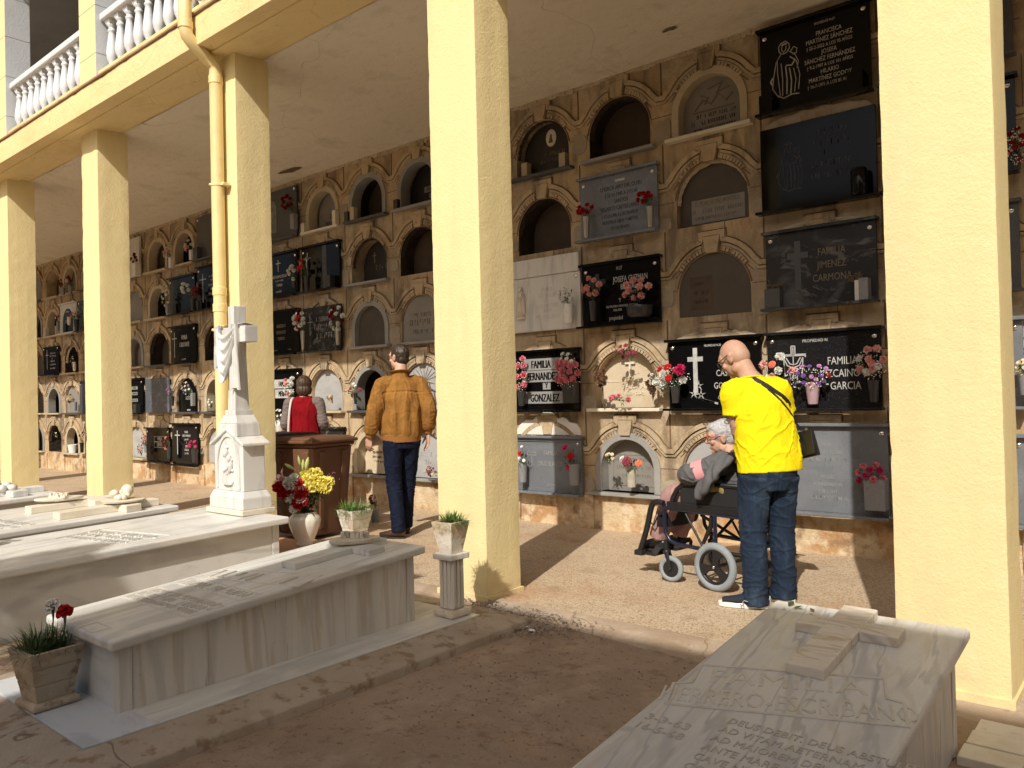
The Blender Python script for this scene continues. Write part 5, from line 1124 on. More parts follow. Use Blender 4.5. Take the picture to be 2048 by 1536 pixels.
# ------------------------------------------------------------ the draped cross monument
mo = empty('cross_monument', (-5.605, -.462, .476), 0, 'white marble monument with a draped cross above a saint relief', 'monument')
mo.scale = (.73, 1, 1)
MB().box(-.365, .365, -.145, .145, 0, .04).build('base_plate', m_cream_marble, mo, bevel=.005)
mb = MB(); mb.box(-.335, .335, -.125, .125, .0405, .125); mb.frus((-.335, .335, -.125, .125), (-.295, .295, -.105, .105), .125, .175); mb.build('base_block', m_white_marble, mo, bevel=.005)
gab = [(-.285, .1755), (.285, .1755), (.285, .545), (0, .645), (-.285, .545)]
mb = MB(); mb.prism(gab, -.095, .095); mb.build('body_block', m_white_marble, mo, bevel=.006)
mb = MB(); roof = [(-.335, .525), (-.335, .548), (0, .672), (.335, .548), (.335, .525), (0, .645)]
mb.prism(list(reversed(roof)), -.12, .12); mb.build('gable_roof', m_white_marble, mo, bevel=.006)
mb = MB(); ap = [(a*.60, .20+b*.72) for a, b in arch()]
band(mb, [(a*.64, .195+b*.74) for a, b in arch()], .012, -.108, -.094); mb.build('arched_border', m_white_marble, mo, bevel=.003)
mb = MB(); T_ = lambda u, v: TR(u, -.097, v)
mb.lathe([(.10, 0), (.115, .03), (.09, .10), (.075, .17), (.05, .21), (.02, .235)], 16, TR(-.01, -.094, .225) @ Matrix.Diagonal((1, .30, 1, 1)))
mb.ball((-.03, -.105, .475), (.032, .022, .04), 12, 8); mb.ball((.045, -.11, .43), (.024, .018, .03), 10, 8); mb.ball((-.03, -.103, .515), (.036, .016, .016), 10, 6)
mb.tube([(-.08, -.103, .40), (-.02, -.118, .33), (.05, -.116, .36)], [.02, .018, .013], 8); mb.tube([(.07, -.103, .40), (.075, -.115, .34), (.03, -.12, .31)], [.016, .016, .014], 8)
for k in range(7): mb.tube([(-.09+.03*k, -.105, .235), (-.06+.02*k, -.118, .30), (-.03+.012*k, -.112, .38)], [.007, .008, .004], 6)
for k in range(14): mb.ball((.08*math.cos(k*1.3)*1.1, -.10, .25+.017*k), (.016, .012, .014), 8, 5)
mb.build('saint_relief', m_white_marble, mo, smooth=True)
mb = MB(); mb.frus((-.20, .20, -.105, .105), (-.185, .185, -.10, .10), .60, .70); mb.frus((-.175, .175, -.095, .095), (-.125, .125, -.08, .08), .7005, .765); mb.build('stepped_block', m_white_marble, mo, bevel=.005)
mb = MB(); mb.box(-.105, .105, -.075, .075, .7655, .805); mb.frus((-.075, .075, -.062, .062), (-.058, .058, -.052, .052), .8055, 1.24); mb.frus((-.06, .06, -.053, .053), (-.06, .06, -.053, .053), 1.2405, 1.625)
mb.build('cross_shaft', m_white_marble, mo, bevel=.004)
for a_, b_ in ((-.275, -.0605), (.0605, .275)): MB().box(a_, b_, -.055, .055, 1.335, 1.46).build('cross_arm', m_white_marble, mo, bevel=.004)
mb = MB()     # hanging drape: folds looping from arm to arm, tails at both sides
def sheet(fn, nu, nv, th):
    vs_ = []; fs = []; n_ = (nu+1)*(nv+1)
    for s_ in (0, 1):
        for j in range(nv+1):
            for i in range(nu+1):
                p = Vector(fn(i/nu, j/nv)); vs_.append(p + Vector((0, -th*s_, 0)))
    for j in range(nv):
        for i in range(nu):
            a = j*(nu+1)+i; fs.append((a, a+nu+1, a+nu+2, a+1)); fs.append((n_+a, n_+a+1, n_+a+nu+2, n_+a+nu+1))
    for i in range(nu): fs.append((i, i+1, n_+i+1, n_+i)); a = nv*(nu+1)+i; fs.append((a+1, a, n_+a, n_+a+1))
    for j in range(nv): a = j*(nu+1); fs.append((a+nu+1, a, n_+a, n_+a+nu+1)); a += nu; fs.append((a, a+nu+1, n_+a+nu+1, n_+a))
    mb.add(vs_, fs)
def drape(u, v):
    x = -.245 + .40*u; sag = math.sin(math.pi*u)**.8
    z = 1.475 - .015*v - sag*(.08+.36*v) - .10*v*(1-sag)
    return (x*(1-.15*v)+.0, -.064 - .03*sag - .016*math.sin(v*26)*(.35+sag*.65) - .01*v, z)
sheet(drape, 30, 60, .012)
def tail(x0_, w0, w1, z1):
    def f(u, v): return (x0_ + (w0+(w1-w0)*v)*(u-.5) + .01*v, -.066 - .014*math.sin(u*20+v*2) - .008*v, 1.478 - v*(1.478-z1) - .05*abs(u-.5)*v)
    return f
sheet(tail(.125, .10, .17, .985), 26, 10, .012); sheet(tail(-.215, .09, .10, 1.16), 16, 8, .012)
def over(x0_):
    def f(u, v): return (x0_ + .11*(u-.5), .066 - .14*v, 1.474 + .012*math.sin(math.pi*v) + .003*math.sin(u*25))
    return f
def shell(fn, nu, nv):
    vs_ = [Vector(fn(i/nu, j/nv)) + Vector((0, 0, s_)) for s_ in (0, -.012) for j in range(nv+1) for i in range(nu+1)]; n_ = (nu+1)*(nv+1)
    mb.add(vs_, [(j*(nu+1)+i+o, (j+1)*(nu+1)+i+o, (j+1)*(nu+1)+i+1+o, j*(nu+1)+i+1+o) for o in (0, n_) for j in range(nv) for i in range(nu)])
shell(over(.13), 14, 6); shell(over(-.205), 14, 6)
mb.build('drape', m_white_marble, mo, smooth=True)

# ------------------------------------------------------------ planters
def planter(x, y, z, ang, s0, s1, h, mat, label, base=None, lines=0, grass=True, blooms=(), seed=1, ga=.14, group='stone planters with grass'):
    g = random.Random(seed); o = empty('planter', (x, y, z), ang, label, 'planter', group)
    zb = 0
    if base: rough_mb = MB(); rough_box(-base/2, base/2, -base/2, base/2, 0, .035, .02, .004, rough_mb); rough_mb.build('base_slab', mat, o, bevel=.004); zb = .0355
    n = 9; mb = MB(); vs_ = []; fs = []
    def ringp(hw, zz, nn=10):
        out = []
        for a, b in ((-1,-1),(1,-1),(1,1),(-1,1)):
            na, nb = {(-1,-1):(1,-1),(1,-1):(1,1),(1,1):(-1,1),(-1,1):(-1,-1)}[(a,b)]
            for i in range(nn):
                t = i/nn; px_, py_ = (a+(na-a)*t)*hw, (b+(nb-b)*t)*hw
                j_ = 1 + .02*noise.noise(Vector((px_*30+x*9, py_*30, zz*30))) + (.025*min(0, noise.noise(Vector((px_*14+x, py_*14, zz*18)))) if i == 0 else 0)
                out.append((px_*j_, py_*j_, zz))
        return out
    rings = []
    for k in range(n+1):
        t = k/n; hw = (s0+(s1-s0)*t)/2; zz = zb + h*t
        rings.append(ringp(hw, zz))
        if lines and k in ([3, 6] if lines == 2 else []): rings.append(ringp(hw-.003, zz+.001)); rings.append(ringp(hw-.0025, zz+.005)); rings.append(ringp(hw+.0008, zz+.006))
    rings.append(ringp(s1/2-.02, zb+h)); rings.append(ringp(s1/2-.024, zb+h-.03)); N_ = len(rings[0])
    for r_ in rings: vs_ += r_
    for k in range(len(rings)-1):
        for i in range(N_): fs.append((k*N_+i, k*N_+(i+1) % N_, (k+1)*N_+(i+1) % N_, (k+1)*N_+i))
    fs.append(tuple(reversed(range(N_)))); fs.append(tuple(range((len(rings)-1)*N_, len(rings)*N_)))
    mb.add(vs_, fs); mb.build('pot', mat, o)
    MB().box(-s1/2+.026, s1/2-.026, -s1/2+.026, s1/2-.026, zb+h-.029, zb+h-.022).build('soil', m_soil, o)
    mb = MB()
    for t in range(9):
        cx0, cy0 = g.uniform(-.7, .7)*s1/2, g.uniform(-.7, .7)*s1/2
        for i in range(52):
            a = g.uniform(0, 6.28); el = g.uniform(.12, 1.35); L_ = g.uniform(.55, 1.1)*ga; d = Vector((math.cos(a)*math.cos(el), math.sin(a)*math.cos(el), math.sin(el)))
            p0_ = Vector((cx0+.02*math.cos(a), cy0+.02*math.sin(a), zb+h-.03)); p1_ = p0_ + d*L_*.55; p2_ = p1_ + d*L_*.45 - Vector((0, 0, L_*.20)); s_ = d.cross(Vector((0,0,1))); s_ = s_.normalized()*.0019
            mb.add([p0_-s_, p0_+s_, p1_+s_, p1_-s_, p2_], [(0,1,2,3), (3,2,4)])
    mb.build('grass', m_grass if ga < .145 else M('dark_grass_blades', (.045,.085,.022), .5, [(14,.45,.65,(.085,.13,.035),.8)]), o)
    for kd, c, p_ in blooms:
        P_ = Vector(p_); b = put(bloom(kd, c, 1).name.split('.')[0], bloom(kd, c, 1), o, loc=P_); b.scale = (.036,)*3; b.rotation_euler = (R(18), R(14 if c == 'red' else -10), 0)
        m2 = MB(); m2.tube([(P_.x*.6, P_.y*.6, zb+h-.03), P_*1 - Vector((0, 0, .06)), P_], [.003, .003, .008], 6); m2.build('flower_stem', m_leaf, o)
    return o
def pedestal(x, y, z, label):
    o = empty('pedestal', (x, y, z), 0, label, 'pedestal', 'little marble pedestals at the head of the kerbed tomb')
    mb = MB(); rough_box(-.085, .085, -.085, .085, 0, .045, .02, .003, mb); mb.build('foot', m_pot, o, bevel=.004)
    mb = MB(); mb.frus((-.052, .052, -.052, .052), (-.047, .047, -.047, .047), .0455, .335)
    for i in range(4):
        for j in (-1, 0, 1):
            M_ = RZ(R(90*i)); mb.box(-.012+.032*j, .012+.032*j, -.0585, -.046, .05, .33, M_)
    mb.build('shaft', m_pot_brown if 0 else m_marble_side, o, bevel=.004)
    MB().box(-.078, .078, -.078, .078, .3355, .37).build('cap', m_marble_side, o, bevel=.005); return o
pedestal(-3.235, -.50, .0525, 'small fluted marble pedestal under a planter beside the second column')
planter(-3.235, -.50, .4235, R(2), .095, .162, .185, m_pot, 'small white tapered planter with fresh grass on the pedestal beside the second column', seed=3, ga=.125)
pedestal(-4.13, -.50, .0525, 'small marble pedestal half hidden behind the kerbed tomb near the brown bin')
planter(-4.13, -.50, .4235, R(-2), .10, .172, .185, m_pot, 'small white tapered planter with grass behind the kerbed tomb near the brown bin', lines=2, seed=5, ga=.13)
planter(-3.712, -2.528, .054, R(4), .145, .225, .215, m_pot_brown, 'weathered brown banded planter with a red and a white carnation, left foreground', base=.20, lines=2, blooms=(('carnation', 'red', (.075, .045, .395)), ('carnation', 'white', (.040, .012, .425))), seed=9, ga=.17)

# ------------------------------------------------------------ big bouquet in the white vase
part = None
bo = empty('vase_bouquet', (-5.694, .196, .101), 0, 'white ribbed vase with yellow, red and white carnations and lilies before the brown bin', 'flowers')
mb = MB(); prof2 = [(.065, 0), (.072, .012), (.068, .025), (.095, .08), (.125, .16), (.134, .205), (.128, .24), (.105, .262), (.100, .27), (.108, .282), (.094, .282), (.09, .25)]
mb.lathe(prof2, 48); vs2 = []
for i, v in enumerate(mb.v):
    a = math.atan2(v[1], v[0]); k = 1 + (.035*max(0, math.cos(6*a))**6 - .012*max(0, math.cos(6*a+.5))**6)*(1 if .03 < v[2] < .25 else 0); vs2.append((v[0]*k, v[1]*k, v[2]))
mb.v = vs2; mb.build('vase', m_vasewhite, bo, smooth=True)
g = random.Random(77); vdir = Vector((.76, .645, 0)); cdir = Vector((.645, -.764, 0))   # picture right, towards the camera
def bp(u, z, c=.06): return vdir*u + cdir*c + Vector((0, 0, z))
def addb(kd, c, u, z, r_, dep=.08, tilt=None):
    P_ = bp(u, z, dep); b = put(bloom(kd, c, g.randrange(3)).name.split('.')[0], bloom(kd, c, g.randrange(3)), bo, loc=P_)
    nrm = (cdir*.9 + vdir*u*2.2 + Vector((0, 0, .75 if tilt is None else tilt))).normalized(); b.rotation_euler = (nrm.to_track_quat('Z', 'Y').to_matrix() @ Matrix.Rotation(g.uniform(0, 6), 3, 'Z')).to_euler(); b.scale = (r_,)*3
    return P_
st = MB(); top = Vector((0, 0, .27))
for i in range(13):
    t = i/12; P_ = addb('carnation', 'yellow', .0 + .225*(i % 5)/4 + g.uniform(-.015, .015), .505 + .055*(i//5) - .035*abs((i % 5)/4-.4), .052, .10 - .05*(i//5), .9); st.tube([top, P_], .003, 4, cap=False)
for i in range(3): addb('carnation', 'yellow', -.08+.05*i, .565+.012*i, .040, .0, 1.1)
for u, z, r_, c, kd in ((-.185, .525, .042, 'red', 'carnation'), (-.13, .485, .040, 'red', 'carnation'), (-.095, .50, .044, 'red', 'carnation'), (-.155, .475, .036, 'red', 'carnation'), (-.12, .455, .034, 'red', 'carnation'), (.0, .475, .052, 'red', 'carnation'), (.03, .485, .04, 'red', 'carnation'), (-.01, .39, .050, 'red', 'carnation'), (.025, .40, .036, 'red', 'carnation'), (-.02, .56, .036, 'red', 'rose'),
                       (-.085, .56, .052, 'white', 'mum'), (-.055, .585, .045, 'white', 'mum'), (-.06, .545, .042, 'white', 'mum'), (-.075, .44, .046, 'white', 'mum'), (-.04, .455, .036, 'white', 'mum'), (.0, .43, .044, 'white', 'daisy'), (-.05, .345, .038, 'white', 'daisy'), (-.03, .505, .034, 'pale', 'carnation'), (.01, .52, .03, 'pale', 'carnation')):
    P_ = addb(kd, c, u*1.02, z-.015, r_*1.28, .125 - .1*abs(u)); st.tube([top, P_ - cdir*.03], .003, 4, cap=False)
m_bud = M('green_lily_bud', (.42,.50,.14), .45, [(9,.4,.6,(.55,.58,.25),.7)])
for (u, z, L_, a, w) in ((-.115, .675, .10, 58, .015), (-.035, .73, .085, 12, .014), (.0, .69, .09, -4, .013), (.035, .70, .11, -14, .018)):
    mb = MB(); mb.lathe([(.003, -L_/2), (w*.75, -L_*.3), (w, 0), (w*.8, L_*.25), (.004, L_/2)], 12, TR(*bp(u, z, .02)) @ Matrix.Rotation(-R(a), 4, cdir*-1)); mb.build('lily_bud', m_bud, bo, smooth=True)
    st.tube([top, bp(u*.6, z-.14, .02), bp(u + math.sin(R(a))*.04, z-L_*.45, .02)], .004, 5, cap=False)
mb = MB()
for j in range(6):
    a = 2*math.pi*j/6; c0 = bp(-.125, .54, .03); ax = (cdir*.3 - vdir*.7 + Vector((0, 0, .5))).normalized(); s1_ = ax.orthogonal().normalized(); s2_ = ax.cross(s1_)
    d = (s1_*math.cos(a) + s2_*math.sin(a)); w_ = ax.cross(d)
    pts = [c0, c0+ax*.06+d*.02, c0+ax*.10+d*.055, c0+ax*.105+d*.10]
    for wid in (1,): mb.add([pts[0], pts[1]-w_*.016, pts[1]+w_*.016, pts[2]-w_*.018, pts[2]+w_*.018, pts[3]], [(0,1,2), (1,3,4,2), (3,5,4)])
mb.build('lily', petal('pink_lily_petals', (.72,.36,.38), (.80,.62,.58)), bo)
fo = MB()
for j in range(620):
    u = g.uniform(-.2, .2); z = g.uniform(.28, .56); b0 = bp(u*(z-.15)/.4, z, g.uniform(-.08, .06)); d = vdir*u*3 + cdir*g.uniform(-.6, .7) + Vector((0, 0, g.uniform(-.4, .8))); leaf(fo, b0, d, g.uniform(.04, .09), g.uniform(.010, .020))
for j in range(7):
    a = g.uniform(-.2, .25); P0_ = bp(-.08, .36, .03); dd = -vdir*1 + Vector((0, 0, a)); L_ = g.uniform(.15, .24); fo.tube([P0_, P0_+dd*L_*.5, P0_+dd*L_ - Vector((0, 0, .02))], [.002, .0015, .001], 4, cap=False)
    for t in range(6): leaf(fo, P0_+dd*L_*(.3+.12*t), dd+Vector((0, 0, g.uniform(-.8, .8))), .04, .008)
fo.add(st.v, st.f); fo.build('foliage', m_leaf, bo)
mb = MB()
for j in range(60): P_ = bp(.22+g.gauss(0, .03), .53+g.gauss(0, .04), g.uniform(-.05, .03)); mb.ball(P_, .004, 5, 3)
mb.build('statice', PET['mauve'], bo)
bouquet(-5.90, .455, -.02, .21, .07, .06, ('white', .05, .16), 'yellow*7 carnation leafy', 'yellow carnations with dark leaves at the left picture edge on the wide tomb', 501, Y=-2.20, dep=.06, group='flowers on the tombs')
bouquet(-6.62, .0, .0, .25, .05, .05, ('grey', .05, .14), 'red*4 carnation white*3 daisy leafy', 'red and white flowers on the floor behind the draped cross monument', 502, Y=1.75, dep=.05, group='flowers on the tombs')

# ------------------------------------------------------------ wheeled bins
def bin_(x, y, rz, mat, label, wid=.56, dep=.50, hgt=.93):
    o = empty('wheeled_bin', (x, y, 0), rz, label, 'bin', 'wheeled waste bins by the third column')
    mb = MB(); a0, b0 = wid/2*.80, dep/2*.78; a1, b1 = wid/2*.97, dep/2*.98
    mb.frus((-a0, a0, -b0, b0), (-a1, a1, -b1, b1), .04, hgt-.05); mb.build('body', mat, o, bevel=.02, seg=3)
    mb = MB(); mb.box(-wid/2-.012, wid/2+.012, -dep/2-.012, dep/2+.012, hgt-.049, hgt-.012); mb.build('rim', mat, o, bevel=.012)
    mb = MB()
    for s_ in (-1, 1):
        mb.frus((-.035+s_*wid*.28, .035+s_*wid*.28, -b0-.012, -b0+.02), (-.04+s_*wid*.31, .04+s_*wid*.31, -b1-.012, -b1+.02), .06, hgt-.09)
    for s_ in (-1, 1): mb.frus((a0-.02, a0+.012, -.03+s_*dep*.24, .03+s_*dep*.24), (a1-.02, a1+.014, -.035+s_*dep*.27, .035+s_*dep*.27), .10, hgt-.09)
    mb.build('rib', mat, o, bevel=.012)
    mb = MB(); mb.box(-wid/2-.045, wid/2+.045, -dep/2-.06, dep/2+.03, hgt-.011, hgt+.022); mb.frus((-wid/2-.03, wid/2+.03, -dep/2-.04, dep/2+.015), (-wid/2+.02, wid/2-.02, -dep/2, dep/2-.03), hgt+.0222, hgt+.048); mb.build('lid', mat, o, bevel=.012, seg=3)
    mb = MB(); mb.tube([(-wid/2+.05, dep/2+.05, hgt-.03), (wid/2-.05, dep/2+.05, hgt-.03)], .015, 10)
    for s_ in (-1, 0, 1): mb.box(s_*(wid/2-.06)-.012, s_*(wid/2-.06)+.012, dep/2-.01, dep/2+.055, hgt-.045, hgt-.015)
    mb.build('handle', mat, o, bevel=.002)
    for s_ in (-1, 1):
        mb = MB(); mb.lathe([(.03, -.022), (.088, -.022), (.1, -.012), (.1, .012), (.088, .022), (.03, .022)], 22, TR(s_*(wid/2-.04), dep/2-.04, .1) @ RY(R(90))); mb.build('wheel', m_dark_vase, o, smooth=False)
    return o
bin_(-6.50, .86, R(10), m_bin, 'brown wheeled bin with closed lid behind the white vase', .58, .56, .94)
bin_(-7.10, .93, R(4), m_bin_dark, 'dark wheeled bin half hidden behind the third column', .54, .5, .96)

# scraps of paper on the ground
for i, (x, y, s) in enumerate(((-2.93, -.36, .035), (-2.98, -.30, .02), (-2.80, -.30, .022), (-2.85, -.27, .012))):
    g = random.Random(i); mb = MB(); n = 7; mb.add([(s*g.uniform(.5, 1.1)*math.cos(2*math.pi*j/n)*1.5, s*g.uniform(.5, 1)*math.sin(2*math.pi*j/n), .006*g.random()) for j in range(n)] + [(0, 0, .009)], [(j, (j+1) % n, n) for j in range(n)])
    o = mb.build('paper_scrap', m_white_vase); o.location = (x, y, -.012); tag(o, 'torn white scrap on the gravel beside the second column', 'litter', 'white scraps on the gravel')

# ------------------------------------------------------------ block across the yard, behind the camera: its roof line throws the shade on the near graves
ob = empty('opposite_block', (4, -11, 0), 0, 'flat roofed ochre niche block across the yard behind the viewer', 'building'); inv_o = Matrix.Translation((-4, 11, 0))
XO, YO, HO = -1.53, -6.62, 6.0
for nm, mb, mt in (('wall', MB().box(XO+.15, 14, YO+.15, YO+6, -.05, HO-.25), m_stone), ('roof_slab', MB().box(XO, 14.2, YO, YO+6.2, HO-.249, HO), m_beam), ):
    pass
mb = MB().box(XO+.15, 14, YO-6, YO-.15, -.05, HO-.25); q = mb.build('wall', m_plaster, ob); q.matrix_parent_inverse = inv_o
mb = MB().box(XO, 14.2, YO-6.2, YO, HO-.249, HO); q = mb.build('roof_slab', m_beam, ob); q.matrix_parent_inverse = inv_o
for k in range(12):
    for r in range(5): q = put('niche_slab', slab_me(m_slab['grey']), ob, loc=(XO+.8+1.0*k, YO-.128, .5+1.0*r)); q.matrix_parent_inverse = inv_o; q.rotation_euler = (0, 0, math.pi)

of = empty('added_far_block', (-34, -26, 0), 0, 'long ochre block added unseen behind the viewer for the plaques to mirror', 'building')  # unseen block, added so the black plaques mirror it instead of blue sky
MB().box(-110, 28, -3, 3, -.05, 8.5).build('wall', m_plaster, of); MB().box(-110.3, 28.3, -3.3, 3.3, 8.501, 8.9).build('roof_slab', m_beam, of)
# a clipped cypress behind the viewer: its top shades the near end of the wide tomb
def tree(x, y, h, r, label, seed=1):
    g = random.Random(seed); o = empty('cypress_tree', (x, y, 0), 0, label, 'tree')
    mb = MB(); mb.tube([(0, 0, -.05), (.02, .01, h*.5), (0, 0, h*.95)], [.09, .06, .02], 10)
    for i in range(26): z = h*(.15+.75*i/26); a = i*2.4; mb.tube([(0, 0, z), (r*.7*math.cos(a)*(1-z/h*.7), r*.7*math.sin(a)*(1-z/h*.7), z+.2)], [.02, .006], 5)
    mb.build('trunk', M('cypress_bark', (.12,.08,.05), .95, B=[(20,.01)]), o, smooth=True)
    mb = MB()
    for i in range(5200):
        t = g.random()**.8; z = .35 + (h-.35)*t; rr = r*(math.sin(math.pi*min(1, (t*.92+.08)))**.6)*(.55+.5*g.random())*(1+.2*noise.noise(Vector((i*.013, z*2, 0)))); a = g.uniform(0, 6.28)
        leaf(mb, Vector((rr*math.cos(a), rr*math.sin(a), z)), Vector((math.cos(a)*.5, math.sin(a)*.5, 1)), g.uniform(.07, .15), .03)
    mb.build('crown', m_leaf, o)
tree(-3.45, -6.55, 4.85, .55, 'small dense cypress in the yard behind the viewer')
# ------------------------------------------------------------ people
from mathutils.bvhtree import BVHTree
def catmull(pts, rs, sub=5):
    P = [np.array(p, float) for p in pts]; Q = [np.array(r if isinstance(r, (tuple, list)) else (r, r), float) for r in rs]
    op = []; orr = []
    for i in range(len(P)-1):
        p0 = P[max(0, i-1)]; p1 = P[i]; p2 = P[i+1]; p3 = P[min(len(P)-1, i+2)]; q1, q2 = Q[i], Q[i+1]
        for j in range(sub):
            t = j/sub; a = .5*((2*p1) + (-p0+p2)*t + (2*p0-5*p1+4*p2-p3)*t*t + (-p0+3*p1-3*p2+p3)*t**3)
            op.append(tuple(a)); s_ = t*t*(3-2*t); orr.append(tuple(q1+(q2-q1)*(.5*t+.5*s_)))
    op.append(tuple(P[-1])); orr.append(tuple(Q[-1])); return op, orr
def limb(mb, pts, rs, side=(1,0,0), n=18, sub=5, M=None):
    p, r_ = catmull(pts, rs, sub); mb.tube(p, r_, n, True, M, side); return mb
def fuse(mb, name, mat, parent, voxel=.006, it=3, wr=None, fac=.5):
    """one continuous surface from overlapping shapes, then folds pushed into it"""
    me = mb.mesh(name, mat); o = bpy.data.objects.new(name, me); COL.objects.link(o)
    bm = bmesh.new(); bm.from_mesh(me); bmesh.ops.recalc_face_normals(bm, faces=bm.faces); bm.to_mesh(me); bm.free()
    r_ = o.modifiers.new('r', 'REMESH'); r_.mode = 'VOXEL'; r_.voxel_size = voxel
    s_ = o.modifiers.new('s', 'SMOOTH'); s_.factor = fac; s_.iterations = it
    bpy.context.view_layer.update()
    dg = bpy.context.evaluated_depsgraph_get(); m2 = bpy.data.meshes.new_from_object(o.evaluated_get(dg)); m2.name = name
    o.modifiers.clear(); o.data = m2; bpy.data.meshes.remove(me)
    if not m2.materials: m2.materials.append(mat)
    if wr:
        nv = len(m2.vertices); co = np.empty(nv*3); no = np.empty(nv*3); m2.vertices.foreach_get('co', co); m2.vertices.foreach_get('normal', no)
        co = co.reshape(-1, 3); no = no.reshape(-1, 3)
        d = np.array([wr(Vector(c)) for c in co]); co = co + no*d[:, None]; m2.vertices.foreach_set('co', co.ravel()); m2.update()
    flatten(m2)
    if parent: o.parent = parent
    return o
def fold(p, sx, sy, sz, amp, seed=0, rid=True):
    v = noise.noise(Vector((p.x*sx+seed, p.y*sy, p.z*sz)))
    return amp*((1-abs(v)*2.2) if rid else v)
def crease(p, sx, sy, sz, amp, seed=0, pw=3):
    v = abs(noise.noise(Vector((p.x*sx+seed, p.y*sy+seed*.7, p.z*sz)))); return amp*max(0, 1-v*3.2)**pw
def HM(c, yaw=0, pitch=0, roll=0, s=1): return TR(*c) @ RZ(R(yaw)) @ RX(R(pitch)) @ RY(R(roll)) @ Matrix.Scale(s, 4)
def head(mb, Mh, neck=None, nr=.055, old=False):
    a = lambda *q: mb.ball(*q, M=Mh)
    a((0, -.008, .025), (.074, .094, .098), 24, 16); a((0, .025, -.045), (.060, .068, .070), 20, 12); a((0, .073, -.088), (.026, .020, .020), 12, 8)
    a((0, .055, .03), (.064, .042, .05), 16, 10)
    for s_ in (-1, 1):
        a((s_*.040, .066, -.020), (.022, .020, .022), 12, 8); a((s_*.032, .083, .036), (.026, .010, .009), 10, 6)
        a((s_*.077, -.008, -.004), (.010, .022, .033), 12, 8); a((s_*.080, -.018, .010), (.012, .016, .018), 10, 6); a((s_*.072, -.002, -.028), (.009, .010, .012), 8, 6)
        a((s_*.052, .0, -.070), (.020, .035, .03), 10, 8)
    mb.tube([(0, .084, .034), (0, .100, .010), (0, .113, -.015), (0, .100, -.026)], [.008, .010, .0135, .008], 10, True, Mh)
    for s_ in (-1, 1): a((s_*.012, .098, -.020), (.008, .010, .008), 8, 6)
    a((0, .091, -.050), (.024, .009, .006), 12, 6); a((0, .089, -.062), (.021, .010, .007), 12, 6)
    if neck:
        t = Mh @ Vector((0, -.022, -.05)); b = Vector(neck); limb(mb, [tuple(t), tuple((t*.4+b*.6)), tuple(b)], [nr, nr*1.03, nr*1.35])
def eyes(parent, Mh, mats):
    for s_ in (-1, 1):
        mb = MB(); mb.ball((s_*.031, .080, .014), (.0125, .0125, .0115), 12, 8, Mh); e = mb.build('eye', mats[0], parent, smooth=True)
        mb = MB(); mb.ball((s_*.031, .0905, .014), (.0055, .003, .0055), 10, 6, Mh); mb.build('iris', mats[1], e, smooth=True)
def hand(mb, wrist, d, n_, t, curl=.35, s=1.0, spread=.06, mat=None):
    """palm, four unequal bent fingers and a thumb leaving the side of the palm; d along fingers, n_ out of the palm, t towards the thumb"""
    wv = Vector(wrist); d = Vector(d).normalized(); n_ = Vector(n_); n_ = (n_-d*n_.dot(d)).normalized(); t = Vector(t); t = (t-d*t.dot(d)-n_*t.dot(n_)).normalized()
    limb(mb, [wv-d*.02*s, wv+d*.03*s, wv+d*.065*s, wv+d*.094*s], [(.026*s, .019*s), (.036*s, .0165*s), (.042*s, .015*s), (.039*s, .011*s)], side=t, n=14)
    for i, (off, L_, r_) in enumerate(((.031, .074, .0088), (.0105, .083, .009), (-.010, .077, .0088), (-.030, .060, .0078))):
        base = wv + d*(.088-.006*abs(i-1.2))*s + t*off*s; dd = (d + t*(spread*(1.5-i))).normalized(); pts = [base-dd*.012*s, base]; ang = curl*(.8+.12*i)
        for j, f in enumerate((.45, .31, .24)):
            dd = (Matrix.Rotation(ang*(.8, 1.1, .8)[j], 3, dd.cross(n_)) @ dd).normalized(); pts.append(pts[-1]+dd*L_*f*s)
        mb.tube(pts, [r_*s, r_*1.04*s, r_*.98*s, r_*.92*s, r_*.74*s], 10, True, None, t); mb.ball(pts[-1], r_*.74*s, 8, 6)
    b = wv + d*.022*s + t*.026*s + n_*.004*s; d1 = (t*.75 + d*.68 + n_*.28).normalized(); d2 = (d*.9 + t*.28 + n_*.35).normalized(); pts = [b-d1*.01*s, b+d1*.034*s, b+d1*.034*s+d2*.030*s, b+d1*.034*s+d2*.054*s]
    mb.tube(pts, [.0135*s, .0115*s, .010*s, .0075*s], 10, True, None, n_); mb.ball(pts[-1], .0075*s, 8, 6)
def ear_hair(mb, Mh, r=(.081, .100, .098), back=-.018, up=.036): mb.ball((0, back, up), r, 24, 16, Mh)
def skin(name, c, c2): return M(name, c, .55, [(26,.42,.66,c2,.55), (7,.5,.7,(c[0]*.92, c[1]*.8, c[2]*.75),.4)], [(180,.0008)], spec=.35)
m_skin_a = skin('fair_skin', (.58,.36,.26), (.52,.27,.19)); m_skin_b = skin('tanned_skin', (.50,.30,.21), (.44,.23,.155)); m_skin_c = skin('aged_skin', (.55,.34,.24), (.47,.26,.18))
m_eye = M('eye_white', (.75,.73,.70), .2); m_iris = M('dark_iris', (.03,.02,.015), .15)
m_suede = M('tan_suede', (.30,.145,.036), .92, [(6,.42,.64,(.20,.090,.020),.85), (22,.5,.7,(.38,.195,.056),.55), (2.2,.5,.68,(.23,.105,.027),.5), (5,.52,.7,(.17,.075,.018),.6,(2,2,.4))], [(70,.003),(220,.0012)], spec=.15)
m_rib = M('suede_rib_band', (.29,.13,.03), .9, B=[(130,.002,(1,1,.1))])
m_navy = M('navy_cotton', (.006,.009,.024), .85, [(30,.45,.7,(.013,.018,.038),.6)], [(260,.0008)], spec=.15)
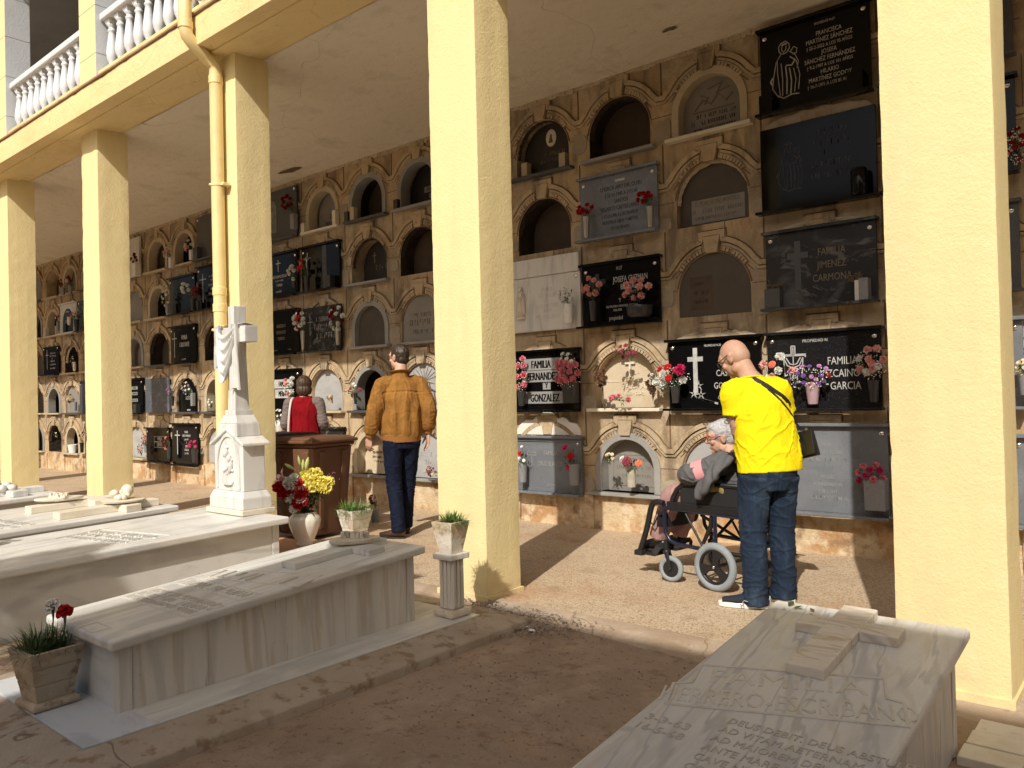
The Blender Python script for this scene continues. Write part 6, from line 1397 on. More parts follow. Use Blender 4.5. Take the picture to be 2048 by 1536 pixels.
m_denim = M('worn_blue_denim', (.012,.022,.042), .85, [(7,.48,.70,(.055,.085,.125),.65,(1.8,1.8,.5)), (3,.5,.7,(.014,.026,.055),.7), (300,.45,.7,(.06,.085,.12),.3)], [(260,.001,(1,1,.4))], spec=.15)
m_tee = M('bright_yellow_cotton', (.84,.70,.010), .85, [(4,.5,.75,(.78,.62,.006),.5)], [(420,.0006)], spec=.12)
m_black_strap = M('black_webbing', (.008,.008,.009), .7, B=[(400,.0005)]); m_bagleather = M('black_leather', (.010,.010,.011), .35, B=[(120,.001)])
m_shoe_br = M('dark_brown_leather', (.045,.024,.014), .35, [(10,.45,.66,(.07,.04,.022),.6)]); m_shoe_nv = M('navy_knit_shoe', (.012,.016,.028), .85, B=[(200,.002)]); m_sole = M('white_rubber_sole', (.74,.73,.70), .6); m_sole_d = M('dark_sole', (.02,.014,.01), .7)
m_hair_d = M('dark_brown_hair', (.030,.018,.011), .5, [(60,.4,.7,(.055,.032,.018),.7,(1,1,.15))], [(90,.004,(1,1,.12))], spec=.5)
m_hair_b = M('auburn_brown_hair', (.050,.026,.014), .5, [(60,.4,.7,(.10,.052,.026),.7,(1,1,.12))], [(80,.005,(1,1,.1))], spec=.5)
m_hair_g = M('silver_grey_hair', (.36,.35,.36), .6, [(50,.4,.66,(.56,.55,.55),.8,(1,1,.3)), (30,.55,.7,(.17,.165,.175),.7)], [(80,.005)], spec=.4)
m_red = M('dark_red_fleece', (.22,.006,.010), .95, [(6,.45,.7,(.14,.004,.007),.7)], [(120,.003)], spec=.1)
m_taupe = M('taupe_knit', (.17,.135,.12), .9, [(30,.45,.7,(.13,.10,.09),.6)], [(200,.0015)]); m_greyknit = M('dark_grey_jersey', (.115,.113,.118), .92, [(40,.45,.7,(.15,.148,.15),.5)], [(240,.0012)], spec=.1)
m_pinkknit = M('pink_jersey_band', (.66,.30,.31), .9, B=[(240,.0012)]); m_pinktr = M('dusty_pink_cotton', (.40,.235,.225), .9, [(4,.45,.7,(.32,.175,.17),.6)], [(240,.001)]); m_olive = M('olive_cloth', (.23,.205,.055), .9, [(5,.45,.7,(.16,.14,.035),.7)], [(160,.0015)])
m_denim_dark = m_denim

def shoe(parent, at, yaw, L_, mat, solemat, sole=.018, high=0):
    Mx = TR(*at) @ RZ(R(yaw)); mb = MB(); h = .075+high
    limb(mb, [(0, -.065, .045+sole*.3), (0, -.03, .05+sole*.4), (0, .04, .045+sole*.4), (0, .11, .034+sole*.4), (0, L_-.085, .028+sole*.4)], [(.030, .036), (.037, .045), (.042, .040), (.046, .028), (.026, .018)], M=Mx)
    limb(mb, [(0, -.03, .05), (0, -.015, h+.03)], [(.036, .045), (.036, .043)], M=Mx)
    o = fuse(mb, 'shoe', mat, parent, .005, 3)
    mb = MB(); n = 26; out = []
    for i in range(n):
        a = 2*math.pi*i/n; s_, c = math.sin(a), math.cos(a); w_ = .047 if s_ > 0 else .038
        out.append((w_*c*(1-.15*max(0, s_)**4)*(1.0 if s_ > 0 else .95), (L_-.062)*s_ if s_ > 0 else .078*s_))
    vs_ = [(x, y, .001) for x, y in out] + [(x*1.03, y*1.01, sole+(.006 if y > .14 else 0)) for x, y in out]
    mb.add(vs_, [tuple(reversed(range(n))), tuple(range(n, 2*n))] + [(i, (i+1) % n, n+(i+1) % n, n+i) for i in range(n)], Mx); mb.build('sole', solemat, o, bevel=.004)
    return o
def glasses(parent, Mh, mat, temple=True):
    mb = MB()
    for s_ in (-1, 1):
        ring = [(s_*.033+.024*math.cos(R(a)), .104-.004*abs(math.cos(R(a))), .012+.018*math.sin(R(a))) for a in range(0, 360, 30)]
        mb.tube(ring, .0026, 6, False, Mh, close=True); mb.tube([(s_*.057, .100, .018), (s_*.078, .06, .020), (s_*.083, -.005, .020), (s_*.083, -.03, .004)], .0028, 6, True, Mh)
    mb.tube([(-.010, .108, .016), (.010, .108, .016)], .0026, 6, True, Mh); return mb.build('glasses', mat, parent, smooth=True)

# --- man in the suede jacket, walking away to the left
p1 = empty('person', (-5.70, 1.33, .002), R(152-90), 'man in a tan suede jacket and navy trousers walking past the niches, seen from behind', 'person', 'visitors in the gallery')
Mh = HM((.0, .03, 1.735), 30, -4, 0, 1.0)
AL = ((-.178, -.015, 1.475), (-.265, -.045, 1.225), (-.300, .035, .985)); AR = ((.178, -.015, 1.48), (.250, -.085, 1.24), (.262, -.02, 1.005))
LL = ((-.09, 0, .96), (-.085, -.01, .52), (-.075, -.10, .10)); LR = ((.09, 0, .96), (.08, .09, .53), (.06, .16, .11))
b = MB(); head(b, Mh, (0, -.015, 1.56), .058)
limb(b, [(0, 0, .92), (0, 0, 1.10), (0, .01, 1.32), (0, -.005, 1.48), (0, -.01, 1.57)], [(.155, .10), (.14, .095), (.165, .11), (.15, .085), (.06, .06)])
for A in (AL, AR): limb(b, A, [.052, .042, .028]); limb(b, [(A[0][0]*.5, 0, 1.49), A[0]], [.06, .055])
for L_ in (LL, LR): limb(b, L_, [.085, .056, .04])
hand(b, AL[2] + np.array((-.003, .012, -.02)), (-.05, .30, -1), (.75, .55, .15), (.35, .95, .2), .42); hand(b, AR[2] + np.array((0, .0, -.03)), (-.02, .06, -1), (-.9, -.1, .1), (-.1, 1, .05), .30)
fuse(b, 'body', m_skin_a, p1, .0048, 3); eyes(p1, Mh, (m_eye, m_iris))
b = MB(); ear_hair(b, Mh); b.ball((0, -.045, -.02), (.070, .062, .062), 18, 12, Mh); b.ball((.005, .02, .085), (.062, .07, .045), 18, 12, Mh); b.tube([(-.074, .012, .03), (-.075, .014, -.012)], [.010, .006], 8, True, Mh); b.tube([(.074, .012, .03), (.075, .014, -.012)], [.010, .006], 8, True, Mh)
fuse(b, 'hair', m_hair_d, p1, .005, 2, lambda p: .004*noise.noise(Vector((p.x*90, p.y*90, p.z*18))) + .003*noise.noise(p*40))
glasses(p1, Mh, m_dark_vase)
b = MB(); limb(b, [(0, -.005, .945), (0, -.005, 1.02), (0, -.01, 1.16), (0, -.01, 1.34), (0, -.015, 1.47), (0, -.02, 1.55)], [(.175, .125), (.208, .148), (.212, .150), (.212, .146), (.178, .112), (.082, .076)], n=28)
for A in (AL, AR):
    a = np.array(A); limb(b, [(A[0][0]*.45, -.012, 1.475), tuple(a[0] + (0, 0, -.005)), tuple(a[0]*.5+a[1]*.5), tuple(a[1]), tuple(a[1]*.4+a[2]*.6), tuple(a[1]*.12+a[2]*.88)], [.078, .076, .079, .076, .071, .056], n=20)
limb(b, [(0, -.028, 1.53), (0, -.022, 1.59)], [(.082, .074), (.076, .072)])
def jw(p):
    d = fold(p, 9, 9, 4, .004, 3) + crease(p, 14, 14, 3, .006, 9) + crease(Vector((p.x+p.z*.7*(1 if p.x > 0 else -1), p.y, p.z)), 12, 12, 8, .0032, 2)
    if abs(p.x) < .2 and p.y < .05:
        if p.z < 1.40: d += .010*math.sin(p.x*58+1.1*math.sin(p.z*7)) * min(1, max(0, (1.40-p.z)/.1)) * max(0, 1-abs(p.z-1.15)/.30)
        if 1.395 < p.z + .06*abs(p.x)*1.2 < 1.415: d -= .006
    if p.z < 1.02 and abs(p.x) < .24: d += .010*noise.noise(Vector((p.x*30, p.y*30, p.z*5)))*max(0, (1.02-p.z)/.06)
    if abs(p.x) > .24: d += crease(p, 9, 9, 18, .004, 6)
    return d
jk = fuse(b, 'jacket', m_suede, p1, .0065, 3, jw)
b = MB(); b.tube([(0, -.005, .915), (0, -.005, .99)], [(.184, .134), (.202, .147)], 40, True, None, (1,0,0)); b.build('waistband', m_rib, p1, smooth=True, bevel=.004)
for A in (AL, AR):
    a = np.array(A); b = MB(); b.tube([a[1]*.16+a[2]*.84, a[1]*-.04+a[2]*1.04], [.050, .044], 22); b.build('cuff', m_rib, p1, smooth=True, bevel=.004)
b = MB(); b.tube([(.078*math.cos(t)*1.0, -.024+.074*math.sin(t), 1.590+.014*-math.sin(t)) for t in [math.pi*.5+2*math.pi*j/28 for j in range(2, 27)]], [(.010, .034)]*25, 12, True, None, (0,0,1)); b.build('collar', m_suede, p1, smooth=True)
b = MB(); limb(b, [(0, 0, .86), (0, -.005, .95), (0, 0, 1.02)], [(.165, .118), (.172, .122), (.165, .115)], n=24)
for L_ in (LL, LR):
    a = np.array(L_); limb(b, [tuple(a[0]+(0, -.012, -.02)), tuple(a[0]*.55+a[1]*.45), tuple(a[1]+(0, .005, 0)), tuple(a[1]*.5+a[2]*.5+(0, -.012, 0)), tuple(a[2]+(0, 0, -.035))], [(.098, .108), (.088, .094), (.072, .074), (.066, .068), (.062, .066)], n=20)
fuse(b, 'trousers', m_navy, p1, .0065, 3, lambda p: fold(p, 9, 9, 5, .004, 5) + crease(Vector((p.x+p.z*.5, p.y, p.z)), 9, 9, 8, .005, 6) + (crease(p, 7, 7, 22, .006, 2) if p.z < .25 or abs(p.z-.5) < .1 else 0))
shoe(p1, (LL[2][0], LL[2][1]+.01, .0), 52, .275, m_shoe_br, m_sole_d, .014, .03); shoe(p1, (LR[2][0], LR[2][1]+.01, .0), 8, .275, m_shoe_br, m_sole_d, .014, .03)

# --- bald man in the yellow shirt behind the wheelchair
p2 = empty('person', (-1.875, .935, .001), R(140-90), 'bald man in a bright yellow T-shirt and blue jeans bending over the wheelchair', 'person', 'visitors in the gallery')
Mh = HM((-.125, .150, 1.545), 34, -32, 0, 1.0)
AL = ((-.192, .045, 1.340), (-.165, .050, 1.085), (-.03, .26, .965)); AR = ((.098, .035, 1.345), (.185, .115, 1.09), (.08, .31, .99))
LL = ((-.085, 0, .84), (-.105, .01, .45), (-.115, -.02, .085)); LR = ((.085, 0, .84), (.10, .035, .45), (.115, .06, .085))
b = MB(); head(b, Mh, (-.065, .055, 1.395), .058)
limb(b, [(0, 0, .80), (0, .0, .98), (-.025, .03, 1.18), (-.05, .04, 1.33), (-.062, .06, 1.42)], [(.15, .105), (.15, .11), (.16, .115), (.15, .085), (.06, .06)])
for A in (AL, AR): limb(b, A, [.052, .043, .029]); limb(b, [(-.055+(A[0][0]+.055)*.5, .045, 1.345), A[0]], [.06, .055])
for L_ in (LL, LR): limb(b, L_, [.08, .056, .04])
hand(b, AL[2], (-.1, .75, -.55), (.2, -.5, -.8), (.95, .25, .1), .75); hand(b, AR[2], (-.35, .8, -.3), (0, -.3, -1), (-.9, -.4, .1), .6)
fuse(b, 'body', m_skin_b, p2, .0048, 3, lambda p: (.0022*noise.noise(Vector((p.x*40, p.y*40, p.z*120))) if (p.x < -.2 and 1.0 < p.z < 1.15) else 0)); eyes(p2, Mh, (m_eye, m_iris)); glasses(p2, Mh, m_dark_vase)
m_stub = M('shaved_grey_stubble', (.47,.29,.205), .6, [(300,.45,.6,(.38,.25,.19),.5)])
b = MB(); b.ball((0, -.030, .0), (.0722, .0715, .075), 20, 14, Mh); fuse(b, 'hair', m_stub, p2, .006, 2)
b = MB(); limb(b, [(.012, -.005, .835), (.008, .0, .93), (-.005, .012, 1.08), (-.035, .03, 1.24), (-.055, .04, 1.335), (-.062, .05, 1.415)], [(.205, .150), (.202, .150), (.193, .148), (.184, .146), (.162, .110), (.078, .070)], n=30)
for A, e in ((AL, 1), (AR, 1)):
    a = np.array(A); limb(b, [(-.055+(A[0][0]+.055)*.45, .04, 1.33), tuple(a[0]+(0, 0, -.008)), tuple(a[0]*.6+a[1]*.4), tuple(a[0]*.42+a[1]*.58)], [.085, .084, .082, .086], n=22)
def tw(p):
    d = fold(p, 6, 6, 3.5, .004, 11)
    q = Vector((p.x*.8-p.z*.6, p.y, p.x*.6+p.z*.8)); q2 = Vector((p.x*.85+p.z*.5, p.y, -p.x*.5+p.z*.85))
    d += crease(q, 13, 9, 3.2, .0095, 3, 4)*(.4 + (p.z < 1.2)) + crease(q2, 15, 10, 4, .008, 7, 4) + crease(p, 20, 20, 34, .004, 2, 4)*(p.z < 1.0)
    return (d*.7 - .003)*min(1, max(.12, (p.z-.845)/.06))
tee = fuse(b, 't_shirt', m_tee, p2, .0065, 3, tw)
b = MB(); b.tube([(-.061+.073*math.cos(t), .056+.066*math.sin(t), 1.415-.012*math.sin(t)) for t in [2*math.pi*j/30 for j in range(30)]], [(.007, .011)]*30, 8, False, None, (0,0,1), close=True); b.build('collar', m_tee, tee, smooth=True)
b = MB(); limb(b, [(0, 0, .74), (0, -.01, .84), (0, 0, .93)], [(.168, .125), (.178, .135), (.165, .118)], n=26)
for L_ in (LL, LR):
    a = np.array(L_); limb(b, [tuple(a[0]+(0, -.012, -.03)), tuple(a[0]*.6+a[1]*.4), tuple(a[1]), tuple(a[1]*.45+a[2]*.55+(0, -.01, 0)), tuple(a[2]+(0, 0, .0)), tuple(a[2]+(0, .005, -.05))], [(.105, .118), (.092, .100), (.077, .080), (.070, .074), (.069, .074), (.074, .080)], n=20)
def dw(p):
    d = fold(p, 8, 8, 6, .004, 21) + crease(Vector((p.x+p.z*.5, p.y, p.z)), 9, 9, 7, .0045, 7) + crease(Vector((p.x-p.z*.6, p.y, p.z)), 8, 8, 9, .0045, 3)
    if p.z < .30: d += crease(p, 6, 6, 26, .010, 5)*min(1, (.30-p.z)/.15)
    if abs(p.z-.42) < .1: d += crease(p, 6, 6, 22, .006, 9)
    if .62 < p.z < .84 and p.y < 0:
        for cx in (-.085, .085):      # seam of the back pockets
            u, v = abs(p.x-cx), p.z
            if abs(u-.062) < .004 and .68 < v < .81: d -= .003
            if u < .062 and (abs(v-.81) < .004 or abs(v-.68-.02*(u/.062)) < .004): d -= .003
        if abs(p.x) < .004: d -= .004
    return d
fuse(b, 'jeans', m_denim, p2, .006, 3, dw)
shL = shoe(p2, (LL[2][0], LL[2][1], .0), 62, .285, m_shoe_nv, m_sole, .030, .0); shoe(p2, (LR[2][0], LR[2][1], .0), 30, .285, m_shoe_nv, m_sole, .030, .0)
b = MB(); b.tube([(.008, .055, .06), (.016, .075, .06), (.010, .085, .052), (-.004, .078, .046), (-.008, .09, .038), (.006, .098, .036)], .0035, 6, True, TR(LL[2][0], LL[2][1], 0) @ RZ(R(62)) @ TR(-.048, -.01, .0) @ RY(R(-35))); b.build('shoe_emblem', m_let_g, shL)
# shoulder bag and its straps, lying on the back of the shirt
bag = empty('shoulder_bag', (-1.875, .935, .001), R(50), 'small black leather bag hanging at the hip of the man in yellow', 'bag')
b = MB(); M_ = TR(.235, -.055, 1.0) @ RZ(R(-68)) @ RY(R(-14)); b.frus((-.075, .075, -.012, .012), (-.07, .07, -.010, .010), -.085, .075, M_); b.build('pouch', m_bagleather, bag, bevel=.006)
b = MB(); M2 = M_ @ TR(.0, -.026, .0) @ RX(R(-10)); b.frus((-.078, .078, -.008, .008), (-.072, .072, -.008, .008), -.072, .082, M2); b.build('flap', m_bagleather, bag, bevel=.005)
tree = BVHTree.FromPolygons([v.co for v in tee.data.vertices], [tuple(p.vertices) for p in tee.data.polygons])
def strap(a, c, wid, th, name, n=30, lift=.004):
    vs_ = []; A_, C_ = Vector(a), Vector(c); dr = (C_-A_); pts = []
    for i in range(n+1):
        q = A_ + dr*(i/n); h = tree.ray_cast(Vector((q.x, -1.5, q.z)), Vector((0, 1, 0)))
        pts.append((h[0] + Vector((0, -lift, 0))) if h[0] else (pts[-1] + dr/n if pts else q))
    for _ in range(3): pts = [pts[0]] + [(pts[i-1]+pts[i]*2+pts[i+1])/4 for i in range(1, n)] + [pts[-1]]
    mb = MB(); mb.tube(pts, [(wid, th)]*len(pts), 8, True, None, Vector((dr.z, 0, -dr.x)).normalized()); return mb.build(name, m_black_strap, bag, smooth=True)
strap((-.085, 0, 1.415), (.225, 0, 1.085), .0065, .003, 'strap'); strap((-.10, 0, 1.418), (.150, 0, 1.235), .017, .003, 'strap')
b = MB(); b.tube([(.232, -.06, 1.10), (.235, -.06, 1.07)], .006, 8); b.build('buckle', m_chrome, bag, smooth=True)

# --- woman in the red waistcoat behind the bins
p3 = empty('person', (-7.70, 1.62, .001), R(128-90), 'woman with short brown hair in a red waistcoat facing the niches', 'person', 'visitors in the gallery')
Mh = HM((.0, .02, 1.50), 8, -10, 0, .96)
AL = ((-.170, 0, 1.315), (-.225, -.01, 1.06), (-.175, .20, 1.04)); AR = ((.170, 0, 1.315), (.225, -.01, 1.06), (.15, .20, 1.02))
b = MB(); head(b, Mh, (0, -.01, 1.35), .048)
limb(b, [(0, 0, .80), (0, 0, .98), (0, .01, 1.18), (0, 0, 1.30), (0, -.01, 1.37)], [(.15, .105), (.13, .095), (.14, .10), (.13, .08), (.055, .055)])
for A in (AL, AR): limb(b, A, [.045, .038, .025]); limb(b, [(A[0][0]*.5, 0, 1.30), A[0]], [.05, .048])
for sx in (-1, 1): limb(b, [(sx*.08, 0, .82), (sx*.085, .01, .44), (sx*.085, -.01, .08)], [.085, .055, .038])
hand(b, AL[2], (-.1, .9, .1), (.9, .1, -.2), (.1, -.1, 1), .5, .92); hand(b, AR[2], (.0, .9, .05), (-.9, .1, -.2), (-.1, -.1, 1), .5, .92)
fuse(b, 'body', m_skin_a, p3, .005, 3); eyes(p3, Mh, (m_eye, m_iris))
b = MB(); ear_hair(b, Mh, (.092, .106, .100), -.022, .036)
b.ball((0, -.045, -.045), (.088, .070, .085), 20, 14, Mh); b.ball((-.06, -.01, -.04), (.032, .055, .06), 14, 10, Mh); b.ball((.06, -.01, -.04), (.032, .055, .06), 14, 10, Mh)
fuse(b, 'hair', m_hair_b, p3, .006, 2, lambda p: .006*noise.noise(Vector((p.x*70, p.y*70, p.z*12))) + .004*noise.noise(p*30))
b = MB()
for A in (AL, AR):
    a = np.array(A); limb(b, [(A[0][0]*.6, 0, 1.30), tuple(a[0]), tuple(a[0]*.5+a[1]*.5), tuple(a[1]), tuple(a[1]*.4+a[2]*.6), tuple(a[1]*.08+a[2]*.92)], [.062, .064, .060, .056, .050, .040])
limb(b, [(0, 0, .90), (0, 0, 1.30)], [(.14, .10), (.13, .085)])
fuse(b, 'jumper', m_taupe, p3, .007, 3, lambda p: fold(p, 16, 16, 26, .005, 3))
b = MB(); limb(b, [(0, 0, .80), (0, 0, .92), (0, 0, 1.06), (0, -.003, 1.22), (0, -.005, 1.32), (0, -.012, 1.385)], [(.188, .132), (.182, .130), (.172, .126), (.180, .126), (.150, .095), (.072, .068)], n=28)
fuse(b, 'waistcoat', m_red, p3, .007, 3, lambda p: fold(p, 8, 8, 5, .004, 5) + crease(p, 13, 13, 5, .008, 5))
b = MB(); limb(b, [(0, 0, .74), (0, -.01, .82), (0, 0, .92)], [(.165, .125), (.172, .13), (.16, .115)])
for sx in (-1, 1): limb(b, [(sx*.085, 0, .80), (sx*.088, 0, .45), (sx*.087, -.01, .06)], [.10, .075, .066])
fuse(b, 'trousers', m_navy, p3, .008, 3, lambda p: fold(p, 9, 9, 16, .004, 5))
for sx in (-1, 1): shoe(p3, (sx*.087, -.01, 0), sx*-6, .24, m_shoe_br, m_sole_d, .014)
b = MB(); pts = [(-.125, .09, 1.30), (-.128, .02, 1.375), (-.130, -.06, 1.352), (-.135, -.118, 1.24), (-.145, -.138, 1.08), (-.15, -.142, .92)]; q_, r_ = catmull(pts, [(.012, .004)]*6, 6); b.tube(q_, r_, 8, True, None, (1,0,0)); sb = b.build('bag_strap', M('pale_grey_strap', (.50,.47,.44), .7), p3, smooth=True)
bundle = MB(); g = random.Random(8)
for j in range(14): bundle.ball((g.gauss(0, .035), g.gauss(0, .02), g.gauss(0, .03)), g.uniform(.025, .04), 8, 6)
o = fuse(bundle, 'paper_bundle', m_white_vase, None, .007, 1, lambda p: fold(p, 30, 30, 30, .006, 1)); o.location = (-8.02, 1.66, 1.09); tag(o, 'crumpled white paper wrap held by the woman in red', 'paper')

# ------------------------------------------------------------ wheelchair (local +y is forwards)
WCX, WCY, WCR = -2.27, 1.34, R(81.5)
wc = empty('wheelchair', (WCX, WCY, 0), WCR, 'black and dark blue transit wheelchair with grey tyres', 'wheelchair')
m_tyre = M('grey_rubber_tyre', (.25,.28,.30), .75, [(14,.45,.66,(.20,.215,.225),.6)], [(150,.0015)]); m_blk = M('black_coated_tube', (.012,.012,.014), .4); m_blue = M('dark_blue_frame', (.008,.012,.036), .3, coat=.4); m_vinyl = M('black_nylon', (.010,.010,.011), .75, B=[(300,.0008)])
def torus(mb, R_, r_, M_, n=40, m=12, flat=1.0): mb.tube([(0, R_*math.cos(2*math.pi*i/n), R_*math.sin(2*math.pi*i/n)) for i in range(n)], [(r_*flat, r_)]*n, m, False, M_, (1,0,0), close=True)
for s_ in (-1, 1):
    wM = TR(s_*.275, 0, .163)
    mb = MB(); mb.tube([(-.018, 0, 0), (.018, 0, 0)], .018, 14, True, wM)
    for k in range(3):
        a = R(90+120*k+14); d = Vector((0, math.cos(a), math.sin(a))); t = Vector((0, -math.sin(a), math.cos(a)))
        vs_ = []
        for x_ in (-.014, .014): vs_ += [Vector((x_, 0, 0))+d*.0+t*.024, Vector((x_, 0, 0))+d*.06+t*.020, Vector((x_, 0, 0))+d*.118+t*.05, Vector((x_, 0, 0))+d*.118-t*.05, Vector((x_, 0, 0))+d*.06-t*.020, Vector((x_, 0, 0))-t*.024]
        mb.add(vs_, [(0,1,2,3,4,5), (11,10,9,8,7,6), (0,6,7,1), (1,7,8,2), (2,8,9,3), (3,9,10,4), (4,10,11,5), (5,11,6,0)], wM)
    torus(mb, .115, .014, wM, flat=1.2); w_ = mb.build('rear_wheel', m_blk, wc, bevel=.003)
    mb = MB(); torus(mb, .137, .026, wM, 48, 14, .95); mb.build('tyre', m_tyre, w_, smooth=True)
    mb = MB(); mb.ball((s_*.021, 0, 0), (.006, .011, .011), 12, 8, wM); mb.build('axle_cap', m_chrome, w_, smooth=True)
    cM = TR(s_*.262, .375, .094) @ RZ(R(12 if s_ < 0 else -20))
    mb = MB(); mb.tube([(-.012, 0, 0), (.012, 0, 0)], .062, 22, True, cM); torus(mb, .058, .012, cM, 26, 8); c_ = mb.build('caster_wheel', m_blk, wc, bevel=.004)
    mb = MB(); torus(mb, .073, .0195, cM, 36, 12); mb.build('tyre', m_tyre, c_, smooth=True)
    mb = MB()
    for e in (-.026, .026): mb.tube([(e, 0, 0), (e*1.05, .012, .07), (e*.8, .030, .118)], [(.006, .012), (.007, .014), (.008, .018)], 8, True, cM)
    mb.ball((0, .03, .12), (.032, .028, .02), 12, 8, cM); mb.tube([(0, .032, .12), (0, .034, .20)], .014, 12, True, cM); mb.ball((-.03 if s_ < 0 else .03, 0, 0), .008, 8, 6, cM); mb.build('fork', m_blk, wc, smooth=True)
    X = s_*.235
    mb = MB(); mb.tube([(X, .445, .545), (X, .445, .40), (X, .435, .335), (X, .40, .285), (X, .34, .268), (X, .18, .262)], .0145, 12); mb.tube([(X, .44, .515), (X, -.20, .505)], .0145, 12); mb.tube([(X, .02, .50), (X, .02, .262)], .0135, 12); mb.build('side_frame', m_blue, wc, smooth=True)
    mb = MB(); mb.tube([(X, .20, .262), (X, -.24, .255), (X, -.30, .20)], .0145, 12); mb.tube([(X, .05, .255), (s_*.26, 0, .165)], .014, 10); mb.tube([(X-.0, .12, .27), (X, .26, .49)], .009, 8); mb.tube([(X, .12, .30), (X*.9, .07, .42), (X, .05, .49)], [.012, .018, .012], 10); mb.build('lower_rail', m_blk, wc, smooth=True)
    mb = MB(); mb.box(X-.020, X+.020, -.20, .41, .515, .565); mb.build('seat_rail', m_blk, wc, bevel=.006)
    mb = MB(); mb.box(X-.006, X+.006, -.17, .30, .5625, .69); mb.build('side_panel', m_vinyl, wc, bevel=.004)
    mb = MB(); mb.tube([(X, .375, .563), (X, .36, .60), (X, .325, .655), (X, .27, .695), (X, .20, .707), (X, -.17, .707), (X, -.185, .60)], .018, 12); mb.build('arm_tube', m_blk, wc, smooth=True)
    mb = MB(); mb.box(s_*.24-.03, s_*.24+.03, -.05, .27, .722, .755); mb.build('armrest_pad', m_vinyl, wc, bevel=.012, seg=3)
    mb = MB(); mb.tube([(X*.92, -.195, .50), (X*.92, -.205, .72), (X*.92, -.215, .90), (X*.92, -.235, .935), (X*.92, -.27, .945)], .0135, 12); mb.build('back_post', m_blk, wc, smooth=True)
    mb = MB(); mb.tube([(X*.92, -.255, .944), (X*.92, -.37, .94)], .019, 14); mb.ball((X*.92, -.37, .94), .019, 10, 8); mb.build('push_grip', m_vinyl, wc, smooth=True)
    mb = MB(); q_, r_ = catmull([(s_*.245, .440, .548), (s_*.25, .50, .553), (s_*.25, .545, .52), (s_*.24, .60, .36), (s_*.235, .665, .20), (s_*.235, .68, .17)], [.021]*6, 5); mb.tube(q_, r_, 12); mb.tube([(s_*.24, .46, .48), (s_*.24, .505, .44), (s_*.24, .54, .38), (s_*.236, .575, .40)], .006, 8); mb.build('footrest_hanger', m_blk, wc, smooth=True)
    mb = MB(); mb.box(s_*.03, s_*.225, .55, .72, .150, .164) if s_ > 0 else mb.box(-.225, -.03, .55, .72, .150, .164); mb.box(s_*.235-.03, s_*.235+.03, .64, .71, .148, .185); f_ = mb.build('footplate', m_vinyl, wc, bevel=.005)
    mb = MB(); mb.tube([(s_*.04, .56, .165), (s_*.06, .535, .215), (s_*.13, .525, .225), (s_*.20, .535, .215), (s_*.22, .56, .165)], [(.022, .004)]*5, 8, True, None, (0,0,1)); mb.build('heel_loop', m_vinyl, f_, smooth=True)
mb = MB(); mb.box(-.225, .225, -.19, .41, .50, .535); mb.build('seat', m_vinyl, wc, bevel=.02, seg=3)
mb = MB(); mb.frus((-.21, .21, -.215, -.185), (-.21, .21, -.235, -.205), .52, .90); mb.build('backrest', m_vinyl, wc, bevel=.012, seg=3)
mb = MB(); mb.tube([(-.245, .50, .43), (-.18, .47, .42), (0, .455, .415), (.18, .47, .42), (.245, .50, .43)], [(.055, .006)]*5, 8, True, None, (0,0,1)); mb.build('calf_strap', m_vinyl, wc, smooth=True)
mb = MB(); mb.tube([(-.22, .10, .27), (.22, .10, .49)], .011, 10); mb.tube([(.22, .14, .27), (-.22, .14, .49)], .011, 10); mb.tube([(-.23, -.18, .27), (.23, -.18, .27)], .010, 10); mb.tube([(-.26, 0, .163), (.26, 0, .163)], .012, 10); mb.build('cross_brace', m_blk, wc, smooth=True)

# --- the seated old woman
p4 = empty('person', (WCX, WCY, 0), WCR, 'old woman with grey hair and red glasses seated in the wheelchair', 'person', 'visitors in the gallery')
Mh = HM((.0, .105, 1.012), 34, -10, 0, .98)
AL = ((-.165, .0, .845), (-.235, .215, .765), (-.06, .375, .745)); AR = ((.165, .0, .845), (.235, .18, .765), (.06, .36, .735))
LL = ((-.085, .02, .59), (-.115, .455, .585), (-.115, .60, .245)); LR = ((.085, .02, .59), (.105, .44, .575), (.10, .58, .245))
b = MB(); head(b, Mh, (0, .01, .87), .050)
limb(b, [(0, -.02, .56), (0, -.04, .66), (0, -.04, .77), (0, -.02, .85), (0, .015, .905)], [(.16, .125), (.155, .12), (.155, .115), (.135, .085), (.055, .055)])
for A in (AL, AR): limb(b, A, [.048, .042, .027]); limb(b, [(A[0][0]*.5, -.01, .83), A[0]], [.055, .05])
for L_ in (LL, LR): limb(b, L_, [.09, .06, .042])
hand(b, AL[2], (.85, .4, -.25), (-.1, -.2, -1), (-.3, .9, .1), .4, .92); hand(b, AR[2], (-.85, .4, -.25), (.1, -.2, -1), (.3, .9, .1), .4, .92)
fuse(b, 'body', m_skin_c, p4, .0048, 3, lambda p: .0016*noise.noise(p*70)); eyes(p4, Mh, (m_eye, m_iris)); glasses(p4, Mh, M('red_plastic_frame', (.50,.02,.03), .3))
b = MB(); ear_hair(b, Mh, (.085, .104, .100), -.020, .036); b.ball((0, -.05, -.015), (.074, .062, .062), 18, 12, Mh); b.ball((0, .035, .085), (.058, .06, .036), 16, 10, Mh)
b.ball((0, -.055, .05), (.070, .066, .070), 18, 12, Mh); b.ball((0, .062, .082), (.046, .036, .026), 14, 10, Mh)
fuse(b, 'hair', m_hair_g, p4, .005, 2, lambda p: .0035*noise.noise(Vector((p.x*60, p.y*40, p.z*90))) + .003*noise.noise(p*30))
b = MB(); limb(b, [(0, -.01, .55), (0, -.035, .64), (0, -.04, .76), (0, -.025, .845), (0, .005, .895)], [(.195, .165), (.19, .155), (.185, .145), (.165, .105), (.078, .070)], n=26)
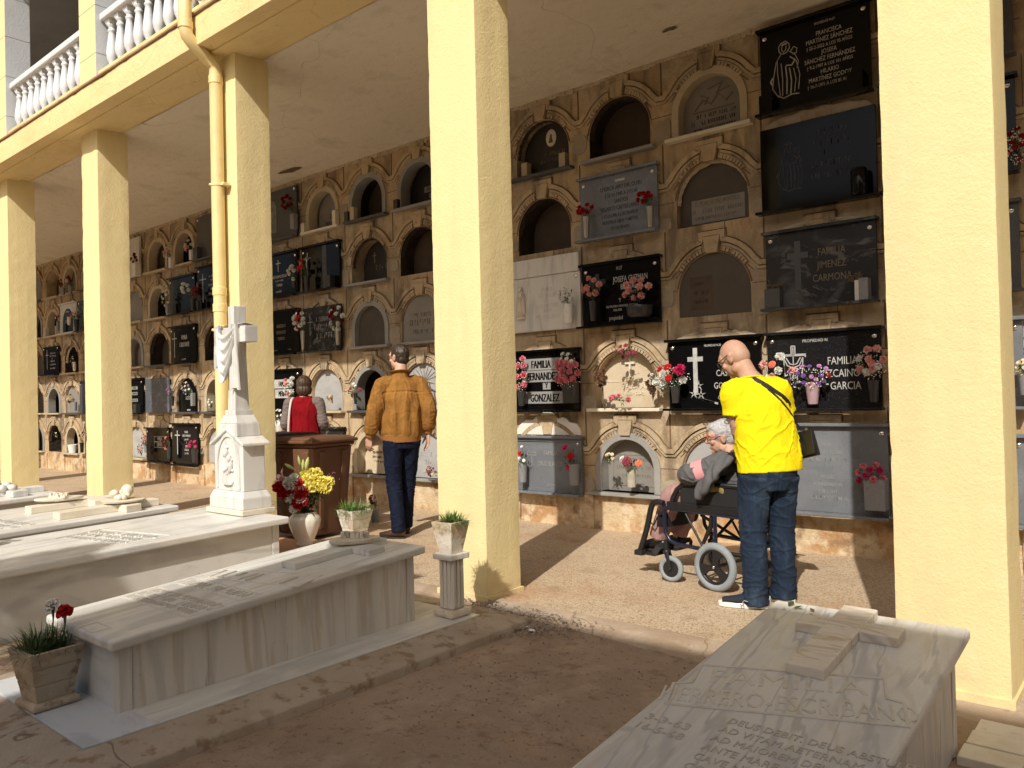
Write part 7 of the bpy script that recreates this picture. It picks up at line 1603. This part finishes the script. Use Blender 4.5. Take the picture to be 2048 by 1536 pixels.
for A in (AL, AR):
    a = np.array(A); limb(b, [(A[0][0]*.5, -.015, .82), tuple(a[0]), tuple(a[0]*.5+a[1]*.5+(0, 0, -.005)), tuple(a[1]), tuple(a[1]*.5+a[2]*.5), tuple(a[1]*.1+a[2]*.9)], [.075, .080, .076, .070, .060, .046], n=20)
fuse(b, 'jumper', m_greyknit, p4, .006, 3, lambda p: fold(p, 10, 12, 9, .006, 3) + crease(p, 16, 16, 14, .009, 1))
b = MB(); a = np.array(AL); q_, r_ = catmull([tuple(a[0]*.52+a[1]*.48+(-.002, 0, -.006)), tuple(a[0]*.35+a[1]*.65+(-.002, 0, -.005)), tuple(a[0]*.17+a[1]*.83+(-.002, 0, -.003))], [.0835, .0825, .080], 6); b.tube(q_, r_, 22); b.build('sleeve_band', m_pinkknit, p4, smooth=True)
a = np.array(AR); b = MB(); q_, r_ = catmull([tuple(a[0]*.52+a[1]*.48+(.002, 0, -.006)), tuple(a[0]*.35+a[1]*.65+(.002, 0, -.005)), tuple(a[0]*.17+a[1]*.83+(.002, 0, -.003))], [.0835, .0825, .080], 6); b.tube(q_, r_, 22); b.build('sleeve_band', m_pinkknit, p4, smooth=True)
b = MB(); limb(b, [(0, -.06, .60), (0, .06, .60)], [(.18, .09), (.185, .095)], side=(1,0,0))
for L_ in (LL, LR):
    a = np.array(L_); limb(b, [tuple(a[0]), tuple(a[0]*.5+a[1]*.5+(0, 0, .0)), tuple(a[1]+(0, -.01, -.002)), tuple(a[1]*.5+a[2]*.5+(0, .006, 0)), tuple(a[2]+(0, -.004, .03))], [.102, .094, .080, .068, .066], n=20)
fuse(b, 'trousers', m_pinktr, p4, .006, 3, lambda p: fold(p, 12, 12, 10, .006, 2) + crease(p, 13, 13, 7, .004, 4))
for L_ in (LL, LR):
    s_ = shoe(p4, (L_[2][0], L_[2][1]+.005, .166), 4 if L_ is LL else -6, .235, m_bagleather, m_sole_d, .016)
    b = MB(); b.tube([(L_[2][0]-.045, L_[2][1]+.045, .205), (L_[2][0], L_[2][1]+.055, .242), (L_[2][0]+.045, L_[2][1]+.045, .205)], [(.011, .004)]*3, 8, True, None, (0,1,0)); b.build('shoe_strap', m_vinyl, s_, smooth=True)

# --- clothes hung on the chair
def cloth(name, spine, widths, mat, label, folds, amp, seed, cat):
    b = MB(); limb(b, spine, widths, side=(0,1,0), n=30, sub=6)
    o = fuse(b, name, mat, None, .006, 2, lambda p: amp*math.sin(p.y*folds + 3*noise.noise(p*7)) + fold(p, 16, 16, 9, amp*.6, seed))
    o.location = (WCX, WCY, 0); o.rotation_euler = (0, 0, WCR); return tag(o, label, cat)
cloth('cardigan', [(-.12, -.13, .90), (-.205, -.10, .905), (-.262, -.06, .86), (-.292, -.005, .78), (-.302, .06, .69), (-.300, .10, .625)], [(.05, .022), (.075, .026), (.080, .030), (.075, .034), (.062, .038), (.034, .028)], m_greyknit, 'dark grey cardigan hanging over the near armrest of the wheelchair', 80, .007, 5, 'cardigan')
cloth('olive_jacket', [(-.17, -.255, .93), (-.20, -.275, .89), (-.21, -.285, .78), (-.215, -.28, .66), (-.215, -.275, .55)], [(.04, .02), (.055, .024), (.058, .024), (.052, .022), (.042, .016)], m_olive, 'olive green jacket draped on the back post of the wheelchair', 90, .006, 9, 'jacket')
cloth('olive_cushion', [(-.20, -.06, .645), (-.225, .04, .70), (-.235, .13, .755), (-.225, .19, .775)], [(.05, .03), (.05, .03), (.045, .022), (.03, .014)], m_olive, 'olive green cloth tucked between the seated woman and the armrest', 70, .004, 3, 'cloth')
bpy.data.objects.remove(_fo)
